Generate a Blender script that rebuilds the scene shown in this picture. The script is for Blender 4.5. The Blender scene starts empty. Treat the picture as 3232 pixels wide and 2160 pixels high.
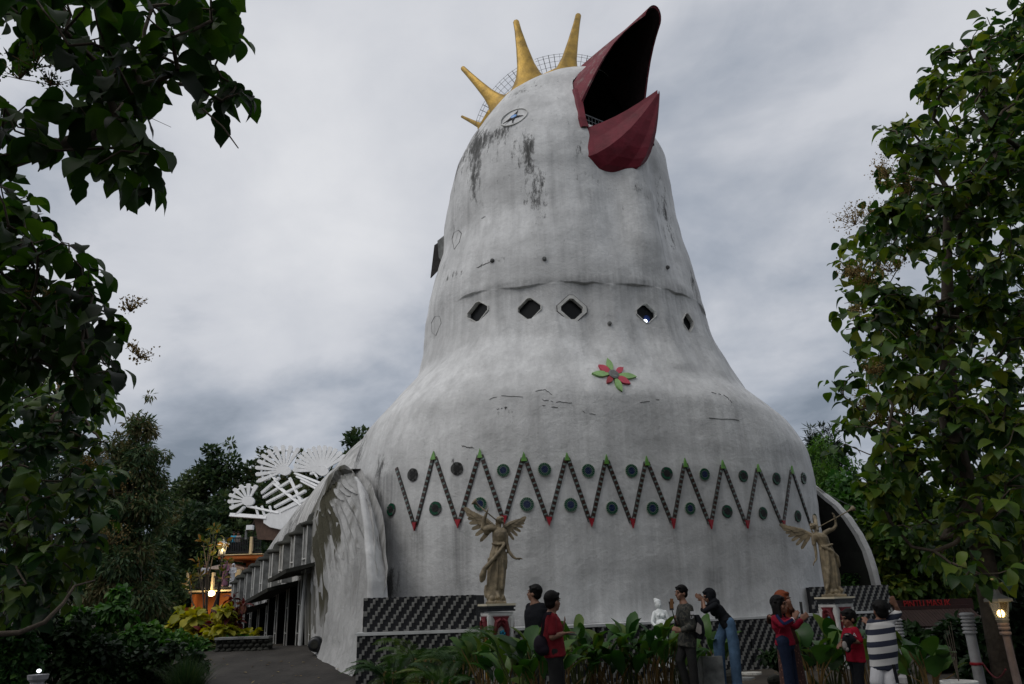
import bpy, bmesh, math, random
import numpy as np
from mathutils import Vector, Matrix, noise, Quaternion
from mathutils.bvhtree import BVHTree

random.seed(7)
rng = np.random.default_rng(7)
SC = bpy.context.scene
COL = SC.collection
PI = math.pi

# ------------------------------------------------------------------ camera
F = 2450.0                      # focal length in photo pixels (photo 3232 x 2160)
TH = math.radians(18.4)
RO = math.radians(1.8)
EYE = Vector((0, 0, 1.6))
_fw = Vector((0, math.cos(TH), math.sin(TH)))
_up0 = Vector((0, -math.sin(TH), math.cos(TH)))
_rt0 = Vector((1, 0, 0))
RT = math.cos(RO) * _rt0 - math.sin(RO) * _up0
UP = math.cos(RO) * _up0 + math.sin(RO) * _rt0
camd = bpy.data.cameras.new("camera")
cam = bpy.data.objects.new("camera", camd)
COL.objects.link(cam)
M = Matrix((RT, UP, -_fw)).transposed().to_4x4()
M.translation = EYE
cam.matrix_world = M
camd.sensor_width = 36.0
camd.lens = F / 3232.0 * 36.0
camd.clip_start = 0.1
camd.clip_end = 3000
SC.camera = cam

# ------------------------------------------------------------------ sky, sun, exposure
SUN_AZ, SUN_EL = math.radians(-125), math.radians(50)     # azimuth from +Y towards +X
sundir = Vector((math.sin(SUN_AZ) * math.cos(SUN_EL), math.cos(SUN_AZ) * math.cos(SUN_EL), math.sin(SUN_EL)))
W = bpy.data.worlds.new("World")
SC.world = W
W.use_nodes = True
nt = W.node_tree
nt.nodes.clear()


def nd(nt, t, **kw):
    n = nt.nodes.new(t)
    for k, v in kw.items():
        if k in n.inputs:
            n.inputs[k].default_value = v
        else:
            setattr(n, k, v)
    return n


def mth(nt, op, a, b=None, clamp=False):
    n = nt.nodes.new('ShaderNodeMath')
    n.operation = op
    n.use_clamp = clamp
    for i, x in enumerate((a, b)):
        if x is None:
            continue
        if isinstance(x, (int, float)):
            n.inputs[i].default_value = x
        else:
            nt.links.new(x, n.inputs[i])
    return n.outputs[0]


def vmul(nt, a, v):
    n = nt.nodes.new('ShaderNodeVectorMath')
    n.operation = 'MULTIPLY'
    nt.links.new(a, n.inputs[0])
    n.inputs[1].default_value = v
    return n.outputs[0]


def ramp(nt, fac, stops, interp='LINEAR'):
    n = nt.nodes.new('ShaderNodeValToRGB')
    n.color_ramp.interpolation = interp
    el = n.color_ramp.elements
    while len(el) < len(stops):
        el.new(0.5)
    for e, (p, c) in zip(el, stops):
        e.position = p
        e.color = (c[0], c[1], c[2], 1) if not isinstance(c, (int, float)) else (c, c, c, 1)
    nt.links.new(fac, n.inputs[0])
    return n.outputs[0]


def mixc(nt, fac, a, b, mode='MIX'):
    n = nt.nodes.new('ShaderNodeMix')
    n.data_type = 'RGBA'
    n.blend_type = mode
    for s, x in ((n.inputs[0], fac), (n.inputs[6], a), (n.inputs[7], b)):
        if isinstance(x, (int, float)):
            s.default_value = x
        elif isinstance(x, (tuple, list)):
            s.default_value = (x[0], x[1], x[2], 1)
        else:
            nt.links.new(x, s)
    return n.outputs[2]


tc = nd(nt, 'ShaderNodeTexCoord')
sky = nd(nt, 'ShaderNodeTexSky')
sky.sky_type = 'NISHITA'
sky.sun_disc = False
sky.sun_elevation = SUN_EL
sky.sun_rotation = SUN_AZ
sky.air_density = 1.0
sky.dust_density = 3.0
sep = nd(nt, 'ShaderNodeSeparateXYZ')
nt.links.new(tc.outputs['Generated'], sep.inputs[0])
zz = mth(nt, 'ADD', mth(nt, 'MAXIMUM', sep.outputs[2], 0.0), 0.30)
cx = mth(nt, 'DIVIDE', sep.outputs[0], zz)
cy = mth(nt, 'DIVIDE', sep.outputs[1], zz)
cmb = nd(nt, 'ShaderNodeCombineXYZ')
nt.links.new(cx, cmb.inputs[0])
nt.links.new(cy, cmb.inputs[1])
cmb.inputs[2].default_value = 3.7
n1 = nd(nt, 'ShaderNodeTexNoise', Scale=0.95, Detail=7.0, Roughness=0.52, Distortion=0.25)
nt.links.new(cmb.outputs[0], n1.inputs['Vector'])
n2 = nd(nt, 'ShaderNodeTexNoise', Scale=2.9, Detail=8.0, Roughness=0.6, Distortion=0.35)
nt.links.new(cmb.outputs[0], n2.inputs['Vector'])
dt = nd(nt, 'ShaderNodeVectorMath')
dt.operation = 'DOT_PRODUCT'
nt.links.new(tc.outputs['Generated'], dt.inputs[0])
dt.inputs[1].default_value = sundir
glow = mth(nt, 'POWER', mth(nt, 'MAXIMUM', dt.outputs['Value'], 0.0), 3.0)
dens = mth(nt, 'ADD', mth(nt, 'MULTIPLY', n1.outputs[0], 0.95), mth(nt, 'MULTIPLY', mth(nt, 'SUBTRACT', n2.outputs[0], -.1), 0.20))
cl = mth(nt, 'ADD', mth(nt, 'SUBTRACT', mth(nt, 'MULTIPLY', dens, 1.55), 0.44), mth(nt, 'MULTIPLY', glow, 0.30))
cl = mth(nt, 'ADD', cl, mth(nt, 'MULTIPLY', mth(nt, 'MAXIMUM', sep.outputs[2], 0.0), 0.22))
ccol = ramp(nt, cl, [(0.40, (2.3, 2.7, 3.3)), (0.53, (4.1, 4.5, 5.2)), (0.67, (6.6, 6.8, 7.3)), (0.90, (8.3, 8.4, 8.7))])
skc = mixc(nt, 0.93, sky.outputs[0], ccol)
bg = nd(nt, 'ShaderNodeBackground', Strength=0.1)
nt.links.new(skc, bg.inputs[0])
wo = nd(nt, 'ShaderNodeOutputWorld')
nt.links.new(bg.outputs[0], wo.inputs[0])

sl = bpy.data.lights.new("sun", 'SUN')
sl.energy = 0.8
sl.angle = math.radians(32)
sl.color = (1.0, 0.96, 0.9)
so = bpy.data.objects.new("sun", sl)
COL.objects.link(so)
so.rotation_euler = (-sundir).to_track_quat('-Z', 'Y').to_euler()

SC.view_settings.view_transform = 'Standard'
SC.view_settings.look = 'None'
SC.view_settings.gamma = 1.0
SC.view_settings.use_curve_mapping = False
SC.view_settings.exposure = -0.1
SC.render.engine = 'CYCLES'
SC.cycles.use_denoising = True
try:
    SC.cycles.denoiser = 'OPENIMAGEDENOISE'
except Exception:
    pass
SC.cycles.max_bounces = 6
SC.cycles.diffuse_bounces = 3
SC.cycles.transparent_max_bounces = 8


# ------------------------------------------------------------------ pixel <-> world helpers
def ray(u, v):
    return _fw + RT * ((u - 1616) / F) - UP * ((v - 1080) / F)


def at(u, v, Y):
    d = ray(u, v)
    return EYE + d * (Y / d.y)


def atz(u, v, z=0.0):
    d = ray(u, v)
    return EYE + d * ((z - 1.6) / d.z)


def px(p):
    d = Vector(p) - EYE
    k = d.dot(_fw)
    return 1616 + F * d.dot(RT) / k, 1080 - F * d.dot(UP) / k


# ------------------------------------------------------------------ mesh builder
class MB:
    def __init__(s):
        s.v = []
        s.f = []
        s.m = []

    def add(s, vs, fs, mi=0):
        o = len(s.v)
        s.v += [tuple(v) for v in vs]
        for f in fs:
            s.f.append(tuple(i + o for i in f))
            s.m.append(mi)
        return s

    def box(s, c, sx, sy, sz, mat=None, mi=0, taper=1.0):
        """box of full size, centred at c; mat = 3x3 orientation; taper = scale of top"""
        c = Vector(c)
        vs = []
        for z, k in ((-.5, 1.0), (.5, taper)):
            for x, y in ((-.5, -.5), (.5, -.5), (.5, .5), (-.5, .5)):
                p = Vector((x * sx * k, y * sy * k, z * sz))
                if mat:
                    p = mat @ p
                vs.append(c + p)
        s.add(vs, [(3, 2, 1, 0), (4, 5, 6, 7), (0, 1, 5, 4), (1, 2, 6, 5), (2, 3, 7, 6), (3, 0, 4, 7)], mi)
        return s

    def bar(s, a, b, w, h, up=(0, 0, 1), mi=0, taper=1.0):
        a = Vector(a)
        b = Vector(b)
        d = b - a
        L = d.length
        d.normalize()
        up = Vector(up)
        x = d.cross(up)
        if x.length < 1e-4:
            x = d.cross(Vector((1, 0, 0)))
        x.normalize()
        y = x.cross(d)
        m = Matrix((x, -y, d)).transposed()
        if m.determinant() < 0:
            m = Matrix((x, y, d)).transposed()
        return s.box((a + b) / 2, w, h, L, m, mi, taper)

    def tube(s, pts, rad, n=8, mi=0, cap=True):
        pts = [Vector(p) for p in pts]
        if not isinstance(rad, (list, tuple)):
            rad = [rad] * len(pts)
        o = len(s.v)
        prev = None
        for i, p in enumerate(pts):
            t = (pts[min(i + 1, len(pts) - 1)] - pts[max(i - 1, 0)])
            if t.length < 1e-9:
                t = Vector((0, 0, 1))
            t.normalize()
            if prev is None:
                x = t.cross(Vector((0, 0, 1)))
                if x.length < 1e-3:
                    x = t.cross(Vector((1, 0, 0)))
            else:
                x = prev - t * prev.dot(t)
                if x.length < 1e-6:
                    x = t.orthogonal()
            x.normalize()
            prev = x
            y = t.cross(x)
            for k in range(n):
                a = 2 * PI * k / n
                s.v.append(tuple(p + (x * math.cos(a) + y * math.sin(a)) * rad[i]))
        for i in range(len(pts) - 1):
            for k in range(n):
                k2 = (k + 1) % n
                s.f.append((o + i * n + k, o + i * n + k2, o + (i + 1) * n + k2, o + (i + 1) * n + k))
                s.m.append(mi)
        if cap:
            s.f.append(tuple(o + k for k in range(n))[::-1])
            s.m.append(mi)
            e = o + (len(pts) - 1) * n
            s.f.append(tuple(e + k for k in range(n)))
            s.m.append(mi)
        return s

    def lathe(s, prof, n=20, c=(0, 0, 0), mat=None, mi=0, sx=1.0, sy=1.0, phase=0.0):
        """prof = [(r, z)...] closed with caps"""
        c = Vector(c)
        o = len(s.v)
        for r, z in prof:
            for k in range(n):
                a = 2 * PI * k / n + phase
                p = Vector((r * math.cos(a) * sx, r * math.sin(a) * sy, z))
                if mat:
                    p = mat @ p
                s.v.append(tuple(c + p))
        m = len(prof)
        for i in range(m - 1):
            for k in range(n):
                k2 = (k + 1) % n
                s.f.append((o + i * n + k, o + i * n + k2, o + (i + 1) * n + k2, o + (i + 1) * n + k))
                s.m.append(mi)
        s.f.append(tuple(o + k for k in range(n))[::-1])
        s.m.append(mi)
        s.f.append(tuple(o + (m - 1) * n + k for k in range(n)))
        s.m.append(mi)
        return s

    def ell(s, c, r, mat=None, n=14, mi=0):
        prof = []
        k = n // 2 + 1
        for i in range(k + 1):
            a = -PI / 2 + PI * i / k
            prof.append((max(math.cos(a), 0.02), math.sin(a)))
        c = Vector(c)
        mm = Matrix.Diagonal(Vector(r))
        if mat:
            mm = mat @ mm
        return s.lathe(prof, n, c, mm, mi)

    def cap(s, a, ra, b, rb, n=12, mi=0):
        """round cone"""
        a = Vector(a)
        b = Vector(b)
        d = b - a
        L = d.length
        if L < 1e-6:
            return s.ell(a, (ra, ra, ra), None, n, mi)
        q = Vector((0, 0, 1)).rotation_difference(d).to_matrix()
        prof = []
        for i in range(5):
            t = -PI / 2 + PI / 2 * i / 4
            prof.append((max(ra * math.cos(t), ra * .03), ra * math.sin(t)))
        for i in range(5):
            t = PI / 2 * i / 4
            prof.append((max(rb * math.cos(t), rb * .03), L + rb * math.sin(t)))
        return s.lathe(prof, n, a, q, mi)

    def prism(s, pts, nrm, th, mi=0):
        """polygon pts (3D, planar) extruded by th along nrm"""
        nrm = Vector(nrm).normalized() * th
        n = len(pts)
        vs = [Vector(p) for p in pts] + [Vector(p) + nrm for p in pts]
        fs = [tuple(range(n))[::-1], tuple(range(n, 2 * n))]
        for i in range(n):
            j = (i + 1) % n
            fs.append((i, j, n + j, n + i))
        return s.add(vs, fs, mi)

    def grid(s, rows, mi=0, closed=False):
        o = len(s.v)
        n = len(rows[0])
        for r in rows:
            s.v += [tuple(p) for p in r]
        for i in range(len(rows) - 1):
            for k in range(n if closed else n - 1):
                k2 = (k + 1) % n
                s.f.append((o + i * n + k, o + i * n + k2, o + (i + 1) * n + k2, o + (i + 1) * n + k))
                s.m.append(mi)
        return s

    def mesh(s, name, mats, off=None, smooth=False, recalc=True):
        me = bpy.data.meshes.new(name)
        vs = s.v
        if off is not None:
            vs = [(a - off[0], b - off[1], c - off[2]) for a, b, c in vs]
        me.from_pydata(vs, [], s.f)
        for m in (mats if isinstance(mats, (list, tuple)) else [mats]):
            me.materials.append(m)
        if len(me.materials) > 1:
            me.polygons.foreach_set('material_index', s.m)
        if recalc:
            bm = bmesh.new()
            bm.from_mesh(me)
            bmesh.ops.recalc_face_normals(bm, faces=bm.faces)
            bm.to_mesh(me)
            bm.free()
        if smooth:
            me.polygons.foreach_set('use_smooth', [True] * len(me.polygons))
        me.update()
        return me

    def build(s, name, mats, parent=None, smooth=False, recalc=True, **tags):
        """vertices are in world coordinates; the object sits at its root's base"""
        off = wloc(parent) if parent else None
        if parent is None and s.v:
            a = np.array(s.v)
            mn, mx = a.min(0), a.max(0)
            off = Vector(((mn[0] + mx[0]) / 2, (mn[1] + mx[1]) / 2, mn[2]))
        o = bpy.data.objects.new(name, s.mesh(name, mats, off, smooth, recalc))
        COL.objects.link(o)
        if parent:
            o.parent = parent
        else:
            o.location = off
        for k, v in tags.items():
            o[k] = v
        return o


def wloc(o):
    v = Vector((0, 0, 0))
    while o:
        v += o.location
        o = o.parent
    return v


def thing(name, label, cat, loc=(0, 0, 0), group=None):
    o = bpy.data.objects.new(name, None)
    o.empty_display_size = 0.1
    COL.objects.link(o)
    o.location = loc
    o['label'] = label
    o['category'] = cat
    if group:
        o['group'] = group
    return o


def tag(o, label, cat, group=None):
    o['label'] = label
    o['category'] = cat
    if group:
        o['group'] = group
    return o


def inst(name, me, loc, rot=None, parent=None, scale=None):
    """object from shared mesh data at a WORLD location"""
    o = bpy.data.objects.new(name, me)
    COL.objects.link(o)
    loc = Vector(loc)
    if parent:
        o.parent = parent
        loc = loc - wloc(parent)
    m = (rot.to_4x4() if rot is not None else Matrix.Identity(4))
    if scale is not None:
        sc = scale if isinstance(scale, (tuple, list, Vector)) else (scale,) * 3
        m = m @ Matrix.Diagonal(Vector((sc[0], sc[1], sc[2], 1)))
    m.translation = loc
    o.matrix_basis = m
    return o


PENDING = []


def remesh_obj(mb, name, mats, parent, voxel=0.012, smooth=6, fac=0.5, **tags):
    """union all closed shapes of mb into one continuous skin (applied later, in one batch)"""
    o = mb.build(name, mats, parent, smooth=True, recalc=False, **tags)
    r = o.modifiers.new('r', 'REMESH')
    r.mode = 'VOXEL'
    r.voxel_size = voxel
    r.use_smooth_shade = True
    if smooth:
        sm = o.modifiers.new('s', 'SMOOTH')
        sm.iterations = smooth
        sm.factor = fac
    PENDING.append(o)
    return o


def flush():
    dg = bpy.context.evaluated_depsgraph_get()
    dg.update()
    new = []
    for o in PENDING:
        e = o.evaluated_get(dg)
        new.append((o, bpy.data.meshes.new_from_object(e)))
    for o, me in new:
        old = o.data
        mats = [m for m in old.materials]
        o.modifiers.clear()
        o.data = me
        me.name = o.name
        me.materials.clear()
        for m in mats:
            me.materials.append(m)
        if len(me.polygons):
            me.polygons.foreach_set('use_smooth', [True] * len(me.polygons))
        bpy.data.meshes.remove(old)
    PENDING.clear()


# ------------------------------------------------------------------ materials
def new_mat(name):
    m = bpy.data.materials.new(name)
    m.use_nodes = True
    nt = m.node_tree
    b = nt.nodes['Principled BSDF']
    return m, nt, b


def simple(name, col, rough=0.7, var=0.25, scale=6.0, bump=0.15, bscale=40.0, metal=0.0, spec=0.3, coord='Object', bdist=0.01):
    m, nt, b = new_mat(name)
    tc = nd(nt, 'ShaderNodeTexCoord')
    n = nd(nt, 'ShaderNodeTexNoise', Scale=scale, Detail=6.0, Roughness=0.6)
    nt.links.new(tc.outputs[coord], n.inputs['Vector'])
    lo = tuple(c * (1 - var) for c in col)
    hi = tuple(min(c * (1 + var), 1) for c in col)
    c = ramp(nt, n.outputs[0], [(0.3, lo), (0.7, hi)])
    nt.links.new(c, b.inputs['Base Color'])
    b.inputs['Roughness'].default_value = rough
    b.inputs['Metallic'].default_value = metal
    b.inputs['Specular IOR Level'].default_value = spec
    if bump:
        n2 = nd(nt, 'ShaderNodeTexNoise', Scale=bscale, Detail=4.0)
        nt.links.new(tc.outputs[coord], n2.inputs['Vector'])
        bp = nd(nt, 'ShaderNodeBump', Strength=bump, Distance=bdist)
        nt.links.new(n2.outputs[0], bp.inputs['Height'])
        nt.links.new(bp.outputs[0], b.inputs['Normal'])
    return m


def emis(name, col, strength):
    m, nt, b = new_mat(name)
    b.inputs['Base Color'].default_value = (*col, 1)
    b.inputs['Emission Color'].default_value = (*col, 1)
    b.inputs['Emission Strength'].default_value = strength
    return m


def plaster(name, base, mould=1.0, streak=1.0, moss=0.0):
    """weathered white cement: 'grime' vertex attribute places the stains, noise breaks them up"""
    m, nt, b = new_mat(name)
    tc = nd(nt, 'ShaderNodeTexCoord')
    obj = tc.outputs['Object']
    # broad patchy tone
    n0 = nd(nt, 'ShaderNodeTexNoise', Scale=0.55, Detail=5.0, Roughness=0.6)
    nt.links.new(obj, n0.inputs['Vector'])
    dark = tuple(c * 0.74 for c in base)
    c = ramp(nt, n0.outputs[0], [(0.36, tuple(x * 0.74 for x in base)), (0.5, tuple(x * .90 for x in base)), (0.62, base)])
    # vertical rain streaks
    n1 = nd(nt, 'ShaderNodeTexNoise', Scale=1.0, Detail=6.0, Roughness=0.65)
    nt.links.new(vmul(nt, obj, (2.6, 2.6, 0.16)), n1.inputs['Vector'])
    s1 = ramp(nt, n1.outputs[0], [(0.44, 0.0), (0.72, 1.0)])
    c = mixc(nt, mth(nt, 'MULTIPLY', s1, 0.55 * streak), c, tuple(x * .50 for x in base))
    # trowel patches
    n4 = nd(nt, 'ShaderNodeTexNoise', Scale=2.3, Detail=8.0, Roughness=0.7, Distortion=0.6)
    nt.links.new(obj, n4.inputs['Vector'])
    s4 = ramp(nt, n4.outputs[0], [(0.46, 0.0), (0.54, 1.0)])
    c = mixc(nt, mth(nt, 'MULTIPLY', s4, 0.15), c, tuple(x * .62 for x in base))
    # small black specks, everywhere sparse
    n5 = nd(nt, 'ShaderNodeTexNoise', Scale=9.0, Detail=6.0, Roughness=0.7)
    nt.links.new(vmul(nt, obj, (1, 1, 0.7)), n5.inputs['Vector'])
    s5 = ramp(nt, n5.outputs[0], [(0.66, 0.0), (0.74, 1.0)])
    c = mixc(nt, mth(nt, 'MULTIPLY', s5, 0.5 * mould), c, (0.10, 0.105, 0.10))
    # grime from attribute
    at_ = nd(nt, 'ShaderNodeAttribute', attribute_name='grime')
    n2 = nd(nt, 'ShaderNodeTexNoise', Scale=3.6, Detail=12.0, Roughness=0.80, Distortion=0.2)
    nt.links.new(vmul(nt, obj, (1.8, 1.8, 0.55)), n2.inputs['Vector'])
    g = mth(nt, 'SUBTRACT', mth(nt, 'ADD', mth(nt, 'MULTIPLY', n2.outputs[0], 3.6), at_.outputs['Fac']), 2.42)
    g = ramp(nt, g, [(0.0, 0.0), (0.12, 0.45), (0.34, 0.9), (0.7, 1.0)])
    c = mixc(nt, mth(nt, 'MULTIPLY', g, 0.93 * mould), c, (0.028, 0.028, 0.026))
    # soft stain attribute (drips)
    at2 = nd(nt, 'ShaderNodeAttribute', attribute_name='drip')
    n6 = nd(nt, 'ShaderNodeTexNoise', Scale=1.0, Detail=5.0, Roughness=0.6)
    nt.links.new(vmul(nt, obj, (7.5, 7.5, 0.22)), n6.inputs['Vector'])
    s6 = ramp(nt, n6.outputs[0], [(0.40, 0.0), (0.66, 1.0)])
    c = mixc(nt, mth(nt, 'MULTIPLY', s6, 0.20 * streak), c, tuple(x * .45 for x in base))
    c = mixc(nt, mth(nt, 'MULTIPLY', at2.outputs['Fac'], mth(nt, 'ADD', mth(nt, 'MULTIPLY', s6, 0.75), 0.30)), c, tuple(x * .30 for x in base))
    if moss:
        at3 = nd(nt, 'ShaderNodeAttribute', attribute_name='moss')
        mg = mth(nt, 'SUBTRACT', mth(nt, 'ADD', n1.outputs[0], at3.outputs['Fac']), 0.62)
        mg = ramp(nt, mg, [(0.0, 0.0), (0.3, 1.0)])
        c = mixc(nt, mth(nt, 'MULTIPLY', mg, 0.93), c, (0.040, 0.036, 0.015))
    nt.links.new(c, b.inputs['Base Color'])
    b.inputs['Roughness'].default_value = 0.85
    b.inputs['Specular IOR Level'].default_value = 0.2
    n3 = nd(nt, 'ShaderNodeTexNoise', Scale=5.0, Detail=10.0, Roughness=0.68)
    nt.links.new(obj, n3.inputs['Vector'])
    bp = nd(nt, 'ShaderNodeBump', Strength=0.65, Distance=0.05)
    nt.links.new(n3.outputs[0], bp.inputs['Height'])
    nt.links.new(bp.outputs[0], b.inputs['Normal'])
    return m


def leafmat(name, cols, trans=0.35, rough=0.5, spec=0.25):
    """cols: ramp over the per-leaf 'tint' attribute (or the object's random)"""
    m, nt, b = new_mat(name)
    at_ = nd(nt, 'ShaderNodeAttribute', attribute_name='tint')
    oi = nd(nt, 'ShaderNodeObjectInfo')
    tcn = nd(nt, 'ShaderNodeTexCoord')
    n = nd(nt, 'ShaderNodeTexNoise', Scale=2.0, Detail=4.0)
    nt.links.new(tcn.outputs['Object'], n.inputs['Vector'])
    t = mth(nt, 'ADD', at_.outputs['Fac'], mth(nt, 'MULTIPLY', mth(nt, 'SUBTRACT', oi.outputs['Random'], 0.5), 0.35))
    t = mth(nt, 'ADD', t, mth(nt, 'MULTIPLY', mth(nt, 'SUBTRACT', n.outputs[0], 0.5), 0.5))
    k = len(cols) - 1
    c = ramp(nt, t, [(0.12 + 0.76 * i / k, cc) for i, cc in enumerate(cols)])
    nt.links.new(c, b.inputs['Base Color'])
    b.inputs['Roughness'].default_value = rough
    b.inputs['Specular IOR Level'].default_value = spec
    tr = nd(nt, 'ShaderNodeBsdfTranslucent')
    hs = nd(nt, 'ShaderNodeHueSaturation', Saturation=1.15, Value=1.5)
    nt.links.new(c, hs.inputs['Color'])
    nt.links.new(hs.outputs[0], tr.inputs[0])
    mx = nd(nt, 'ShaderNodeMixShader')
    mx.inputs[0].default_value = trans
    nt.links.new(b.outputs[0], mx.inputs[1])
    nt.links.new(tr.outputs[0], mx.inputs[2])
    out = [x for x in nt.nodes if x.type == 'OUTPUT_MATERIAL'][0]
    nt.links.new(mx.outputs[0], out.inputs[0])
    return m


WHITE = (0.74, 0.745, 0.745)
MT = dict(
    plaster=plaster('weathered_plaster', WHITE),
    wing=plaster('wing_plaster', (0.52, 0.52, 0.515), 1.0, 1.1, 1.0),
    roof=plaster('roof_plaster', (0.66, 0.66, 0.65), 1.35, 2.0),
    fan=simple('fan_white_paint', (0.85, 0.86, 0.87), .6, .08, 3, .1, 30),
    gold=simple('gold_paint', (0.32, 0.20, 0.035), .42, .45, 2.5, .5, 14, .55, .5, bdist=.02),
    beak=simple('maroon_beak_paint', (0.15, 0.014, 0.026), .55, .35, 2.2, .3, 12, bdist=.02),
    beakin=simple('black_beak_lining', (0.022, 0.012, 0.013), .8, .4, 2, .2, 12),
    mouth=simple('mouth_shade_cement', (0.02, 0.022, 0.022), .9, .4, 1.5, 0),  # unlit inside of the cut openings, its shade put into the colour
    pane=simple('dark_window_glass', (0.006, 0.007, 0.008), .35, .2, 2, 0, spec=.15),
    frame=simple('window_rim_cement', (0.55, 0.55, 0.53), .8, .2, 8, .2, 40),
    wire=simple('thin_grey_wire', (0.16, 0.165, 0.17), .5, .2, 3, 0, metal=.6),
    rust=simple('rusty_dark_sheet', (0.03, 0.027, 0.026), .7, .6, 4, .3, 20),
    crack=simple('crack_shadow', (0.09, 0.09, 0.088), .9, .3, 9, 0),
    grout=simple('dark_grout', (0.07, 0.072, 0.07), .9, .4, 20, .2, 60),
    tbrown=simple('brown_mosaic_tile', (0.045, 0.018, 0.013), .3, .5, 5, .1, 30, spec=.5),
    tgrey=simple('grey_green_mosaic_tile', (0.17, 0.22, 0.21), .3, .3, 5, .1, 30, spec=.5),
    tgreen=simple('bright_green_mosaic_tile', (0.11, 0.27, 0.05), .35, .2, 8, .1, 30, spec=.5),
    tred=simple('red_mosaic_tile', (0.30, 0.010, 0.02), .35, .2, 8, .1, 30, spec=.5),
    tpink=simple('red_petal_tile', (0.50, 0.035, 0.07), .35, .2, 5, .1, 30, spec=.5),
    tleaf=simple('green_petal_tile', (0.24, 0.43, 0.14), .35, .2, 5, .1, 30, spec=.5),
    dgreen=simple('dark_green_glass_tile', (0.012, 0.085, 0.045), .2, .5, 14, .1, 30, spec=.5),
    dblue=simple('dark_blue_glass_tile', (0.016, 0.026, 0.085), .2, .5, 14, .1, 30, spec=.5),
    dgrout=simple('pale_grout', (0.42, 0.44, 0.38), .9, .3, 20, .2, 60),
    dark=simple('tarnished_black_tile', (0.02, 0.02, 0.02), .5, .6, 14, .3, 30),
    brickl=simple('pale_grey_block', (0.21, 0.21, 0.20), .8, .3, 3.1, .3, 60),
    brickd=simple('black_block', (0.018, 0.019, 0.022), .75, .5, 3.1, .3, 60),
    ledge=simple('white_ledge_paint', (0.52, 0.53, 0.53), .8, .12, 4, .15, 40),
    hollow=simple('shade_black_cement', (0.010, 0.011, 0.009), .95, .5, 3, .3, 18),  # shade inside the right wing, put into the colour
    concrete=simple('weathered_grey_cement', (0.20, 0.205, 0.20), .88, .55, 3.5, .4, 18, bdist=.02),
    darkconc=simple('mossy_dark_cement', (0.032, 0.033, 0.028), .9, .5, 3, .4, 18, bdist=.02),
    orange=simple('orange_wall_paint', (0.42, 0.13, 0.035), .8, .25, 1.5, .1, 20),
    cream=simple('cream_wall_paint', (0.72, 0.56, 0.33), .8, .15, 2, .1, 20),
    iron=simple('black_iron', (0.02, 0.02, 0.022), .5, .3, 8, 0, metal=.4),
    stone=simple('statue_stone', (0.205, 0.165, 0.105), .62, .55, 7, .5, 45, spec=.4, bdist=.006),
    statuew=simple('white_statue_paint', (0.74, 0.77, 0.77), .5, .12, 5, .15, 40, spec=.4),
    pedw=simple('pedestal_white_paint', (0.62, 0.62, 0.60), .75, .2, 4, .2, 30),
    boll=simple('grey_white_bollard_paint', (0.34, 0.34, 0.35), .75, .25, 4, .2, 30),
    pedc=simple('pedestal_cream_slab', (0.55, 0.50, 0.38), .7, .2, 4, .2, 30),
    black=simple('black_gloss_band', (0.012, 0.014, 0.016), .35, .3, 5, .1, 30, spec=.5),
    maroon=simple('maroon_carving_paint', (0.13, 0.018, 0.024), .6, .35, 9, .4, 40),
    goldorn=simple('gold_ornament_paint', (0.42, 0.24, 0.04), .45, .4, 9, .3, 40, .3),
    blueorn=simple('blue_ornament_paint', (0.02, 0.20, 0.33), .6, .3, 9, .2, 40),
    ground=simple('dark_wet_soil_ground', (0.045, 0.038, 0.030), .95, .5, .9, .6, 9, bdist=.05),
    ramp=simple('dark_concrete_ramp', (0.040, 0.036, 0.032), .85, .45, 1.3, .5, 10, bdist=.03),
    pebble=simple('white_pebble', (0.50, 0.49, 0.45), .7, .4, 30, .1, 40),
    bark=simple('grey_brown_bark', (0.085, 0.068, 0.052), .95, .4, 5, .6, 16, bdist=.03),
    stem=simple('plant_stem_green', (0.06, 0.075, 0.02), .7, .4, 6, 0),
    stem_o=simple('plant_stem_ochre', (0.13, 0.08, 0.025), .7, .4, 6, 0),
    skin=simple('brown_skin', (0.17, 0.080, 0.050), .55, .12, 9, .1, 60, spec=.35),
    skin2=simple('light_brown_skin', (0.22, 0.115, 0.075), .55, .12, 9, .1, 60, spec=.35),
    hair=simple('black_hair', (0.006, 0.0055, 0.0055), .6, .3, 20, .6, 60, spec=.12),
    eyew=simple('dark_eye', (0.012, 0.01, 0.01), .3, 0, 5, 0),
    sandal=simple('black_footwear', (0.02, 0.02, 0.02), .6, .2, 9, 0),
    shoew=simple('white_sneaker', (0.58, 0.57, 0.55), .6, .15, 9, .1, 40),
)


def cloth(name, col, var=.22, bump=.6):
    return simple(name, col, .9, var, 5, bump, 9, spec=.1, bdist=.03)


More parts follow.
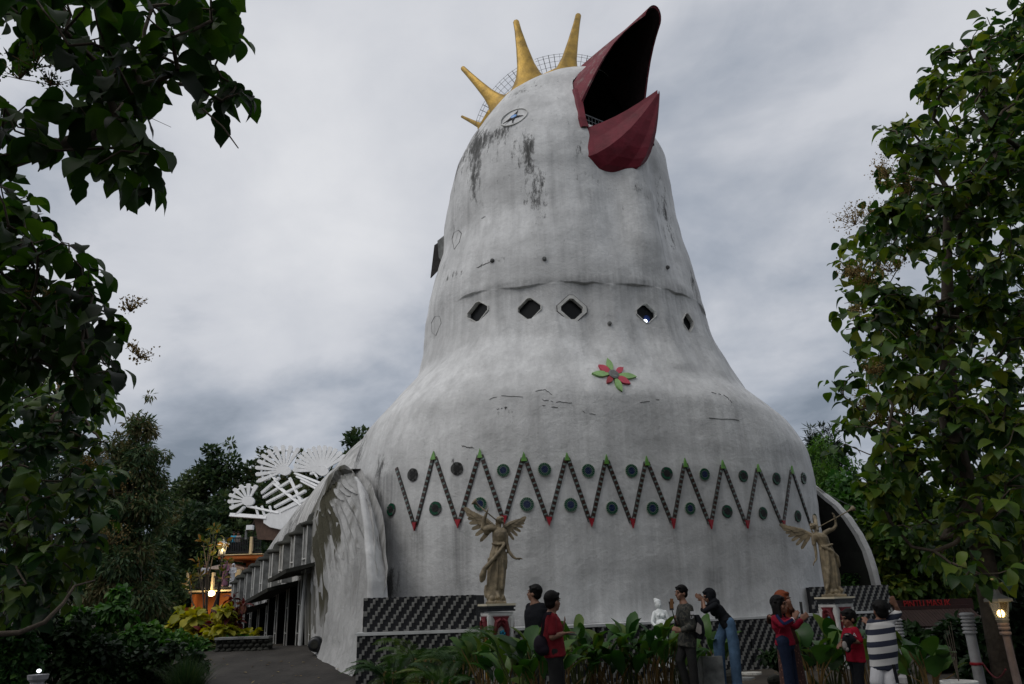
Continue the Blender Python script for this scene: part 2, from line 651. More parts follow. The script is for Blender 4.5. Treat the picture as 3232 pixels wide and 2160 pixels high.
# ------------------------------------------------------------------ numpy leaf clouds
def leaf_template(kind):
    """(verts, faces): leaf grows along +Y from 0 to 1, blade normal +Z"""
    if kind == 'tiny':      # 1 folded leaflet = 2 tris
        v = [(0, 0, 0), (.30, .5, .06), (0, 1, 0), (-.30, .5, .06)]
        f = [(0, 1, 2), (0, 2, 3)]
        return np.array(v, float), f
    if kind == 'needle':
        v = [(0, 0, 0), (.05, .5, 0), (0, 1, 0), (-.05, .5, 0)]
        return np.array(v, float), [(0, 1, 2, 3)]
    if kind == 'oval':
        w = [0.0, .22, .32, .27, 0]
        y = [0, .25, .5, .75, 1]
        z = [0, .03, .0, -.10, -.26]
    elif kind == 'teak':
        w = [0.02, .27, .36, .33, .20, 0]
        y = [0, .20, .42, .64, .84, 1]
        z = [0, .05, .04, -.04, -.16, -.30]
        yy = [0, .06, .14, .24, .36, .48, .60, .72, .83, .92, 1]
        w = [.02, .13, .22, .295, .345, .36, .335, .27, .18, .08, 0]
        z = list(np.interp(yy, y, z))
        y = yy
    elif kind == 'canna':
        w = [0.02, .15, .21, .20, .12, 0]
        y = [0, .22, .45, .68, .88, 1]
        z = [0, .06, .07, .02, -.08, -.2]
    else:
        w = [0.01, .06, .08, .05, 0]
        y = [0, .25, .5, .75, 1]
        z = [0, .05, .03, -.06, -.22]
    v = []
    for a, b, c in zip(w, y, z):
        v += [(-a, b, c + a * .30), (0, b, c), (a, b, c + a * .30)]
    f = []
    for i in range(len(w) - 1):
        o = i * 3
        f += [(o, o + 1, o + 4, o + 3), (o + 1, o + 2, o + 5, o + 4)]
    return np.array(v, float), f


def frames(dirs, ups):
    """rotation matrices whose columns are x, y=dirs, z~ups"""
    d = dirs / np.linalg.norm(dirs, axis=1)[:, None]
    x = np.cross(d, ups)
    l = np.linalg.norm(x, axis=1)
    bad = l < 1e-4
    x[bad] = np.cross(d[bad], np.array([1.0, .3, .2]))
    x /= np.linalg.norm(x, axis=1)[:, None]
    z = np.cross(x, d)
    return np.stack([x, d, z], 2)


def leaf_cloud(pos, dirs, ups, size, kind='tiny', width=1.0, tint=None):
    tv, tf = leaf_template(kind)
    tv = tv * np.array([width, 1, 1])
    R = frames(dirs, ups)
    n = len(pos)
    V = np.einsum('nij,kj->nki', R, tv) * np.asarray(size).reshape(-1, 1, 1) + pos[:, None, :]
    k = len(tv)
    fs = []
    loops = np.concatenate([np.array(f) for f in tf])
    tot = np.array([len(f) for f in tf])
    L = (loops[None, :] + (np.arange(n) * k)[:, None]).ravel()
    T = np.tile(tot, n)
    if tint is None:
        tint = rng.random(n)
    return V.reshape(-1, 3), L, T, np.repeat(tint, k)


def cloud_mesh(name, parts, mat, off=(0, 0, 0), smooth=False):
    Vs, Ls, Ts, As = [], [], [], []
    o = 0
    for V, L, T, A in parts:
        Vs.append(V)
        Ls.append(L + o)
        Ts.append(T)
        As.append(A)
        o += len(V)
    V = np.concatenate(Vs) - np.array(off)
    L = np.concatenate(Ls)
    T = np.concatenate(Ts)
    A = np.concatenate(As)
    me = bpy.data.meshes.new(name)
    me.vertices.add(len(V))
    me.vertices.foreach_set('co', V.astype(np.float32).ravel())
    me.loops.add(len(L))
    me.loops.foreach_set('vertex_index', L.astype(np.int32))
    me.polygons.add(len(T))
    st = np.concatenate([[0], np.cumsum(T)[:-1]])
    me.polygons.foreach_set('loop_start', st.astype(np.int32))
    me.polygons.foreach_set('loop_total', T.astype(np.int32))
    a = me.attributes.new('tint', 'FLOAT', 'POINT')
    a.data.foreach_set('value', A.astype(np.float32))
    me.materials.append(mat)
    me.update(calc_edges=True)
    if smooth:
        me.polygons.foreach_set('use_smooth', [True] * len(me.polygons))
    return me


def mobj(name, me, parent, loc=None, **tags):
    o = bpy.data.objects.new(name, me)
    COL.objects.link(o)
    o.parent = parent
    if loc is not None:
        o.location = loc
    for k, v in tags.items():
        o[k] = v
    return o


def rdir(n):
    v = rng.normal(size=(n, 3))
    return v / np.linalg.norm(v, axis=1)[:, None]


def peeling(name, col, under):
    m, nt, b = new_mat(name)
    tc = nd(nt, 'ShaderNodeTexCoord')
    n = nd(nt, 'ShaderNodeTexNoise', Scale=2.0, Detail=10.0, Roughness=0.7)
    nt.links.new(tc.outputs['Object'], n.inputs['Vector'])
    c = ramp(nt, n.outputs[0], [(.3, tuple(x * .7 for x in col)), (.6, tuple(x * 1.2 for x in col))])
    n2 = nd(nt, 'ShaderNodeTexNoise', Scale=3.4, Detail=12.0, Roughness=0.78)
    nt.links.new(tc.outputs['Object'], n2.inputs['Vector'])
    f = ramp(nt, n2.outputs[0], [(.53, 0.0), (.58, 1.0)])
    c = mixc(nt, mth(nt, 'MULTIPLY', f, .75), c, under)
    nt.links.new(c, b.inputs['Base Color'])
    b.inputs['Roughness'].default_value = .75
    bp = nd(nt, 'ShaderNodeBump', Strength=.5, Distance=.02)
    nt.links.new(n2.outputs[0], bp.inputs['Height'])
    nt.links.new(bp.outputs[0], b.inputs['Normal'])
    return m


MT['beaktop'] = peeling('peeling_maroon_beak_paint', (0.15, 0.016, 0.028), (0.22, .15, .14))

# ================================================================== SETTING: ground, ramp, hill
def hsh(x, y, z=0.0):
    return noise.noise(Vector((x, y, z)))


def ramp_z(x, y):
    """height of the concrete ramp and of the yard left of the church"""
    t = min(max((y - 14.0) / 6.5, 0), 1)
    side = min(max((-1.5 - x) / 2.0, 0), 1)
    return 0.64 * t * side


def ground_z(x, y):
    z = ramp_z(x, y) - 0.06 * min(max((-1.5 - x) / 2.0, 0), 1)
    far = max(0.0, (y - 55) / 60.0)
    hill = 13.0 * min(far, 1.0) ** 1.2 * (0.6 + 0.4 * math.sin(x * .03 + 1.0)) if y > 55 else 0.0
    return z + hill + 0.03 * hsh(x * .8, y * .8)


mb = MB()
xs = [-900, -400, -200, -120] + list(np.arange(-80, 80.1, 4.0)) + [120, 200, 400, 900]
ys = [-900, -300, -100, -40, -20] + list(np.arange(-8, 40, 2.0)) + list(np.arange(40, 160, 8.0)) + [200, 300, 500, 900, 1500]
mb.grid([[(x, y, ground_z(x, y)) for x in xs] for y in ys])
mb.build('ground', MT['ground'], None, smooth=True, kind='structure')

mb = MB()
rows = []
for i in range(40):
    y = 9.0 + i * 0.32
    xl = -8.6 + 0.62 * max(0, (y - 14)) * .12 - .11 * max(0, y - 15)
    xr = -2.6 - .42 * max(0, y - 15.2)
    rows.append([(xl + (xr - xl) * j / 16, y, ramp_z(xl + (xr - xl) * j / 16 - 1.2, y) + 0.025 + 0.012 * hsh(j * .9, i * .7)) for j in range(17)])
mb.grid(rows)
mb.build('ramp_pavement', MT['ramp'], None, smooth=True, kind='structure')

# ================================================================== THE CHURCH
PSI = math.radians(22)
FV = Vector((math.sin(PSI), -math.cos(PSI), 0))
SV = Vector((math.cos(PSI), math.sin(PSI), 0))
C0 = Vector((0.7, 22.4, 0))
LEV = [(-.4, 6.44, 5.16, 1.00, 0.00, 2.8), (1.5, 6.47, 5.22, 1.00, 0.03, 2.8), (3.0, 6.50, 5.28, 1.02, 0.06, 2.7), (4.5, 6.48, 5.30, 1.06, 0.09, 2.7),
       (5.3, 6.28, 5.24, 1.06, 0.15, 2.7), (6.1, 5.87, 5.10, 0.90, 0.28, 2.5), (6.9, 5.03, 4.54, 0.72, 0.42, 2.4), (7.7, 4.42, 4.14, 0.78, 0.55, 2.4),
       (8.5, 4.17, 3.99, 0.70, 0.64, 2.3), (9.5, 4.07, 3.94, 0.62, 0.71, 2.2), (10.5, 3.85, 3.78, 0.58, 0.79, 2.2), (11.5, 3.62, 3.60, 0.62, 0.86, 2.1),
       (12.5, 3.51, 3.51, 0.55, 0.94, 2.1), (13.5, 3.38, 3.38, 0.55, 1.02, 2.1), (14.3, 3.25, 3.25, 0.58, 1.08, 2.1), (15.1, 2.88, 2.88, 0.60, 1.14, 2.0),
       (15.8, 2.48, 2.48, 0.67, 1.19, 2.0), (16.4, 2.20, 2.20, 0.78, 1.24, 2.0), (16.9, 1.90, 1.90, 1.15, 1.28, 2.0), (17.2, 1.62, 1.62, 1.27, 1.30, 2.0),
       (17.42, 1.1, 1.1, 1.27, 1.30, 2.0), (17.5, .55, .55, 1.27, 1.30, 2.0)]
LA = np.array(LEV)
HEAD = C0 + SV * .58 + FV * 1.14                 # axis of the head
PH = math.radians(35)                             # the head is turned a little further
HF = Vector((math.sin(PH), -math.cos(PH), 0))
HS = Vector((math.cos(PH), math.sin(PH), 0))


def sst(a, b, x):
    t = min(max((x - a) / (b - a), 0), 1)
    return t * t * (3 - 2 * t)


NA, NZ = 540, 210
zuni = np.linspace(-.4, 17.5, NZ)
par = [np.interp(zuni, LA[:, 0], LA[:, k]) for k in range(1, 6)]
# round the joints of the profile a little
ker = np.array([1, 2, 3, 2, 1]) / 9.0
for k in range(5):
    q = np.pad(par[k], 2, mode='edge')
    par[k] = np.convolve(q, ker, mode='valid')
zlev = np.sort(np.concatenate([zuni, np.linspace(8.86, 9.42, 44)]))
NZ = len(zlev)
par = [np.interp(zlev, zuni, p_) for p_ in par]
body_v = np.zeros((NZ, NA, 3))
for i, z in enumerate(zlev):
    a, b, cs, cf, n = (p[i] for p in par)
    for j in range(NA):
        th = 2 * PI * j / NA
        c, s = math.cos(th), math.sin(th)
        r = (abs(c / a) ** n + abs(s / b) ** n) ** (-1.0 / n)
        # s = forward component, c = sideways component
        ang = math.degrees(math.atan2(c, s))          # 0 = straight ahead, + = image right
        dr = 0.0
        p3 = Vector((c * r, s * r, z))
        dr += 0.055 * noise.noise(p3 * .45) + 0.03 * noise.noise(p3 * 1.1 + Vector((5, 2, 1))) + 0.014 * noise.noise(p3 * 2.6)
        # recessed band round the neck under a plaster lip
        lip = 9.15 + 0.07 * math.sin(ang * .05) + .07 * hsh(ang * .06, 3.0) + .035 * hsh(ang * .25, 7.0) - 0.12 * sst(20, 80, ang)
        edge = sst(-70, -62, ang) * (1 - sst(74, 84, ang))
        band = sst(6.75, 7.1, z) * (1 - sst(lip - .022, lip + .012, z)) * edge
        dr -= 0.075 * band * (0.35 + .65 * sst(7.0, 9.0, z))
        dr += 0.012 * math.exp(-((z - lip - .10) / .14) ** 2) * edge
        # flat facets in the band
        dr += 0.09 * abs(((ang + 8) / 21.0) % 1 - .5) * band * 2
        # throat pillar under the beak and the cheeks beside it
        aw = (ang - 11.5) / 8.0
        tz = sst(9.3, 10.6, z) * (1 - sst(12.9, 13.6, z))
        dr += 0.30 * math.exp(-abs(aw) ** 3.2) * tz * (0.55 + .45 * sst(10, 12.6, z))
        dr -= 0.10 * (math.exp(-((ang - 27) / 7) ** 2) + math.exp(-((ang + 4) / 7) ** 2)) * tz
        # cheek fold below the beak
        dr += 0.07 * sst(12.6, 13.0, z) * (1 - sst(13.6, 15, z)) * math.exp(-((ang + 12) / 30) ** 2)
        # horizontal lift lines of the plaster
        dr += 0.003 * math.sin(z * 9.0 + 2.6 * hsh(ang * .03, z * .2))
        rr = max(r + dr * min(1, r / 1.5), .02)
        P = C0 + SV * (cs + c * rr) + FV * (cf + s * rr)
        body_v[i, j] = (P.x, P.y, z)
BV = [Vector(p) for p in body_v.reshape(-1, 3)]
BF = []
for i in range(NZ - 1):
    for k in range(NA):
        k2 = (k + 1) % NA
        BF.append((i * NA + k, i * NA + k2, (i + 1) * NA + k2, (i + 1) * NA + k))
BF.append(tuple(range(NA))[::-1])
BF.append(tuple((NZ - 1) * NA + k for k in range(NA)))
BVH = BVHTree.FromPolygons(BV, BF)
# orientation of normals: recalc is done on the mesh; for hits flip towards the viewer


def hit(u, v):
    d = ray(u, v).normalized()
    p, n, i, dist = BVH.ray_cast(EYE, d)
    if p is None:
        return None, None
    if n.dot(d) > 0:
        n = -n
    return p, n


def nhit(u, v):
    """surface point even when the pixel just misses the body"""
    p, n = hit(u, v)
    if p is None:
        q = at(u, v, 21.0)
        p, n, i, dd = BVH.find_nearest(q)
        if n.dot(EYE - p) < 0:
            n = -n
    return p, n


church = thing('church', 'huge white hen-shaped church with open maroon beak and golden crown spikes', 'church', (C0.x, C0.y, 0))

# ---- cutters: the mouth and the five windows
D2 = 3232 / 2346.0                    # survey pixels -> photo pixels


def oct_diamond(c, n, r, cut=.34, up=Vector((0, 0, 1)), sq=(1, 1)):
    x = up.cross(n).normalized()
    y = n.cross(x).normalized()
    k = cut
    pts = [(1, -k), (1, k), (k, 1), (-k, 1), (-1, k), (-1, -k), (-k, -1), (k, -1)]
    # rotated so that it reads as a diamond with clipped corners
    pts = [(.16, 1), (1 - .0, .20), (1, -.20), (.16, -1), (-.16, -1), (-1, -.20), (-1, .20), (-.16, 1)]
    return [c + x * (a * r * sq[0]) + y * (b * r * sq[1]) for a, b in pts]


wins = [(1095, 715, 24), (1213, 708, 26), (1310, 709, 26), (1480, 718, 23), (1576, 740, 22)]
WINS = []
cut = MB()
for u, v, r in wins:
    p, n = hit(u * D2, v * D2)
    n = (n - Vector((0, 0, n.z * .7))).normalized()
    R = r * D2 * (p - EYE).length / F * 1.0
    # foreshortened windows keep their real width
    hx_ = Vector((0, 0, 1)).cross(n).normalized()
    view = (p - EYE).normalized()
    st = 1.0 / max(.45, abs(hx_.dot(RT)))
    if r < 23:
        st *= .62
    WINS.append((p, n, R, st))
    cut.prism(oct_diamond(p + n * .5, -n, R, sq=(st, 1)), -n, 1.15)

# mouth outline on the head (left side seen in the photo, right side mirrored)
mouth_px = [(1818, 300), (1822, 330), (1824, 370), (1834, 400), (1852, 412)]


def loc(P):
    q = P - HEAD
    return q.dot(HS), q.dot(HF), P.z


def glo(l, q, z):
    P = HEAD + HS * l + HF * q
    return Vector((P.x, P.y, z))


MO = [(-1.36, 15.2), (-1.42, 14.5), (-1.46, 13.95), (-.9, 13.7), (.7, 13.7), (1.05, 14.0), (1.02, 14.6), (.98, 15.3), (.75, 16.2), (.1, 16.85), (-.7, 16.5), (-1.1, 15.95)]
cut.prism([glo(l, 4.2, z) for l, z in MO], -HF, 4.4)

me = bpy.data.meshes.new('body')
off = C0.copy()
off.z = 0
me.from_pydata([tuple(v - off) for v in BV], [], BF)
bm = bmesh.new()
bm.from_mesh(me)
bmesh.ops.recalc_face_normals(bm, faces=bm.faces)
bm.to_mesh(me)
bm.free()
me.materials.append(MT['plaster'])
body = bpy.data.objects.new('body', me)
COL.objects.link(body)
body.parent = church
cm = cut.mesh('cutter', [MT['mouth']], off)
cob = bpy.data.objects.new('cutter', cm)
COL.objects.link(cob)
cob.location = off
body_mod = body.modifiers.new('b', 'BOOLEAN')
body_mod.object = cob
body_mod.operation = 'DIFFERENCE'
body_mod.solver = 'EXACT'
try:
    body_mod.material_mode = 'TRANSFER'
except Exception:
    pass
dg = bpy.context.evaluated_depsgraph_get()
dg.update()
nm = bpy.data.meshes.new_from_object(body.evaluated_get(dg))
body.modifiers.clear()
body.data = nm
nm.name = 'body'
bpy.data.meshes.remove(me)
bpy.data.objects.remove(cob)
bpy.data.meshes.remove(cm)
ok = len(nm.vertices) > 1000
nm.polygons.foreach_set('use_smooth', [len(p.vertices) <= 4 and p.area < .2 for p in nm.polygons])

# ---- grime painted per vertex (mould near the eye, on the nape, drips under the zigzag points)
Vn = len(nm.vertices)
co = np.zeros(Vn * 3, np.float32)
nm.vertices.foreach_get('co', co)
co = co.reshape(-1, 3).astype(float) + np.array(off)
dco = co - np.array(EYE)
kz = dco @ np.array(_fw)
U = 1616 + F * (dco @ np.array(RT)) / kz
Vv = 1080 - F * (dco @ np.array(UP)) / kz
front = ((co[:, :2] - np.array([HEAD.x, HEAD.y])) @ np.array([-.0, -1.0])) > -1.5
gr = np.full(Vn, 0.12)


def blot(u, v, su, sv, amt):
    amt = amt * 1.15
    """stain centred where the photo shows it; kept on the near side of the shell"""
    global gr
    p, n = nhit(u, v)
    m = (p - EYE).length / F
    d = co - np.array(p)
    hx = np.array(RT)
    a = (d @ hx) / (su * m)
    b = d[:, 2] / (sv * m)
    near = np.exp(-(np.linalg.norm(d, axis=1) / (3.2 * max(su, sv) * m)) ** 4)
    gr += amt * np.exp(-(a ** 2 + b ** 2) / 2) * near


for u, v, su, sv, amt in [(1668, 470, 16, 45, .62), (1690, 600, 26, 55, .62), (1500, 520, 12, 110, .6), (1490, 420, 26, 55, .5), (1470, 480, 22, 60, .4), (1520, 440, 22, 40, .35),
                          (1570, 420, 40, 26, .50), (1440, 540, 14, 60, .45), (1660, 285, 60, 25, .25), (1590, 500, 70, 60, .22), (1480, 700, 60, 90, .16),
                          (1700, 700, 40, 60, .24), (1830, 460, 10, 40, .35), (2000, 600, 60, 30, .30), (1850, 560, 40, 16, .3), (2090, 640, 22, 90, .32), (2120, 760, 18, 90, .32),
                          (2190, 900, 16, 50, .6), (1545, 828, 40, 6, .6), (1430, 870, 26, 12, .55), (2240, 1060, 14, 50, .35), (1390, 860, 26, 30, .3),
                          (1590, 1300, 60, 10, .3), (1490, 1410, 20, 6, .55), (1180, 1330, 40, 60, .3), (1210, 1470, 30, 30, .3), (1130, 1440, 26, 60, .6),
                          (1460, 1450, 110, 10, .2), (1225, 1850, 26, 40, .9), (1200, 1760, 14, 140, .4), (1190, 1600, 10, 120, .5), (1480, 1640, 18, 28, .3), (1430, 1470, 20, 20, .25)]:
    blot(u, v, su, sv, amt)
gr += 0.10 * np.clip((co[:, 2] - 11) / 3, 0, 1)
a = nm.attributes.new('grime', 'FLOAT', 'POINT')
a.data.foreach_set('value', gr.astype(np.float32))

PEAK = [(995, 1040), (1100, 1035), (1200, 1042), (1298, 1042), (1388, 1048), (1480, 1052), (1568, 1056), (1654, 1060), (1735, 1068), (1812, 1072), (1858, 1082)]
VALL = [(952, 1212), (1050, 1206), (1155, 1198), (1257, 1200), (1354, 1203), (1448, 1205), (1541, 1205), (1627, 1207), (1710, 1207), (1793, 1208), (1858, 1211)]
START = (907, 1066)
dr = np.zeros(Vn)
hx = np.array(SV)


def drip(u, v, w, L, amt):
    global dr
    p, n = nhit(u, v)
    d = co - np.array(p)
    a = np.abs(d @ hx) / w
    up = d[:, 2]
    m = np.exp(-a ** 2) * np.clip((-up + .1) / .15, 0, 1) * np.clip(1 - (-up) / L, 0, 1) ** .7
    m *= ((d @ np.array(FV)) > -1.6)
    dr = np.maximum(dr, amt * m)


for k, (u, v) in enumerate(VALL):
    w = [.16, .20, .12, .10, .12, .10, .12, .12, .1, .1, .08][k]
    drip(u * D2, v * D2, w * 1.1, [1.7, 1.8, 2.0, 1.4, 1.1, 1.1, 1.6, 2.1, 1.5, 1.6, 1.2][k], [.8, .95, .5, .42, .35, .35, .5, .5, .4, .4, .3][k])
for u, v, w, L, amt in [(1215, 1500, .22, 2.6, .95), (1700, 1840, .22, .7, .55), (1870, 1870, .16, .9, .5), (2250, 1800, .20, .8, .62), (2262, 1830, .26, .6, .5), (2010, 1850, .3, .6, .4),
                        (1560, 900, .5, .8, .5), (1700, 880, .7, .7, .45), (1860, 870, .9, .6, .6), (2020, 880, .8, .9, .65), (2140, 900, .8, 1.1, .6), (2110, 1000, .35, 1.2, .6), (1990, 1010, .12, 1.3, .55),
                        (2175, 1000, .2, 1.2, .6), (1750, 960, .1, 1.3, .5), (1590, 1000, .09, .8, .35), (1840, 1000, .3, 1.1, .3), (1690, 640, .10, 1.3, .45), (1740, 600, .07, 1.5, .35), (1960, 640, .12, 1.4, .5),
                        (2050, 600, .2, 1.2, .5), (2075, 700, .12, 1.6, .45), (1860, 600, .25, 1.0, .5), (1480, 640, .12, 1.5, .5), (2580, 1500, .25, 3.2, .6), (2540, 1400, .3, 1.0, .5)]:
    drip(u, v, w, L, amt)
a = nm.attributes.new('drip', 'FLOAT', 'POINT')
a.data.foreach_set('value', np.clip(dr, 0, 1).astype(np.float32))


# ---- windows
for k, (p, n, R, st) in enumerate(WINS):
    x = Vector((0, 0, 1)).cross(n).normalized()
    y = n.cross(x)
    w = MB()
    i0 = oct_diamond(p, -n, R * .985, sq=(st, 1))
    o0 = oct_diamond(p, -n, R * (1.30 if k == 2 else 1.07), sq=(st, 1))
    fr = .035 if k == 2 else .03
    b = []
    for ring, z in ((o0, -.06), (o0, fr), (i0, fr), (i0, -.12)):
        b.append([q + n * z for q in ring])
    w.grid(b, closed=True)
    fo = w.build('window', MT['frame'], church)
    g = MB()
    g.prism([q - n * .10 for q in oct_diamond(p, -n, R * 1.2, sq=(st, 1))], -n, .02)
    g.build('pane', MT['pane'], fo)
    if k == 2:
        l = MB()
        o1 = oct_diamond(p, -n, R * 1.36, sq=(st, 1))
        o2 = oct_diamond(p, -n, R * 1.31, sq=(st, 1))
        b = [[q + n * z for q in ring] for ring, z in ((o1, -.02), (o1, .028), (o2, .028), (o2, -.02))]
        l.grid(b, closed=True)
        l.build('frame_outline', MT['rust'], fo)
    if k == 3:
        l = MB()
        c = p - n * .05 - Vector((0, 0, R * .80)) - x * .02
        l.ell(c, (.055, .055, .055), n=12)
        l.build('torch_light', emis('torch_glow', (0.85, 0.93, 1.0), 6.0), fo)
        l = MB()
        l.ell(p - n * .085 - Vector((0, 0, R * .45)) + x * .05, (.09, .02, .10), n=12)
        l.build('blue_cloth', simple('blue_cloth_behind_window', (0.01, 0.03, .14), .8), fo)

# ---- zigzag mosaic bands, each with its tiles
tm = MB().box((0, 0, 0), 1, 1, 1).mesh('tile', [MT['tbrown']])
tmg = MB().box((0, 0, 0), 1, 1, 1).mesh('tile', [MT['tgrey']])


def frame3(n, along):
    y = (along - n * along.dot(n)).normalized()
    x = y.cross(n).normalized()
    return Matrix((x, y, n)).transposed()


seq = [START, VALL[0]]
for i in range(10):
    seq += [PEAK[i], VALL[i + 1]]
NT = 12
for i in range(len(seq) - 1):
    a, b = seq[i], seq[i + 1]
    pts = []
    for t in np.linspace(0.05, .95, NT + 1):
        p, n = nhit((a[0] + (b[0] - a[0]) * t) * D2, (a[1] + (b[1] - a[1]) * t) * D2)
        pts.append((p, n))
    g = MB()
    for (p, n), (q, n2) in zip(pts[:-1], pts[1:]):
        g.bar(p - n * .0, q, .092, .05, n)
    band = g.build('mosaic_band', MT['grout'], church)
    for j, ((p, n), (q, n2)) in enumerate(zip(pts[:-1], pts[1:])):
        d = q - p
        L = d.length
        fm = frame3(n, d)
        la = random.uniform(.56, .72)
        c = p + d * (la / 2)
        inst('tile', tm, c + n * .022, fm, band, (.070 * random.uniform(.85, 1.1), L * la * random.uniform(.86, .96), .028))
        c = p + d * (la + (1 - la) / 2)
        inst('tile', tmg, c + n * .022, fm, band, (.068 * random.uniform(.85, 1.15), L * (1 - la) * .85, .030))
for lst, sgn, mat, nm_ in ((PEAK[:10], 1, 'tgreen', 'green_tip'), (VALL[:10], -1, 'tred', 'red_tip')):
    for u, v in lst:
        p, n = nhit(u * D2, (v + sgn * 6) * D2)
        up = Vector((0, 0, 1))
        up = (up - n * up.dot(n)).normalized()
        x = up.cross(n)
        g = MB()
        h, w = random.uniform(.10, .125), random.uniform(.055, .072)
        g.prism([p + n * .015 + up * (h * sgn), p + n * .015 - up * (h * .8 * sgn) - x * w, p + n * .015 - up * (h * .8 * sgn) + x * w], n, .045)
        g.build(nm_, MT[mat], church)

# ---- round mosaic discs
DUP = [(946, 1088), (1047, 1074), (1153, 1078), (1247, 1076), (1347, 1079), (1446, 1079), (1527, 1085), (1613, 1087), (1702, 1091), (1778, 1097), (1840, 1096)]
DLO = [(897, 1168), (998, 1165), (1100, 1155), (1207, 1156), (1307, 1157), (1401, 1164), (1494, 1165), (1580, 1165), (1665, 1172), (1747, 1176), (1827, 1183), (1866, 1190)]


def disc_meshes(worn):
    base = MB()
    prof = []
    n = 28
    ring = []
    for k in range(n):
        a = 2 * PI * k / n
        r = 1.0 + .05 * noise.noise(Vector((math.cos(a) * 2, math.sin(a) * 2, worn * 7.0)))
        ring.append(Vector((r * math.cos(a), r * math.sin(a), 0)))
    base.prism(ring, (0, 0, 1), .03)
    outer, inner = MB(), MB()
    N = 20
    for k in range(N):
        if worn > 1 and random.random() < .25 * (worn - 1):
            continue
        a0, a1 = 2 * PI * (k + .13) / N, 2 * PI * (k + .87) / N
        outer.prism([Vector((r * math.cos(a), r * math.sin(a), .02)) for r, a in ((.60, a0), (.94, a0), (.94, a1), (.60, a1))], (0, 0, 1), .03)
    N = 12
    for k in range(N):
        a0, a1 = 2 * PI * (k + .10) / N, 2 * PI * (k + .90) / N
        inner.prism([Vector((r * math.cos(a), r * math.sin(a), .02)) for r, a in ((.14, a0), (.53, a0), (.53, a1), (.14, a1))], (0, 0, 1), .03)
    inner.lathe([(.11, .02), (.11, .05)], 8)
    return base, outer, inner


variants = []
for w in (0, 1, 2, 3):
    b, o, i = disc_meshes(w)
    variants.append((b.mesh('mosaic_disc', [MT['dgrout'] if w < 2 else MT['grout']]), o.mesh('outer_tiles', [MT['dgreen'] if w < 3 else MT['dark']]), i.mesh('inner_tiles', [MT['dblue'] if w < 2 else MT['dark']])))
for lst, wl in ((DUP, [3, 3, 0, 1, 0, 1, 2, 0, 2, 2, 2]), (DLO, [2, 2, 1, 0, 1, 0, 1, 1, 2, 2, 2, 2])):
    for (u, v), w in zip(lst, wl):
        p, n = nhit(u * D2, v * D2)
        up = Vector((0, 0, 1))
        fm = frame3(n, up)
        R = .148 * random.uniform(.95, 1.05)
        vb, vo, vi = variants[w]
        d = inst('mosaic_disc', vb, p + n * .004, fm, church, (R, R, .6))
        for nn_, mm in (('outer_tiles', vo), ('inner_tiles', vi)):
            o = bpy.data.objects.new(nn_, mm)
            COL.objects.link(o)
            o.parent = d
            o['kind'] = 'stuff'

# ---- flower of tiles on the breast
p, n = hit(1404 * D2, 861 * D2)
up = Vector((0, 0, 1))
fm = frame3(n, up)
fl = MB().lathe([(.13, -.04), (.13, .07), (.09, .085)], 16, p, fm).build('mosaic_flower', MT['concrete'], church)
m_ = (p - EYE).length / F
for tx, ty, w, mt in [(1390, 823, .10, 'tleaf'), (1457, 866, .095, 'tleaf'), (1424, 899, .10, 'tleaf'), (1355, 858, .095, 'tleaf'), (1370, 839, .085, 'tpink'), (1427, 845, .10, 'tpink'), (1443, 882, .085, 'tpink'), (1390, 880, .10, 'tred')]:
    ax, ay = tx - 1404, ty - 861
    L = math.hypot(ax, ay)
    ax, ay = ax / L, ay / L
    W2 = 8.0 if mt == 'tleaf' else 8.5
    top_, bot_ = [], []
    for t, w in ((.22, -.3), (.45, -.9), (.62, -1.0), (.8, -.7), (1, 0), (.8, .7), (.62, 1.0), (.45, .9), (.22, .3)):
        q, n2 = nhit((1404 + ax * L * t - ay * w * W2 * .8) * D2, (861 + ay * L * t + ax * w * W2 * .8) * D2)
        top_.append(q + n2 * .055)
        bot_.append(q - n2 * .03)
    g = MB()
    k_ = len(top_)
    cen = sum(top_, Vector()) / k_
    g.add(top_ + bot_ + [cen], [(a_, (a_ + 1) % k_, 2 * k_) for a_ in range(k_)] + [(a_, (a_ + 1) % k_, k_ + (a_ + 1) % k_, k_ + a_) for a_ in range(k_)])
    g.build('petal', MT[mt], fl)

# ---- beak
def on_head(l, z, o=0.0):
    """point of the head's surface seen from the front at sideways offset l, height z"""
    st = glo(l, 7.0, z)
    p, n, i, dd = BVH.ray_cast(st, -HF)
    if p is None:
        return glo(l, .8, z)
    return p + HF * o


def mirror(P, k=1.0):
    l, q, z = loc(P)
    return glo(-l * k, q, z)


def base_from_px(pxs, sink=.05):
    left = []
    for u, v in pxs:
        p, n = nhit(u, v)
        left.append(p - n * sink)
    return left


lb = base_from_px([(1826, 334), (1818, 305), (1810, 285), (1806, 262), (1820, 235), (1852, 212)])
RS = .76
top = nhit(1886, 204)[0]
lt, qt, zt = loc(top)
bt = lb + [glo(0, qt - .05, zt)] + [mirror(p, RS) for p in lb[::-1]]
TIPQ, TIPZ = 4.66, 17.22
nt_ = len(bt)


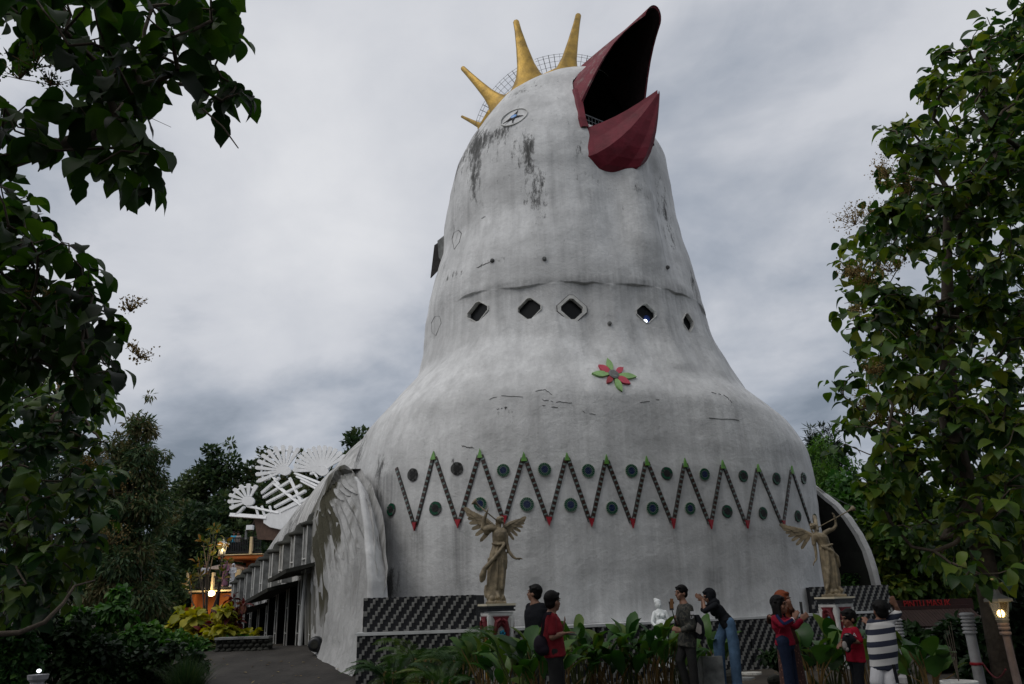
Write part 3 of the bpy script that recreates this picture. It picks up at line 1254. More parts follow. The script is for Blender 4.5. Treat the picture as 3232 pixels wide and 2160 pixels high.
def beak_ring(t, inner=0.0):
    out = []
    for k, P in enumerate(bt):
        l, q, z = loc(P)
        ang = PI * k / (nt_ - 1)
        # target near the tip: small rounded nose
        tl = -math.cos(ang) * .30
        tz = TIPZ - .26 + .36 * math.sin(ang)
        tq = TIPQ - .16 * (1 - math.sin(ang))
        bul = math.sin(PI * t) * (.02 + .07 * math.sin(ang) ** 2)
        L = l + (tl - l) * t
        Q = q + (tq - q) * t
        Z = z + (tz - z) * t + bul * .5 + (.46 if k in (0, nt_ - 1) else .30 if k in (1, nt_ - 2) else .16 if k in (2, nt_ - 3) else 0) * math.sin(PI * t)
        if inner:
            L *= 1 - inner * (1 - .4 * t) / max(.3, abs(l) + .3)
            Z -= inner * math.sin(ang) * (1.0 - .4 * t)
            Q -= inner * .5 * t
        out.append(glo(L, Q, Z))
    return out


TS = [0, .12, .25, .4, .55, .7, .82, .91, .97, 1.0]
ub = MB()
outer = [beak_ring(t) for t in TS]
inner = [beak_ring(t, .10) for t in TS]
ub.grid(outer, 0)
ub.grid([r[::-1] for r in inner], 1)
for side in (0, -1):                                      # rim along the lower edges
    ub.grid([[o[side] for o in outer], [i[side] for i in inner]], 0)
ub.grid([outer[-1], inner[-1]], 0)
ub.build('upper_beak', [MT['beaktop'], MT['beakin']], church, smooth=False)

# lip ring joining the two halves around the mouth
lp = MB()
ring_o = base_from_px([(1808, 285), (1818, 330), (1826, 375), (1834, 404)], -.03)
ring_i = base_from_px([(1826, 285), (1836, 330), (1844, 375), (1854, 404)], -.01)
for sg in (1,):
    ro = [HEAD + HS * ((p - HEAD).dot(HS) * sg) + HF * (p - HEAD).dot(HF) + Vector((0, 0, p.z)) for p in ring_o]
    ri = [HEAD + HS * ((p - HEAD).dot(HS) * sg) + HF * (p - HEAD).dot(HF) + Vector((0, 0, p.z)) for p in ring_i]
    lp.grid([[p - HF * .15 for p in ro], [p + HF * .06 for p in ro], [p + HF * .06 for p in ri], [p - HF * .5 for p in ri]], 0)
lp.build('beak_lip', MT['beak'], church)

# lower beak: a boat with a flat keel
lbl = base_from_px([(1834, 404), (1838, 450), (1842, 497), (1886, 533)], .06)
mid = base_from_px([(1950, 545)], .06)[0]
lbz = lbl[:4] + [mid] + base_from_px([(2003, 538), (2033, 521), (2043, 460), (2052, 412)], .06)
tipl = [(-.035, 4.42, 14.66), (-.04, 4.42, 14.60), (-.04, 4.42, 14.54), (-.02, 4.43, 14.53), (0, 4.43, 14.53), (.02, 4.43, 14.53), (.04, 4.42, 14.54), (.04, 4.42, 14.60), (.035, 4.42, 14.66)]
rows_o, rows_i = [], []
for t in [0, .15, .3, .45, .6, .75, .88, .96, 1.0]:
    ro, ri = [], []
    for k, P in enumerate(lbz):
        l, q, z = loc(P)
        tl, tq, tz = tipl[k]
        e = t ** 1.0
        L = l + (tl - l) * (t ** 1.0)
        Q = q + (tq - q) * e
        Z = z + (tz - z) * (t ** (1.15 if k in (0, 8) else 1.45))
        sag = math.sin(PI * t)
        if k in (0, 8):
            Z -= .10 * sag
        if 2 <= k <= 6:
            Z -= .10 * sag
            Q += .10 * sag
        ro.append(glo(L, Q, Z))
        ri.append(glo(L * (1 - .09 * (1 - t) / max(abs(l), .3)) if abs(l) > .2 else L, Q - .02, Z + (.0 if k in (0, 8) else .09 * (1 - t))))
    rows_o.append(ro)
    rows_i.append(ri)
lbk = MB()
lbk.grid(rows_o, 0)
lbk.grid([r[::-1] for r in rows_i], 1)
for side in (0, -1):
    lbk.grid([[o[side] for o in rows_o], [i[side] for i in rows_i]], 0)
lbk.grid([rows_o[-1], rows_i[-1]], 0)
lbk.build('lower_beak', [MT['beak'], MT['beakin']], church, smooth=False)

# railing across the mouth
rl = MB()
za, zb = 14.22, 14.78
qr = 2.35
rl.bar(glo(-1.0, qr, zb), glo(1.0, qr, zb), .035, .035)
rl.bar(glo(-1.0, qr, zb - .16), glo(1.0, qr, zb - .16), .02, .02)
for k in range(17):
    l = -.98 + 1.96 * k / 16
    rl.bar(glo(l, qr, za - .1), glo(l, qr, zb), .018, .018, HF)
rl.build('mouth_railing', MT['wire'], church)

# ---- eye
p, n = hit(1622, 371)
m_ = (p - EYE).length / F


def eye_at(p, n):
    up = Vector((0, 0, 1))
    fm = frame3(n, up)
    g = MB()
    rows = []
    for rr, z in ((.385, -.03), (.385, .02), (.37, .02), (.37, -.03)):
        rows.append([p + fm @ Vector((rr * math.cos(a) * 1.1, rr * math.sin(a), z)) for a in np.linspace(0, 2 * PI, 33)[:-1]])
    g.grid(rows, closed=True)
    e = g.build('eye', MT['frame'], church)
    for ang, L, w in ((70, .30, .055), (-15, .33, .05), (215, .36, .06), (272, .33, .05)):
        a = math.radians(ang)
        d = fm @ Vector((math.cos(a), math.sin(a), 0))
        s = fm @ Vector((-math.sin(a), math.cos(a), 0))
        g = MB()
        q = p + n * .012
        g.prism([q + d * .05 - s * w, q + d * L * .5 - s * w * .45, q + d * L, q + d * L * .5 + s * w * .45, q + d * .05 + s * w], n, .02)
        g.build('eyelash', MT['rust'], e)
    g = MB()
    g.ell(p + n * .02 + fm @ Vector((0.0, 0.01, 0)), (.105, .085, .03), fm, n=16)
    g.build('iris', simple('blue_eye_glass', (0.10, 0.28, 0.62), .2, .5, 9, 0, spec=.6), e)


eye_at(p, n)
# the other eye, mirrored on the far side of the head
l, q, z = loc(p)
pp, nn, i_, dd = BVH.ray_cast(HEAD + Vector((0, 0, z)) + (HS * abs(l) * 1.0 + HF * q) * 4, -(HS * abs(l) + HF * q).normalized())
if pp is not None:
    if nn.dot(HS) < 0:
        nn = -nn
    eye_at(pp, nn)


# ---- crown: spikes and the wire net between them
def spike(bu, bv, tu, tv, Yb, Yt, wb, wt, dep=.26):
    B, T = at(bu, bv, Yb), at(tu, tv, Yt)
    d = (T - B).normalized()
    view = (B - EYE).normalized()
    x = d.cross(view).normalized()
    y = x.cross(d).normalized()
    B2 = B - d * (.45 if Yb > 21.2 else 1.0)
    L = (T - B2).length
    g = MB()
    rows = []
    for t, w, dp in ((0, wb * 1.35, dep * 1.5), (.10, wb * 1.0, dep * 1.2), (.2, wb * .72, dep), (.34, wb * .52, dep * .85), (.6, (wb * .5 + wt) * .5, dep * .62), (.85, wt * 1.15, dep * .45), (.975, wt, dep * .38), (1.0, wt * .62, dep * .25)):
        c = B2 + d * (L * t)
        r = []
        for k in range(16):
            a = 2 * PI * k / 16
            ca, sa = math.cos(a), math.sin(a)
            ex = .55
            r.append(c + x * (math.copysign(abs(ca) ** ex, ca) * w / 2) + y * (math.copysign(abs(sa) ** ex, sa) * dp / 2))
        rows.append(r)
    g.grid(rows, closed=True)
    g.add(rows[-1], [tuple(range(16))])
    g.build('crown_spike', MT['gold'], church, smooth=True)


spike(1672, 262, 1628, 66, 21.3, 21.7, 1.18, .21, .40)
spike(1793, 207, 1826, 46, 21.0, 21.5, .98, .20, .40)
spike(1568, 325, 1459, 214, 21.6, 22.2, .78, .17, .36)
spike(1519, 399, 1457, 368, 21.9, 22.5, .36, .09, .22)
# gold collar running along the head between the spikes
cpx = [(1516, 402), (1545, 352), (1575, 322), (1605, 296), (1640, 278), (1672, 262), (1710, 240), (1760, 216), (1800, 207)]
g = MB()
for (a, b), (c, d) in zip(cpx[:-1], cpx[1:]):
    pa, pb = at(a, b + 12, 21.75 - (a - 1516) * .0022), at(c, d + 12, 21.75 - (c - 1516) * .0022)
    g.bar(pa, pb, .16, .24, (0, -1, 0.3))
g.build('crown_collar', MT['gold'], church, smooth=False)
cx0, cy0 = 1790, 470
g = MB()


def net(u, v):
    return at(u, v, 21.9 - (u - 1516) * .0020)


def netpt(ang, r):
    return net(cx0 - r * math.cos(ang), cy0 - r * math.sin(ang))


for r in (246, 262, 278, 292, 300):
    for a0, a1 in ((14, 30), (38, 64), (70, 106)):
        pts = [netpt(math.radians(a), r) for a in np.linspace(a0, a1, 12)]
        g.tube(pts, .0065, 4)
for a in np.arange(14, 106, 3.4):
    g.tube([netpt(math.radians(a), 232), netpt(math.radians(a), 301)], .0065 if int(a) % 3 else .011, 4)
g.build('crown_wire_net', MT['wire'], church, kind='stuff')

# ---- loose shutter on the nape, hexagonal outlines of blocked windows, cracks, bolts
pts = [at(u * D2, v * D2, 21.6) for u, v in ((995, 562), (1004, 556), (1012, 600), (1010, 612), (986, 637))]
g = MB().prism(pts, (0.3, 1, 0), .04)
sh = g.build('loose_shutter', MT['rust'], church)
pts = [at(u * D2, v * D2, 21.35) for u, v in ((1002, 552), (1020, 538), (1017, 575), (1014, 602), (1005, 590))]
g = MB().prism(pts, (0.3, 1, 0), .10)
g.build('cement_slab', MT['concrete'], sh)


def ribbon_on(pxs, w, name, mat, closed=False, jag=0, parent=church, out=.012):
    pp = []
    if jag:
        q = []
        for (a, b), (c, d) in zip(pxs[:-1], pxs[1:]):
            for t in np.linspace(0, 1, jag, endpoint=False):
                q.append((a + (c - a) * t, b + (d - b) * t + random.uniform(-2, 2)))
        pxs = q + [pxs[-1]]
    for u, v in pxs:
        p, n = nhit(u, v)
        pp.append((p, n))
    if closed:
        pp.append(pp[0])
    g = MB()
    for (p, n), (q, n2) in zip(pp[:-1], pp[1:]):
        if jag and random.random() < .22:
            continue
        if (q - p).length > 1e-3:
            g.bar(p, q, w * .42 * random.uniform(.4, 1.5), out * 2, n)
    return g.build(name, MT[mat], parent)


ribbon_on([(1427, 755), (1433, 735), (1448, 727), (1457, 737), (1450, 765), (1434, 788)], .022, 'blocked_window', 'crack', True)
ribbon_on([(1362, 1020), (1372, 1000), (1388, 998), (1393, 1020), (1376, 1060), (1364, 1050)], .014, 'blocked_window', 'concrete', True)
for pts, w in [([(1500, 848), (1525, 836), (1556, 824)], .03), ([(1565, 1293), (1585, 1288), (1600, 1284), (1592, 1294)], .03), ([(1711, 1282), (1770, 1286)], .018), ([(2238, 1321), (2350, 1326)], .018),
               ([(1705, 1262), (1745, 1268), (1805, 1272)], .012), ([(1458, 1408), (1475, 1412), (1500, 1415)], .028), ([(2245, 1240), (2290, 1250), (2310, 1272)], .012),
               ([(1520, 690), (1532, 684)], .02), ([(1690, 1235), (1720, 1230), (1742, 1246)], .014), ([(1545, 1260), (1590, 1250), (1650, 1254)], .008), ([(1840, 1300), (1880, 1310)], .010), ([(2020, 1270), (2080, 1262)], .010)]:
    ribbon_on(pts, w, 'crack', 'crack', False, 6)
for u, v, dark in ((1718, 818, 0), (1923, 1022, 0), (1555, 824, 1), (2105, 845, 1)):
    p, n = hit(u, v)
    fm = frame3(n, Vector((0, 0, 1)))
    g = MB().lathe([(.055, -.02), (.055, .04), (.03, .07)], 10, p, fm)
    g.build('drain_spout', MT['crack' if dark else 'concrete'], church)


# ================================================================== wings of the church
def wing_panel(name, edge, back_dir, length, thick, side, mat, front_w, zbot, topback):
    """edge: world points of the wing's curved front edge from bottom to top; the panel runs backwards from it"""
    n = 26
    ds = [0]
    for a, b in zip(edge[:-1], edge[1:]):
        ds.append(ds[-1] + (Vector(b) - Vector(a)).length)

    def E(t):
        d = t * ds[-1]
        for i in range(len(edge) - 1):
            if d <= ds[i + 1] + 1e-9:
                k = (d - ds[i]) / (ds[i + 1] - ds[i])
                return Vector(edge[i]).lerp(Vector(edge[i + 1]), k)
        return Vector(edge[-1])
    return E


# left wing: curved white front rim, feathered outer face running back to the nave
LE = [at(u, v, y) for u, v, y in ((1192, 2150, 16.5), (1193, 2000, 16.55), (1197, 1885, 16.6), (1194, 1800, 16.75), (1184, 1700, 17.0), (1168, 1600, 17.5), (1150, 1550, 17.9), (1130, 1515, 18.3), (1108, 1480, 18.8))]
LBK = [at(u, v, y) for u, v, y in ((985, 2080, 20.4), (988, 2010, 20.4), (986, 1930, 20.4), (984, 1850, 20.4), (982, 1780, 20.4), (985, 1700, 20.4), (990, 1640, 20.4), (1012, 1590, 20.2), (1060, 1510, 19.6))]
# bottom of the face follows the ground; front lower edge leans to the right of the rim
LE[0] = at(1120, 2190, 16.5)
LE[1] = at(1142, 2050, 16.6)
LE[2] = at(1168, 1930, 16.75)


def lerp_list(L, t):
    x = t * (len(L) - 1)
    i = min(int(x), len(L) - 2)
    return L[i].lerp(L[i + 1], x - i)


NU, NVv = 90, 110
outn = (-SV * .93 + FV * -.2).normalized()
rows = []
backrows = []
gvals, mvals = [], []
feather = [((.93, .10), (.30, .62), .16), ((.80, .12), (.22, .60), .12), ((.66, .10), (.10, .56), .10), ((.95, .30), (.45, .80), .13), ((.5, .08), (.05, .40), .08)]
for j in range(NVv):
    t = j / (NVv - 1)
    r, rb = [], []
    A, B = lerp_list(LE, t), lerp_list(LBK, t)
    for i in range(NU):
        s = i / (NU - 1)                           # 0 at the front rim, 1 at the back
        P = A.lerp(B, s)
        o = 0.10 * math.sin(PI * s)
        # three overlapping layers of feathers with diagonal quills
        lay = s * 1.0 + (1 - t) * .55
        layer = (lay * 2.6 + .18 * noise.noise(Vector((s * 3, t * 3, 2)))) % 1.0
        o += .03 * (layer - .5)
        q = (s * 11 - t * 5.5 + .5 * noise.noise(Vector((s * 4, t * 4, 9.)))) % 1.0
        o += .015 * (abs(q - .5) * 2) ** 2.0
        o += .05 * noise.noise(Vector((s * 7, t * 9, 1.3))) + .02 * noise.noise(Vector((s * 25, t * 30, 4)))
        flare = max(0, .16 - t) / .16
        o += .25 * flare ** 2
        r.append(P + outn * o)
        gvals.append(.18 + .22 * sst(.6, .95, s) * (1 - abs(t - .55)) + .30 * sst(.85, 1, t) + (0.3 if layer < .06 else 0) + .25 * (1 - sst(0, .10, t)))
        mvals.append(sst(.42, .60, s) * sst(.36, .62, t + .10 * math.sin(s * 17)) * .90 + .40 * sst(.80, .95, t) + .12 * sst(.9, 1, s) - .1)
    rows.append(r)
mb = MB()
mb.grid(rows, 0)
n0 = len(mb.v)
inn = [[p - outn * .22 for p in r] for r in rows[::6] + [rows[-1]]]
mb.grid([r[::-1] for r in inn], 0)
mb.grid([rows[-1], [p - outn * .22 for p in rows[-1]]], 0)
mb.grid([[r[-1] for r in rows], [r[-1] - outn * .22 for r in rows]], 0)
wing = mb.build('wing', MT['wing'], church, smooth=True)
wm = wing.data
full = len(wm.vertices)
for nm2, vals in (('grime', gvals), ('moss', mvals)):
    a = wm.attributes.new(nm2, 'FLOAT', 'POINT')
    z = np.zeros(full, np.float32)
    z[:n0] = np.array(vals[:n0], np.float32)
    k = full - n0
    z[n0:] = .15
    a.data.foreach_set('value', z)
# moulded feathers, three overlapping layers of them
def wpt(s_, t_, o_):
    return lerp_list(LE, min(max(t_, 0), 1)).lerp(lerp_list(LBK, min(max(t_, 0), 1)), s_) + outn * (.10 * math.sin(PI * min(max(s_, 0), 1)) + o_)


rf_ = random.Random(12)
for t0, t1, s_a, s_b, nf, wd, off_ in ((.60, .14, .95, .18, 7, .060, .0), (.78, .44, .95, .20, 8, .056, .025), (.92, .70, .92, .22, 8, .050, .05)):
    for k in range(nf):
        sa = s_a + (s_b - s_a) * (k + .5) / nf
        se = sa - .10 - .10 * rf_.random()
        ta, tb = t0 + rf_.uniform(-.03, .03), t1 + rf_.uniform(-.05, .05) + .10 * abs(sa - .6)
        L_, Mm, R_ = [], [], []
        for i in range(9):
            x = i / 8
            w_ = wd * (.55 + .45 * math.sin(PI * min(1, x * .9 + .1))) * (1 if x < .92 else .45)
            ss, tt = sa + (se - sa) * x ** 1.3, ta + (tb - ta) * x
            h_ = off_ * (1 - .2 * x)
            L_.append(wpt(ss - w_, tt - .01, h_ - .03 + .01 * rf_.random()))
            Mm.append(wpt(ss, tt, h_ + .032))
            R_.append(wpt(ss + w_, tt + .01, h_ - .02 + .01 * rf_.random()))
        g = MB()
        g.grid([[a - outn * .16, a, b, c, c - outn * .16] for a, b, c in zip(L_, Mm, R_)])
        g.add([L_[-1] - outn * .16, L_[-1], Mm[-1], R_[-1], R_[-1] - outn * .16], [(0, 1, 2, 3, 4)])
        fo = g.build('feather', MT['wing'], wing)
        nn_ = len(fo.data.vertices)
        for nm2, vv_ in (('grime', .12), ('moss', (.85 if (sa > .45 and ta > .5) else .2) if t0 > .62 or sa > .7 else .05)):
            a = fo.data.attributes.new(nm2, 'FLOAT', 'POINT')
            z = np.full(nn_, vv_, np.float32)
            if nm2 == 'moss':
                z[:45] = np.repeat(np.linspace(1, .25, 9), 5) * vv_
            a.data.foreach_set('value', z)
# thick rounded white front rim
rim = MB()
R1 = [at(u, v, y) for u, v, y in ((1166, 1906, 16.72), (1163, 1840, 16.75), (1158, 1760, 16.9), (1150, 1670, 17.2), (1138, 1590, 17.7), (1126, 1530, 18.2), (1118, 1512, 18.45))]
R2 = [at(u, v, y) for u, v, y in ((1182, 1906, 16.6), (1180, 1830, 16.65), (1174, 1740, 16.85), (1166, 1660, 17.15), (1156, 1590, 17.6), (1150, 1540, 18.0), (1134, 1514, 18.35))]
rows = []
for k in range(40):
    t = k / 39
    a, b = lerp_list(R1, t), lerp_list(R2, t)
    nn = (b - a).cross(lerp_list(R2, min(t + .02, 1)) - lerp_list(R2, max(t - .02, 0))).normalized()
    if nn.dot(EYE - a) < 0:
        nn = -nn
    w_ = .02 * noise.noise(Vector((t * 9, 0, 0)))
    rows.append([a - nn * .30, a + nn * (.02 + w_), a.lerp(b, .3) + nn * (.08 + w_), a.lerp(b, .7) + nn * (.08 - w_), b + nn * (.01 + w_), b - nn * .35])
rim.grid(rows, 0)
rim.add(rows[0], [tuple(range(6))])
rim.build('wing_rim', MT['plaster'], wing, smooth=True)
# moss-grown shoulder block where wing, breast and roof meet
mb = MB()
rows = []
for v, ul, ur, y in ((2050, 985, 1000, 20.3), (1760, 985, 1004, 20.3), (1640, 990, 1010, 20.2), (1600, 1006, 1034, 20.1), (1560, 1026, 1070, 19.8), (1520, 1044, 1100, 19.4), (1487, 1058, 1112, 19.0), (1474, 1066, 1100, 19.0)):
    a, b = at(ul, v, y), at(ur, v, y - .3)
    rows.append([a - FV * 1.4, a, a.lerp(b, .5) + FV * .16 + Vector((0, 0, .03)), b, b - FV * 1.4 + SV * .3])
mb.grid(rows)
mb.add(rows[-1], [tuple(range(5))])
sb = mb.build('wing_shoulder', MT['wing'], wing, smooth=False)
for nm2, val in (('grime', .35), ('moss', .34)):
    a = sb.data.attributes.new(nm2, 'FLOAT', 'POINT')
    a.data.foreach_set('value', np.full(len(sb.data.vertices), val, np.float32))

# right wing: white curved rim, inner face painted near-black for shade
RE = [at(u, v, y) for u, v, y in ((2772, 1862, 21.6), (2757, 1800, 21.6), (2738, 1740, 21.7), (2712, 1688, 21.8), (2676, 1634, 22.0), (2640, 1594, 22.3), (2600, 1562, 22.6), (2560, 1530, 23.0))]
rows, rowp = [], []
for k in range(36):
    t = k / 35
    a = lerp_list(RE, t)
    tg = (lerp_list(RE, min(t + .03, 1)) - lerp_list(RE, max(t - .03, 0))).normalized()
    n2 = tg.cross(FV).normalized()
    if n2.x < 0:
        n2 = -n2
    w = .095 + .012 * noise.noise(Vector((t * 8, 2, 0)))
    rows.append([a - n2 * w - FV * .1, a - n2 * w + FV * .05, a + FV * .10, a + n2 * w + FV * .05, a + n2 * w - FV * 4.2, a - n2 * w - FV * 4.2])
mb = MB()
mb.grid(rows, closed=True)
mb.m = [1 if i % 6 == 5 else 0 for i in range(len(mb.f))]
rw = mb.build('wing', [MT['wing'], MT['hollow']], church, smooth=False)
for nm2, val in (('grime', .25), ('moss', .1)):
    a = rw.data.attributes.new(nm2, 'FLOAT', 'POINT')
    a.data.foreach_set('value', np.full(len(rw.data.vertices), val, np.float32))
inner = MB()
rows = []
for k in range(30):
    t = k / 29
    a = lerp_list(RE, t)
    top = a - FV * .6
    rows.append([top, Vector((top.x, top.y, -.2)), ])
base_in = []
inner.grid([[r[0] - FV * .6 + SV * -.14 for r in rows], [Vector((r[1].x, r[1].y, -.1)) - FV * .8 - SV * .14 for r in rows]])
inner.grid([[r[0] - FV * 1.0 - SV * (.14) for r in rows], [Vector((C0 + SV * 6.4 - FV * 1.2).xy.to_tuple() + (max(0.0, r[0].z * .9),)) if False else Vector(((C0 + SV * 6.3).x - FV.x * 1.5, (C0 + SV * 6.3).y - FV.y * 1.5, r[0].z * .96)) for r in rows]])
inner.build('wing_shade_face', MT['hollow'], rw)  # near-black sheets behind the rim, painted shade filling the gap

# ================================================================== nave behind the tower
NE = Vector((-.454, .891, 0))                     # direction the nave runs, away from the breast
NS = Vector((.891, .454, 0))                      # to the right of it
N0 = Vector((-5.15, 20.5, 0))
NL = 14.0


def nave_pt(t, side, z):
    return N0 + NE * t + NS * side + Vector((0, 0, z))


capz = lambda t: 3.56 - .083 * t
# roof: flattened barrel that sinks towards the tail
mb = MB()
rows = []
NR, NK = 240, 40
for i in range(NR):
    t = -1.5 + (NL + 1.7) * i / (NR - 1)
    k = min(max((t - 1) / (NL + .2), 0), 1)
    wid = 11.0 * math.sqrt(max(1 - (k * .98) ** 3.5, 0.02))
    hgt = (.62 + .38 * sst(-1.4, 1.2, t)) * 5.0 * math.sqrt(max(1 - (k * .985) ** 2.7, .01)) - .25 * math.sin(PI * k)
    z0 = capz(t) - 1.15 - .3 * k ** 4
    r = []
    for j in range(NK):
        a = PI * j / (NK - 1)
        x = .02 + .5 * k ** 6 + wid * .5 * (1 - math.copysign(abs(math.cos(a)) ** .9, math.cos(a)))
        zt = z0 + hgt * math.sin(a) ** .72
        zt += .06 * noise.noise(Vector((t * .7, j * .3, 5)))
        r.append(nave_pt(t, x, zt))
    rows.append(r)
mb.grid(rows)
mb.add(rows[-1], [tuple(range(NK))])
mb.add(rows[0], [tuple(range(NK))])
roof = mb.build('nave_roof', MT['roof'], church, smooth=True)
a = roof.data.attributes.new('grime', 'FLOAT', 'POINT')
vals = [.22 + .5 * noise.noise(Vector((i * .06, j * .12, 0))) + .2 * (1 - sst(2, 12, j)) for i in range(NR) for j in range(NK)]
vals = vals + [.3] * (len(roof.data.vertices) - len(vals))
a.data.foreach_set('value', np.array(vals, np.float32))
a = roof.data.attributes.new('drip', 'FLOAT', 'POINT')
vals = [min(1, max(0, .25 + 1.1 * noise.noise(Vector((i * .42 + .5 * noise.noise(Vector((i * .05, j * .2, 0))), j * .07, 3))) + .5 * noise.noise(Vector((i * .05, j * .12, 8))))) for i in range(NR) for j in range(NK)]
vals = vals + [.3] * (len(roof.data.vertices) - len(vals))
a.data.foreach_set('value', np.array(vals, np.float32))
# dark inner wall with window panes, pilasters with caps, framed lights and awnings
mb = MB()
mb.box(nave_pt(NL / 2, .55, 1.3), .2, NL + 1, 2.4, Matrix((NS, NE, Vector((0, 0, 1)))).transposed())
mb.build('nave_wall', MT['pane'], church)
NP = 9
for i in range(NP):
    t = .25 + (NL - 1.2) * (i / (NP - 1)) ** 1.02
    zc = capz(t) + .05
    zb = ground_z(N0.x + NE.x * t, N0.y + NE.y * t) - .05
    zm = zc - 1.05 - (.12 if i == 0 else 0)
    om = Matrix((NS, NE, Vector((0, 0, 1)))).transposed()
    g = MB()
    g.box(nave_pt(t, .0, (zm + zc) / 2), .50, .46, zc - zm, om)
    pil = g.build('pilaster', MT['concrete'], church)
    g = MB()
    g.lathe([(.37, 0), (.40, .04), (.36, .09), (.24, .14), (.19, .28), (.10, .36)], 14, nave_pt(t, -.02, zc), None)
    g.build('pilaster_cap', MT['darkconc'], pil, smooth=True)
    g = MB()
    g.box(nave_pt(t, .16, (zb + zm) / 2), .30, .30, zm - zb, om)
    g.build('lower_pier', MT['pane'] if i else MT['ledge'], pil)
    g = MB()
    for sd in (-.16, .16):
        g.bar(nave_pt(t + sd, -.02, zb), nave_pt(t + sd, -.02, zm), .025, .025)
    for zz_ in (.22, .62, 1.0):
        z_ = zb + (zm - zb) * zz_ * .97
        g.bar(nave_pt(t - .16, -.02, z_), nave_pt(t + .16, -.02, z_), .025, .025)
    for sd in (-.21, .21):
        g.bar(nave_pt(t + sd, -.27, zm), nave_pt(t + sd, -.27, zc), .03, .03)
    g.bar(nave_pt(t - .21, -.27, zm + .35), nave_pt(t + .21, -.27, zm + .35), .03, .03)
    g.build('light_frame', MT['frame'], pil)
    if i < NP - 1:
        t2 = t + (NL - 1.2) / (NP - 1)
        g = MB()
        g.box(nave_pt((t + t2) / 2, .28, (zb + zm) / 2), .04, t2 - t - .3, zm - zb, om)
        g.build('pane', MT['pane'], church)
for t0, t1, z0, z1 in ((-.4, 2.0, 2.56, 2.40), (2.0, 6.6, 2.18, 1.84), (6.6, 9.5, 1.66, 1.45)):
    g = MB()
    a, b = nave_pt(t0, -.15, z0), nave_pt(t1, -.15, z1)
    g.bar(a - NS * .2, b - NS * .2, 1.0, .09, (-.15, -.2, 1))
    g.build('awning', MT['darkconc'], church)
g = MB()
g.tube([nave_pt(.9, -.12, .6), nave_pt(.9, -.1, 1.6), nave_pt(.9, -.06, 2.5)], .055, 8)
g.build('downpipe', MT['ledge'], church)

# ================================================================== fan-shaped tail
fan = thing('tail', 'x', 'x') if False else None
FY = 35.0


def fpt(u, v, d=0.0):
    """points of the tail screen: a plane standing across the end of the nave (survey pixels)"""
    Y = 35.6 - (u - 640) * .018
    return at(u * D2, v * D2, Y + d)


fb = MB()
fan = bpy.data.objects.new('tail_fan', MB().prism([fpt(u, v) for u, v in ((605, 1180), (625, 1172), (655, 1160), (690, 1140), (690, 1215), (640, 1213), (618, 1208), (603, 1198))], (0, 1, 0), .3).mesh('tail_fan', [MT['fan']], C0 * 1.0))
COL.objects.link(fan)
fan.parent = church
HUBS = [(568, 1148, 14, 44, 66, 205, 7), (652, 1078, 14, 64, 62, 205, 10), (738, 1079, 14, 64, 38, 178, 13)]
for hu, hv, rh, rl_, a0, a1, nb in HUBS:
    g = MB()
    ring = [fpt(hu + rh * math.cos(a), hv + rh * .78 * math.sin(a), -.10) for a in np.linspace(0, 2 * PI, 25)[:-1]]
    g.prism(ring, (0, 1, 0), .16)
    g.build('fan_hub', MT['fan'], fan)
    for k in range(nb):
        a = math.radians(a0 + (a1 - a0) * k / (nb - 1))
        if hu < 600 and 1 <= 0:
            continue
        c, s_ = math.cos(a), -math.sin(a)
        rr = rl_
        R_ = [rh * .95, rr * 1.06]
        L_ = R_[1]
        wn, wf = 2.0, 5.0
        nx, ny = -s_, c
        pts = []
        for r_, w_ in ((R_[0], -wn), (L_ * .94, -wf), (L_, -wf * .55), (L_, wf * .55), (L_ * .94, wf), (R_[0], wn)):
            pts.append(fpt(hu + c * r_ + nx * w_, hv + s_ * r_ * .86 + ny * w_ * .9, -.06))
        g = MB()
        g.prism(pts, (0, 1, 0), .10)
        g.build('fan_blade', MT['fan'], fan)
    # ring behind the blades
    g = MB()
    pts = [fpt(hu + rl_ * .83 * math.cos(a), hv - rl_ * .72 * math.sin(a), .10) for a in np.radians(np.linspace(a0 - 4, a1 + 4, 20))]
    g.tube(pts, .055, 6)
    g.build('fan_ring', MT['fan'], fan, smooth=True)
for (x0, y0, x1, y1, w) in [(600, 1130, 640, 1095, 7), (604, 1140, 668, 1100, 6), (612, 1152, 690, 1112, 6), (630, 1162, 700, 1125, 6), (645, 1172, 712, 1140, 6), (618, 1082, 640, 1112, 6), (628, 1108, 700, 1165, 7), (664, 1096, 690, 1150, 7), (676, 1085, 735, 1108, 5),
                            (680, 1092, 735, 1118, 5), (690, 1102, 740, 1128, 5), (676, 1072, 745, 1066, 5), (704, 1060, 728, 1095, 5), (712, 1086, 752, 1072, 5), (528, 1180, 612, 1186, 9), (540, 1182, 560, 1162, 6), (586, 1160, 592, 1184, 5), (600, 1160, 606, 1182, 5),
                            (618, 1160, 622, 1176, 5), (566, 1160, 640, 1176, 5), (590, 1104, 618, 1096, 5), (700, 1052, 716, 1062, 5)]:
    g = MB()
    g.bar(fpt(x0, y0, .05), fpt(x1, y1, .05), w * .0185, .12, (0, -1, .2))
    g.build('fan_bar', MT['fan'], fan)
g = MB()
g.prism([fpt(u, v, .3) for u, v in ((582, 1190), (604, 1184), (640, 1215), (660, 1240), (590, 1236))], (0.2, 1, 0), .12)
g.build('tail_base', simple('brown_tail_soffit', (0.10, 0.062, 0.045), .8), fan)

# ================================================================== base of black and white woven blocks
WV = thing('base_wall', 'long low base wall clad in black and grey woven blocks with a white ledge', 'wall', (1.0, 16.2, 0), None)
bl = MB().box((0, 0, 0), 1, 1, 1).mesh('block', [MT['brickl']])
bd = MB().box((0, 0, 0), 1, 1, 1).mesh('block', [MT['brickd']])
BRICKS = []


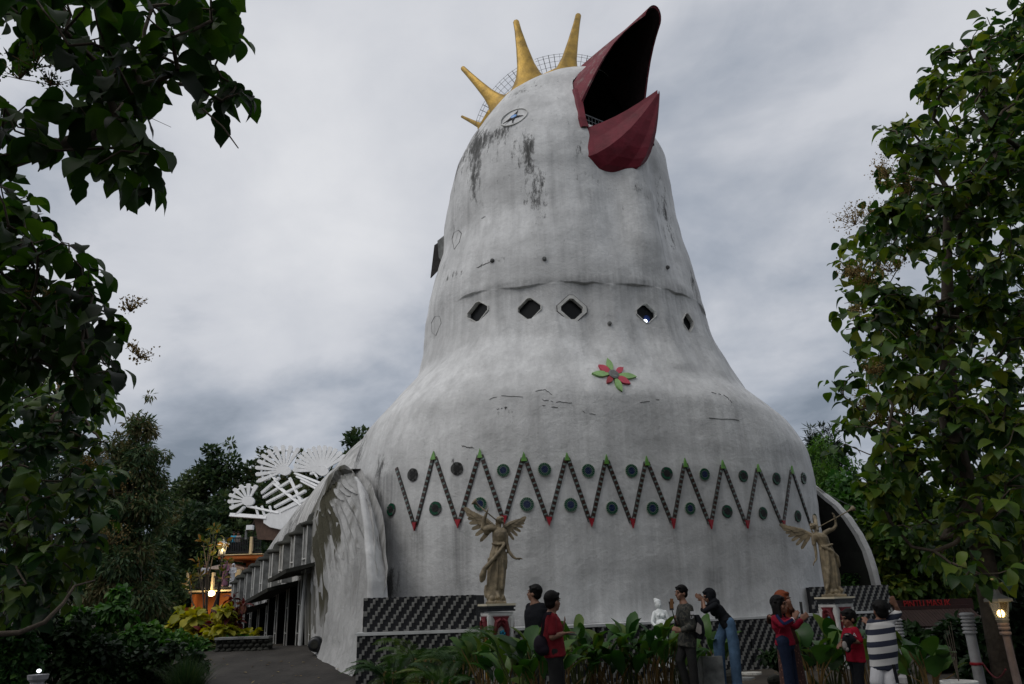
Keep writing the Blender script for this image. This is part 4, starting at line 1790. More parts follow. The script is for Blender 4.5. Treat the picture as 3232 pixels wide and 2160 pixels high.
def clad(parent, A, B, z0, z1, budget, cw=.0505, bh=.096, phase=0, thick=.05):
    """woven cladding on the vertical face A-B: columns of blocks, each column stepped by a quarter"""
    A, B = Vector((A.x, A.y, 0)), Vector((B.x, B.y, 0))
    d = (B - A)
    L = d.length
    d.normalize()
    n = Vector((d.y, -d.x, 0))
    if n.dot(EYE - A) < 0:
        n = -n
    om = Matrix((d, n, Vector((0, 0, 1)))).transposed()
    rest_l, rest_d = MB(), MB()
    cells = []
    nc = int(L / cw)
    step = bh * 3 / 4.0
    for i in range(nc):
        o = ((i + phase) * step) % (bh * 3)
        j = -4
        while True:
            za = z0 + o + j * bh
            zb = za + bh
            if za > z1:
                break
            lo, hi = max(za, z0), min(zb, z1)
            if hi - lo > .012:
                light = (j % 3) == 0
                c = A + d * (cw * (i + .5)) + Vector((0, 0, (lo + hi) / 2)) + n * ((.012 if light else -.004) + random.uniform(-.006, .006))
                cells.append((c, hi - lo, light))
            j += 1
    # the ones that show largest become single blocks
    cells.sort(key=lambda e: (e[0] - EYE).length)
    for k, (c, h, light) in enumerate(cells):
        w, hh = cw * random.uniform(.90, .97), h * .955
        if k < budget:
            inst('block', bl if light else bd, c, om, parent, (w, thick, hh))
        else:
            (rest_l if light else rest_d).box(c, w, thick, hh, om)
    for r, m in ((rest_l, 'brickl'), (rest_d, 'brickd')):
        if r.v:
            r.build('woven_blocks', MT[m], parent, kind='stuff', recalc=False)
    # the wall behind
    return n, om


def wallbody(name, poly, z0, z1, mat, parent=None):
    g = MB()
    g.prism([Vector((p.x, p.y, z0)) for p in poly], (0, 0, 1), z1 - z0)
    return g.build(name, mat, parent)


LZ = 1.07
A = at(1128, 1990, 15.75)
B = at(1560, 1979, 15.95)
Cc = at(1880, 1966, 16.6)
D = at(2360, 1950, 18.4)
E_ = at(2610, 1941, 19.6)
FF = at(2800, 1936, 20.4)
front = [Vector((p.x, p.y, 0)) for p in (A, B, Cc, D, E_, FF)]
back = [Vector((FF.x + .2, FF.y + 3, 0)), Vector((A.x + .9, A.y + 3.2, 0))]
wallbody('core', front + back, -.3, LZ - .03, MT['brickd'], WV)
for k, (p, q) in enumerate(zip(front[:-1], front[1:])):
    d = (q - p).normalized()
    n = Vector((d.y, -d.x, 0))
    clad(WV, p + n * .02, q + n * .02, -.02, LZ - .035, 60, phase=k * 1.7)
# white ledge on top
mb = MB()
for p, q in zip(front[:-1], front[1:]):
    d = (q - p).normalized()
    n = Vector((d.y, -d.x, 0))
    c = (p + q) / 2 + Vector((0, 0, LZ)) - n * .20
    mb.box(c, (q - p).length + .05, .54, .05, Matrix((d, -n, Vector((0, 0, 1)))).transposed())
mb.build('ledge', MT['ledge'], WV)
# skirt of white plaster where the breast meets the ledge
mb = MB()
pr = []
for u, v, y in ((1400, 1975, 16.6), (1500, 1974, 16.35), (1560, 1972, 16.3), (1700, 1966, 16.45), (1880, 1960, 16.95), (2120, 1953, 17.7), (2360, 1945, 18.6), (2545, 1940, 19.4), (2600, 1938, 20.0)):
    P = at(u, v, y)
    pr.append(Vector((P.x, P.y, 0)))
mb.grid([[p + Vector((0, 0, LZ + .02)) for p in pr], [p + Vector((.04, .10, LZ + .35)) for p in pr], [p + Vector((.10, .32, LZ + 1.3)) for p in pr], [p + Vector((.3, 1.0, LZ + 1.6)) for p in pr]])
sk = None

# upper blocks at both ends of the ledge
UL = thing('checkered_plinth', 'upper plinth of black and grey woven blocks beside the feathered wing', 'plinth', (A.x + 1.4, A.y + .5, LZ), 'woven block plinths on the ledge')
a0, a1 = at(1153, 1890, 15.95), at(1506, 1880, 16.05)
a0.z = a1.z = 0
n_, om_ = clad(UL, a0, a1, LZ + .03, LZ + .66, 300)
clad(UL, a0 + Vector((-.16, .9, 0)), a0 + Vector((-.01, .02, 0)), LZ + .03, LZ + .66, 40)
wallbody('core', [a0 + Vector((.02, .05, 0)), a1 + Vector((-.02, .05, 0)), a1 + Vector((0.1, .8, 0)), a0 + Vector((-.1, .9, 0))], LZ + .03, LZ + .65, MT['brickd'], UL)
UR = thing('checkered_plinth', 'upper plinth of black and grey woven blocks behind the second angel statue', 'plinth', (E_.x + .6, E_.y + .4, LZ), 'woven block plinths on the ledge')
b0, b1 = at(2556, 1862, 19.5), at(2806, 1860, 20.6)
b0.z = b1.z = 0
clad(UR, b0, b1, LZ - .02, LZ + .62, 300, phase=2)
wallbody('core', [b0 + Vector((.02, .05, 0)), b1 + Vector((-.02, .05, 0)), b1 + Vector((-.2, .9, 0)), b0 + Vector((-.2, .9, 0))], LZ - .02, LZ + .61, MT['brickd'], UR)


# ================================================================== café terrace behind the nave
def flat(u, v, Y):
    return at(u * D2, v * D2, Y)


ter = thing('terrace_building', 'orange and cream terrace building with two railed balconies behind the nave', 'building', tuple(flat(470, 1400, 46)[:2]) + (0.6,))


def quadbox(parent, name, u0, v0, u1, v1, Y, depth, mat):
    a, b = flat(u0, v1, Y), flat(u1, v0, Y)
    g = MB()
    g.box(((a.x + b.x) / 2, Y + depth / 2, (a.z + b.z) / 2), abs(b.x - a.x), depth, abs(b.z - a.z))
    return g.build(name, mat, parent)


quadbox(ter, 'upper_floor', 500, 1272, 600, 1281, 49, 5, MT['orange'])
quadbox(ter, 'floor_edge', 498, 1268, 600, 1273, 48.9, 5.2, MT['cream'])
quadbox(ter, 'lower_floor', 424, 1350, 560, 1358, 46, 8, MT['cream'])
quadbox(ter, 'wall', 436, 1358, 560, 1450, 47, 7, MT['orange'])
quadbox(ter, 'wall', 366, 1392, 440, 1402, 46.5, 3, MT['orange'])
quadbox(ter, 'wall', 366, 1402, 440, 1450, 46.8, 3, MT['orange'])
quadbox(ter, 'corner_pillar', 434, 1362, 446, 1430, 46.2, .6, MT['orange'])
quadbox(ter, 'back_wall', 560, 1285, 620, 1350, 52, 1, MT['orange'])
for u0, v0, u1, v1, Y in ((500, 1236, 508, 1270, 48.8), (570, 1230, 578, 1270, 48.8), (424, 1312, 432, 1352, 45.9), (482, 1312, 490, 1352, 45.9), (536, 1305, 550, 1352, 45.9)):
    quadbox(ter, 'balcony_post', u0, v0, u1, v1, Y, .3, MT['cream'])
for u0, u1, vt, vb, Y in ((508, 570, 1233, 1268, 49), (578, 600, 1231, 1268, 49), (432, 482, 1315, 1350, 46), (490, 536, 1322, 1350, 46)):
    g = MB()
    for v in (vt, vb - 3):
        g.bar(flat(u0, v, Y), flat(u1, v, Y), .08, .08)
    u = u0 + 3
    while u < u1:
        g.bar(flat(u, vt, Y), flat(u, vb, Y), .035, .035, (0, 1, 0))
        u += 4.0
    g.build('balcony_railing', MT['iron'], ter)
g = MB()
g.prism([flat(478, 1300, 50), flat(520, 1290, 50), flat(560, 1300, 50), flat(560, 1304, 50), flat(478, 1304, 50)], (0, 1, 0), 4)
g.build('awning', simple('pale_awning', (.5, .42, .38), .8), ter)
g = MB()
g.tube([flat(365, 1364, 46), flat(436, 1360, 46)], .06, 6)
g.tube([flat(366, 1364, 46), flat(366, 1394, 46)], .06, 6)
g.build('handrail', simple('rusty_rail', (.12, .08, .06), .7), ter)
g = MB()
g.ell(flat(484, 1360, 45.8), (.22, .16, .16))
l = g.build('wall_lamp', emis('warm_wall_lamp', (1.0, .86, .45), 5.0), ter, smooth=True)
pl = bpy.data.lights.new('wall_lamp_light', 'POINT')
pl.energy = 60
pl.color = (1, .78, .45)
pl.shadow_soft_size = .15
po = bpy.data.objects.new('wall_lamp_light', pl)
COL.objects.link(po)
po.location = flat(484, 1360, 45.3)

pole = thing('floodlight_post', 'slim white floodlight on a bent pole beside the brown tail soffit', 'lamp', tuple(flat(563, 1236, 44)))
g = MB()
g.tube([flat(563, 1236, 44), flat(564, 1216, 44), flat(570, 1210, 44)], .06, 6)
g.build('pole', MT['concrete'], pole)
g = MB()
g.box(flat(573, 1209, 44), .35, .3, .25)
g.build('lamp_head', MT['fan'], pole)


# ================================================================== lamps and posts
def lantern(name, label, base, hpost, R, lean=0.0, lit=6.0, postmat=None, group=None, tap=1.0, roofmat=None):
    t = thing(name, label, 'lamp', base, group)
    b = Vector(base)
    top = b + Vector((lean, 0, hpost))
    g = MB()
    g.tube([b, b.lerp(top, .5), top], [R * .34 * tap, R * .30, R * .27], 10)
    g.lathe([(R * .55, 0), (R * .55, .06), (R * .4, .1), (R * .34, .22)], 12, b)
    for k in (.86, .92, .965):
        g.lathe([(R * .42, -.02), (R * .46, 0), (R * .42, .02)], 12, b.lerp(top, k))
    g.build('post', postmat or MT['iron'], t, smooth=False)
    g = MB()
    g.lathe([(R * .45, -.02), (R * .6, 0.02), (R * .5, .05)], 6, top)
    g.build('collar', roofmat or MT['pedw'], t)
    h = R * 1.5
    gl = MB()
    gl.lathe([(R * .50, .05), (R * .80, .05 + h * .85)], 6, top)
    m, nt, bs = new_mat('lantern_glass_' + name)
    bs.inputs['Base Color'].default_value = (.55, .40, .2, 1)
    bs.inputs['Roughness'].default_value = .25
    bs.inputs['Transmission Weight'].default_value = .85
    bs.inputs['Alpha'].default_value = .45
    gl.build('glass', m, t)
    bu = MB()
    bu.ell(top + Vector((0, 0, h * .42)), (R * .24, R * .24, R * .30), n=10)
    bu.build('bulb', emis('warm_bulb', (1.0, .80, .38), lit), t, smooth=True)
    fr = MB()
    for k in range(6):
        a = 2 * PI * k / 6
        d = Vector((math.cos(a), math.sin(a), 0))
        fr.bar(top + d * R * .52 + Vector((0, 0, .05)), top + d * R * .83 + Vector((0, 0, .05 + h * .86)), R * .10, R * .10, d)
    fr.build('lantern_frame', roofmat or MT['pedw'], t)
    rf = MB()
    z = .05 + h * .86
    rf.lathe([(R * .75, z - .01), (R * 1.25, z), (R * 1.22, z + .035), (R * .7, z + h * .28), (R * .32, z + h * .42), (R * .26, z + h * .55), (R * .1, z + h * .75), (R * .05, z + h * .95)], 6, top)
    rf.build('lantern_roof', roofmat or MT['pedw'], t)
    return t, top


b = at(672, 2052, 22.5)
b.z = ramp_z(-9, 22.5)
t1, top1 = lantern('lantern_post', 'lit cream lantern on a slim dark post above the yellow crotons', b, 2.45, .145, .04, 7.0, MT['iron'])
pl = bpy.data.lights.new('lantern_light', 'POINT')
pl.energy = 9
pl.color = (1, .75, .4)
pl.shadow_soft_size = .12
po = bpy.data.objects.new('lantern_light', pl)
COL.objects.link(po)
po.location = top1 + Vector((0, -.45, .1))
P = at(3172, 1985, 11.6)
t2, top2 = lantern('lantern_post', 'lit lantern with pagoda roof on a thick pale post at the dark garden edge', (P.x + .02, 11.6, 0), P.z + .10, .165, -.03, 9.0, simple('pinkish_grey_post', (.20, .15, .13), .8), None, 1.0, simple('grey_lantern_metal', (.15, .15, .14), .6))
pl = bpy.data.lights.new('lantern_light', 'POINT')
pl.energy = 2.5
pl.color = (1, .7, .35)
pl.shadow_soft_size = .1
po = bpy.data.objects.new('lantern_light', pl)
COL.objects.link(po)
po.location = top2 + Vector((-.1, -.35, .12))
# low post light with a white bulb, bottom corner of the garden
P = at(122, 2125, 12.0)
lw = thing('garden_light', 'low pale post light with a bright white bulb among the dark shrubs', 'lamp', (P.x, P.y, 0))
g = MB()
g.lathe([(.11, 0), (.09, P.z - .12), (.13, P.z - .08), (.14, P.z - .02)], 12, (P.x, P.y, 0))
g.build('post', MT['boll'], lw)
g = MB()
g.ell((P.x, P.y, P.z + .03), (.032, .032, .026), n=12)
g.build('bulb', emis('white_bulb', (.9, .93, 1.0), 2.0), lw, smooth=True)


def bollard(u, v, Y, r, label):
    P = at(u, v, Y)
    t = thing('bollard_post', label, 'post', (P.x, P.y, 0), 'white bollards by the gate')
    H = P.z
    g = MB()
    g.lathe([(r * 1.5, 0), (r * 1.5, .1), (r, .14), (r * .92, H * .7), (r * .95, H - .30)], 18, (P.x, P.y, 0))
    g.build('shaft', MT['boll'], t, smooth=False)
    g = MB()
    pr = []
    for k in range(5):
        z = H - .30 + k * .055
        pr += [(r * 1.0, z), (r * 1.30, z + .012), (r * 1.30, z + .03), (r * 1.0, z + .045)]
    pr += [(r * 1.35, H - .02), (r * 1.35, H), (r * .9, H + .02)]
    g.lathe(pr, 18, (P.x, P.y, 0))
    g.build('capital', MT['boll'], t)
    g = MB()
    z = H * .36
    g.lathe([(r * 1.12, z), (r * 1.16, z + .02), (r * 1.12, z + .04)], 18, (P.x, P.y, 0))
    g.build('red_rope', MT['tred'], t)
    return P


q1 = bollard(3050, 1938, 13.2, .082, 'white ringed bollard post nearest the lit pagoda lantern')
q2 = bollard(2826, 1956, 15.0, .085, 'white ringed bollard post behind the boy in the striped shirt')

# ---- gate with its red lettering
gt = thing('entrance_gate', 'dark red gate beam with red letters and a tiled canopy in the dark garden', 'gate', (9.6, 21.5, 0))
gm = simple('dark_red_beam', (.022, .006, .005), .7)
a, b = at(2848, 1930, 21.5), at(3020, 1890, 21.5)
g = MB()
g.box(((a.x + b.x) / 2 + .1, 21.5, (a.z + b.z) / 2), (b.x - a.x) + .5, .18, abs(b.z - a.z))
g.build('sign_beam', gm, gt)
g = MB()
c0, c1 = at(2790, 1925, 21.2), at(3070, 1925, 21.2)
nn_ = 26
for k in range(nn_):
    x = c0.x + (c1.x - c0.x) * (k + .5) / nn_
    g2 = MB()
    w_ = (c1.x - c0.x) / nn_
    g2.bar((x, 20.6, c0.z - .42), (x, 21.35, c0.z + .0), w_ * .9, .05, (0, -.5, 1))
    g2.build('roof_tile', simple('brown_roof_tile', (.026, .013, .010), .8) if k == 0 else bpy.data.materials['brown_roof_tile'], gt)
g = MB()
g.box(((c0.x + c1.x) / 2, 21.4, c0.z + .02), c1.x - c0.x, .3, .08)
g.build('ridge', gm, gt)
for u in (2850, 3060):
    p = at(u, 2000, 21.4)
    g = MB()
    g.lathe([(.13, 0), (.12, p.z + .5)], 10, (p.x, 21.4, 0))
    g.build('post', gm, gt)
tx = bpy.data.curves.new('lettering', 'FONT')
tx.body = 'PINTU MASUK'
tx.size = .235
tx.extrude = .012
tx.align_x = 'CENTER'
tx.align_y = 'CENTER'
to = bpy.data.objects.new('lettering', tx)
COL.objects.link(to)
dg = bpy.context.evaluated_depsgraph_get()
dg.update()
tm_ = bpy.data.meshes.new_from_object(to.evaluated_get(dg))
bpy.data.objects.remove(to)
p = at(2928, 1906, 21.36)
lo = inst('lettering', tm_, (p.x, 21.39, p.z), Matrix.Rotation(PI / 2, 3, 'X'), gt, (.82, 1, 1))
tm_.materials.append(simple('red_sign_letters', (.24, .008, .008), .6, .1, 5, 0))
# small notice board under the gate
P0, P1 = at(2852, 1998, 19.0), at(2892, 1975, 19.0)
nb = thing('notice_board', 'small pale notice board hanging in the shade under the gate canopy', 'sign', ((P0.x + P1.x) / 2, 19.0, 0))
g = MB()
g.box(((P0.x + P1.x) / 2, 19, (P0.z + P1.z) / 2), P1.x - P0.x, .03, P1.z - P0.z)
g.build('board', simple('pale_blue_board', (.16, .18, .22), .7), nb)
g = MB()
for x in (P0.x + .04, P1.x - .04):
    g.bar((x, 19.03, 0), (x, 19.03, P1.z), .03, .03, (0, 1, 0))
g.build('stake', MT['iron'], nb, kind='stuff')
g = MB()
for k in range(3):
    g.box(((P0.x + P1.x) / 2, 18.98, P0.z + (P1.z - P0.z) * (.25 + .25 * k)), (P1.x - P0.x) * (.75 - .1 * k), .008, .02)
g.build('print_lines', simple('print_blue', (.05, .06, .1), .8), nb, kind='stuff')

# ================================================================== pedestals and angels


def pedestal(u_top, v_top, Y, W0, yaw, label):
    """square pedestal, wider at the top; (u_top, v_top) = middle of the slab's upper edge"""
    P = at(u_top, v_top, Y)
    H = P.z
    cx_, cy_ = P.x, Y + W0 * .5
    t = thing('statue_pedestal', label, 'pedestal', (cx_, cy_, 0), 'angel pedestals')
    rm = Matrix.Rotation(yaw, 3, 'Z')
    c = Vector((cx_, cy_, 0))
    w_top, w_bot = W0 * .90, W0 * .66
    g = MB()
    g.box(c + Vector((0, 0, .07)), W0 * .86, W0 * .86, .14, rm)
    g.box(c + Vector((0, 0, .19)), W0 * .76, W0 * .76, .10, rm)
    hs = H - .20 - .24
    g.box(c + Vector((0, 0, .24 + hs / 2)), w_bot, w_bot, hs, rm, 0, w_top / w_bot)
    g.build('shaft', MT['pedw'], t)
    g = MB()
    g.box(c + Vector((0, 0, H - .175)), W0 * .94, W0 * .94, .05, rm)
    g.build('moulding', MT['pedw'], t)
    g = MB()
    g.box(c + Vector((0, 0, H - .115)), W0 * 1.06, W0 * 1.06, .03, rm)
    g.box(c + Vector((0, 0, H - .085)), W0 * .98, W0 * .98, .09, rm)
    g.box(c + Vector((0, 0, H - .052)), W0 * 1.08, W0 * 1.08, .03, rm)
    g.build('black_band', MT['black'], t)
    g = MB()
    g.box(c + Vector((0, 0, H - .018)), W0 * 1.1, W0 * 1.1, .036, rm)
    g.build('slab', MT['pedc'], t)
    for q in range(4):
        r4 = rm @ Matrix.Rotation(q * PI / 2, 3, 'Z')
        nrm = r4 @ Vector((0, -1, 0))
        if nrm.y > .35:
            continue

        def fp(x, z):
            """point on the sloping face; x in -1..1"""
            k = (z - .24) / hs
            w = (w_bot + (w_top - w_bot) * k) / 2
            return c + r4 @ Vector((x * w * .86, -w, z))
        z1 = H - .215
        for sg in (-1, 1):
            g = MB()
            g.prism([fp(x, z1 - y) for x, y in ((sg * .02, 0), (sg * .78, 0), (sg * .60, .07), (sg * .78, .22), (sg * .82, .40), (sg * .74, .46), (sg * .55, .33), (sg * .30, .20), (sg * .02, .16))][::sg], nrm, .035)
            g.tube([fp(x, z1 - y) + nrm * .045 for x, y in ((sg * .1, .05), (sg * .45, .09), (sg * .66, .22), (sg * .72, .38))], [.03, .035, .03, .015], 6)
            g.tube([fp(x, z1 - y) + nrm * .04 for x, y in ((sg * .1, .12), (sg * .35, .16), (sg * .55, .28))], [.025, .022, .012], 6)
            g.build('maroon_carving', MT['maroon'], t)
        for sg in (-1, 1):
            g = MB()
            a_, b_ = fp(sg * 1.1, .26), fp(sg * 1.1, z1)
            g.bar(a_ + nrm * .01, b_ + nrm * .01, .05, .03, nrm)
            g.build('corner_strip', MT['pedw'], t)
        g = MB()
        zc = H * .52
        for a0, x0, z0, s0 in ((0, 0, zc + .10, 1), (1, .05, zc - .10, -1), (2, .0, zc - .28, 1), (3, -.05, zc - .46, -1)):
            pts = [fp(x0 + s0 * .42 * math.sin(k * .75) * (1 - k * .10), z0 + .11 - .035 * k) + nrm * .02 for k in range(8)]
            g.tube(pts, [.018, .026, .032, .036, .034, .028, .02, .01], 6)
        pts = [fp(.05 + .35 * (1 - k / 14) * math.cos(k * .6), .42 + .16 * (1 - k / 14) * math.sin(k * .6)) + nrm * .02 for k in range(13)]
        g.tube(pts, .02, 6)
        g.build('gold_ornament', MT['goldorn'], t, smooth=True, kind='stuff')
        for x0, z0 in ((.12, zc + .24), (-.5, zc - .18), (.35, zc - .36)):
            g = MB()
            for k in range(5):
                a = 2 * PI * k / 5
                q_ = fp(x0, z0)
                ex = (r4 @ Vector((1, 0, 0)))
                g.ell(q_ + nrm * .02 + ex * .035 * math.cos(a) + Vector((0, 0, .035 * math.sin(a))), (.028, .028, .028), n=8)
            g.build('blue_flower', MT['blueorn'], t, smooth=True, kind='stuff')
    return c + Vector((0, 0, H))


def feather_wing(root, tip, low, n, mat, parent, thick=.03, nrm=Vector((0, -1, .1)), rows=2):
    """wing of overlapping feathers fanned from the leading edge root->tip towards low"""
    g = MB()
    root, tip, low = Vector(root), Vector(tip), Vector(low)
    lead = tip - root
    dn = low - root
    g.tube([root, root.lerp(tip, .35) + Vector((0, 0, .05 * lead.length)), root.lerp(tip, .7) + Vector((0, 0, .04 * lead.length)), tip], [.045, .05, .035, .012], 7)
    for row in range(rows):
        for k in range(n):
            t = (k + .5) / n
            s = root + lead * t * (.97 if row == 0 else .8)
            dirv = (dn * (1 - t) ** 1.1 + lead * (.10 + .62 * t)).normalized()
            L = (dn.length * (1.0 - t) ** .8 * .92 + lead.length * .30) * (1 if row == 0 else .52)
            side = dirv.cross(nrm).normalized()
            w = lead.length / n * (.78 if row == 0 else .8)
            off = nrm.normalized() * (thick * (.5 * row + .25 * (k % 2)))
            pts = [s + off - side * w * .6, s + off + dirv * L * .55 - side * w * .85, s + off + dirv * L * .9 - side * w * .62, s + off + dirv * L, s + off + dirv * L * .9 + side * w * .62, s + off + dirv * L * .55 + side * w * .85, s + off + side * w * .6]
            g.prism(pts, nrm, thick)
    return g.build('wing', mat, parent, kind='stuff')


def ang_xf(o, S, px0, pz0):
    def f(x, y, d=0.0):
        return Vector((o.x + (x - px0) * S, o.y + d, o.z + (pz0 - y) * S))
    return f


def robe(mb, f, rows, S, nfold, seed, amp=.10):
    """pleated robe lofted through (x, y, halfwidth px, depth px, centre depth m)"""
    N = 72
    R = []
    for i, (x, y, w, d, cd) in enumerate(rows):
        r = []
        hang = i / (len(rows) - 1)
        for k in range(N):
            a = 2 * PI * k / N
            m = 1 + amp * (.25 + hang) * (math.cos(nfold * a + seed + .8 * math.sin(a * 2 + hang * 1.5)) * .6 + .4 * math.sin((nfold + 4) * a + hang * 2 + seed * 2))
            r.append(f(x + w * m * math.cos(a), y, cd + d * S * m * math.sin(a)))
        R.append(r)
    o = len(mb.v)
    mb.grid(R, closed=True)
    mb.f.append(tuple(o + k for k in range(N))[::-1])
    mb.m.append(0)
    e = o + (len(R) - 1) * N
    mb.f.append(tuple(e + k for k in range(N)))
    mb.m.append(0)


def finger_set(mb, wrist, d, up, S=1.0, curl=.4, spread=.18):
    """palm and five separate bent fingers"""
    d = d.normalized()
    up = (up - d * up.dot(d)).normalized()
    sd = d.cross(up)
    pl_ = .085 * S
    for k in range(4):
        o = (k - 1.5) * .019 * S
        b0 = wrist + sd * o * .7
        b1 = wrist + d * pl_ + sd * o
        mb.cap(b0, .016 * S, b1, .0125 * S, 8)
        fd = (d + sd * (k - 1.5) * spread * .5).normalized()
        L = (.066, .078, .073, .058)[k] * S
        p1 = b1 + fd * L * .45 - up * curl * L * .12
        p2 = b1 + fd * L * (.95 - .25 * curl) - up * curl * L * .55
        mb.cap(b1, .0105 * S, p1, .0098 * S, 8)
        mb.cap(p1, .0098 * S, p2, .0085 * S, 8)
    th0 = wrist + d * pl_ * .25 - sd * .026 * S
    th1 = wrist + d * pl_ * .65 - sd * .052 * S - up * .012 * S
    th2 = wrist + d * pl_ * 1.05 - sd * .058 * S - up * .02 * S
    mb.cap(th0, .014 * S, th1, .0115 * S, 8)
    mb.cap(th1, .0115 * S, th2, .0095 * S, 8)


def angel(label, o, S, px0, pz0, J, mirror_face):
    f = ang_xf(o, S, px0, pz0)
    t = thing('angel_statue', label, 'statue', tuple(o), 'trumpet angels')
    mb = MB()
    # rocky cloud base
    x0, x1, yb, yt = J['base']
    mb.box(f((x0 + x1) / 2, yb - 10, .0), (x1 - x0) * S, (x1 - x0) * S * .8, 24 * S)
    rr = random.Random(5)
    for k in range(22):
        a = rr.uniform(0, 2 * PI)
        rad = (x1 - x0) * .38
        mb.ell(f((x0 + x1) / 2 + rad * math.cos(a), rr.uniform(yt + (yb - yt) * .25, yb - 8), rad * S * .8 * math.sin(a)), (rr.uniform(18, 34) * S * J['k'], rr.uniform(18, 30) * S * J['k'], rr.uniform(14, 28) * S * J['k']), n=10)
    mb.ell(f((x0 + x1) / 2, (yt + yb) / 2, 0), ((x1 - x0) * .42 * S, (x1 - x0) * .36 * S, (yb - yt) * .5 * S), n=12)
    robe(mb, f, J['skirt'], S, 11, J['seed'], .13)
    robe(mb, f, J['bodice'], S, 9, J['seed'] + 1, .06)
    for pts in J['drape']:
        for (a, b) in zip(pts[:-1], pts[1:]):
            mb.cap(f(a[0], a[1], a[3]), a[2] * S, f(b[0], b[1], b[3]), b[2] * S, 10)
    for pts in J['limbs']:
        for (a, b) in zip(pts[:-1], pts[1:]):
            mb.cap(f(a[0], a[1], a[3]), a[2] * S, f(b[0], b[1], b[3]), b[2] * S, 12)
    hx, hy, hr = J['head']
    fx = J['face']                       # unit direction of the face in the picture (x, depth)
    H = f(hx, hy, J.get('hd', 0))
    fdir = Vector((fx[0], fx[1], fx[2])).normalized()
    q = Vector((0, -1, 0)).rotation_difference(fdir).to_matrix()
    h = hr * S
    mb.ell(H, (h * .80, h * .95, h), q)
    mb.ell(H + fdir * h * .25 - Vector((0, 0, h * .45)), (h * .55, h * .6, h * .55), q)
    mb.cap(H + fdir * h * .85 + Vector((0, 0, h * .12)), h * .10, H + fdir * h * 1.10 - Vector((0, 0, h * .22)), h * .15, 8)
    mb.ell(H + fdir * h * .88 - Vector((0, 0, h * .52)), (h * .22, h * .10, h * .07), q, 8)
    for sg in (-1, 1):
        mb.ell(H + q @ Vector((sg * h * .36, -h * .78, h * .12)), (h * .2, h * .10, h * .06), q, 8)
        mb.ell(H + q @ Vector((sg * h * .32, -h * .80, h * .24)), (h * .24, h * .12, h * .06), q, 8)
    # wavy hair in locks
    for k in range(26):
        a = rr.uniform(-2.3, 2.3)
        e = rr.uniform(-.9, 1.2)
        d = q @ Vector((math.sin(a) * math.cos(e), math.cos(a) * math.cos(e), math.sin(e)))
        if d.dot(fdir) > .55 and e < .75:
            continue
        mb.ell(H + d * h * .90, (h * .30, h * .30, h * .22), n=8)
    for dx, dy in J['locks']:
        mb.ell(f(hx + dx, hy + dy, J.get('hd', 0) + .01), (h * .28, h * .28, h * .45), n=8)
    for w, d, up in J['hands']:
        finger_set(mb, f(*w), Vector(d), Vector(up), S / .00169 * .85, .5)
    remesh_obj(mb, 'figure', MT['stone'], t, .0105, 2, .4)
    for r, tp, lw_, n in J['wings']:
        feather_wing(f(*r), f(*tp), f(*lw_), n, MT['stone'], t, .022)
    # trumpet
    g = MB()
    a, b = f(*J['mouth']), f(*J['bell'])
    d = (b - a).normalized()
    L = (b - a).length
    g.tube([a, a.lerp(b, .80)], [.011, .014], 8)
    qm = Vector((0, 0, 1)).rotation_difference(d).to_matrix()
    R = J['bellr'] * S
    prof_o = [(.014, L * .78), (.018, L * .84), (.032, L * .91), (.065 * R / .055, L * .97), (R, L), ]
    N = 20
    rows = []
    for r_, z in prof_o + [(R * .92, L - .006), (.05 * R / .055, L * .965), (.012, L * .90)]:
        rows.append([a + qm @ Vector((r_ * math.cos(2 * PI * k / N), r_ * math.sin(2 * PI * k / N), z)) for k in range(N)])
    g.grid(rows, closed=True)
    g.build('trumpet', MT['stone'], t, smooth=True)
    return t


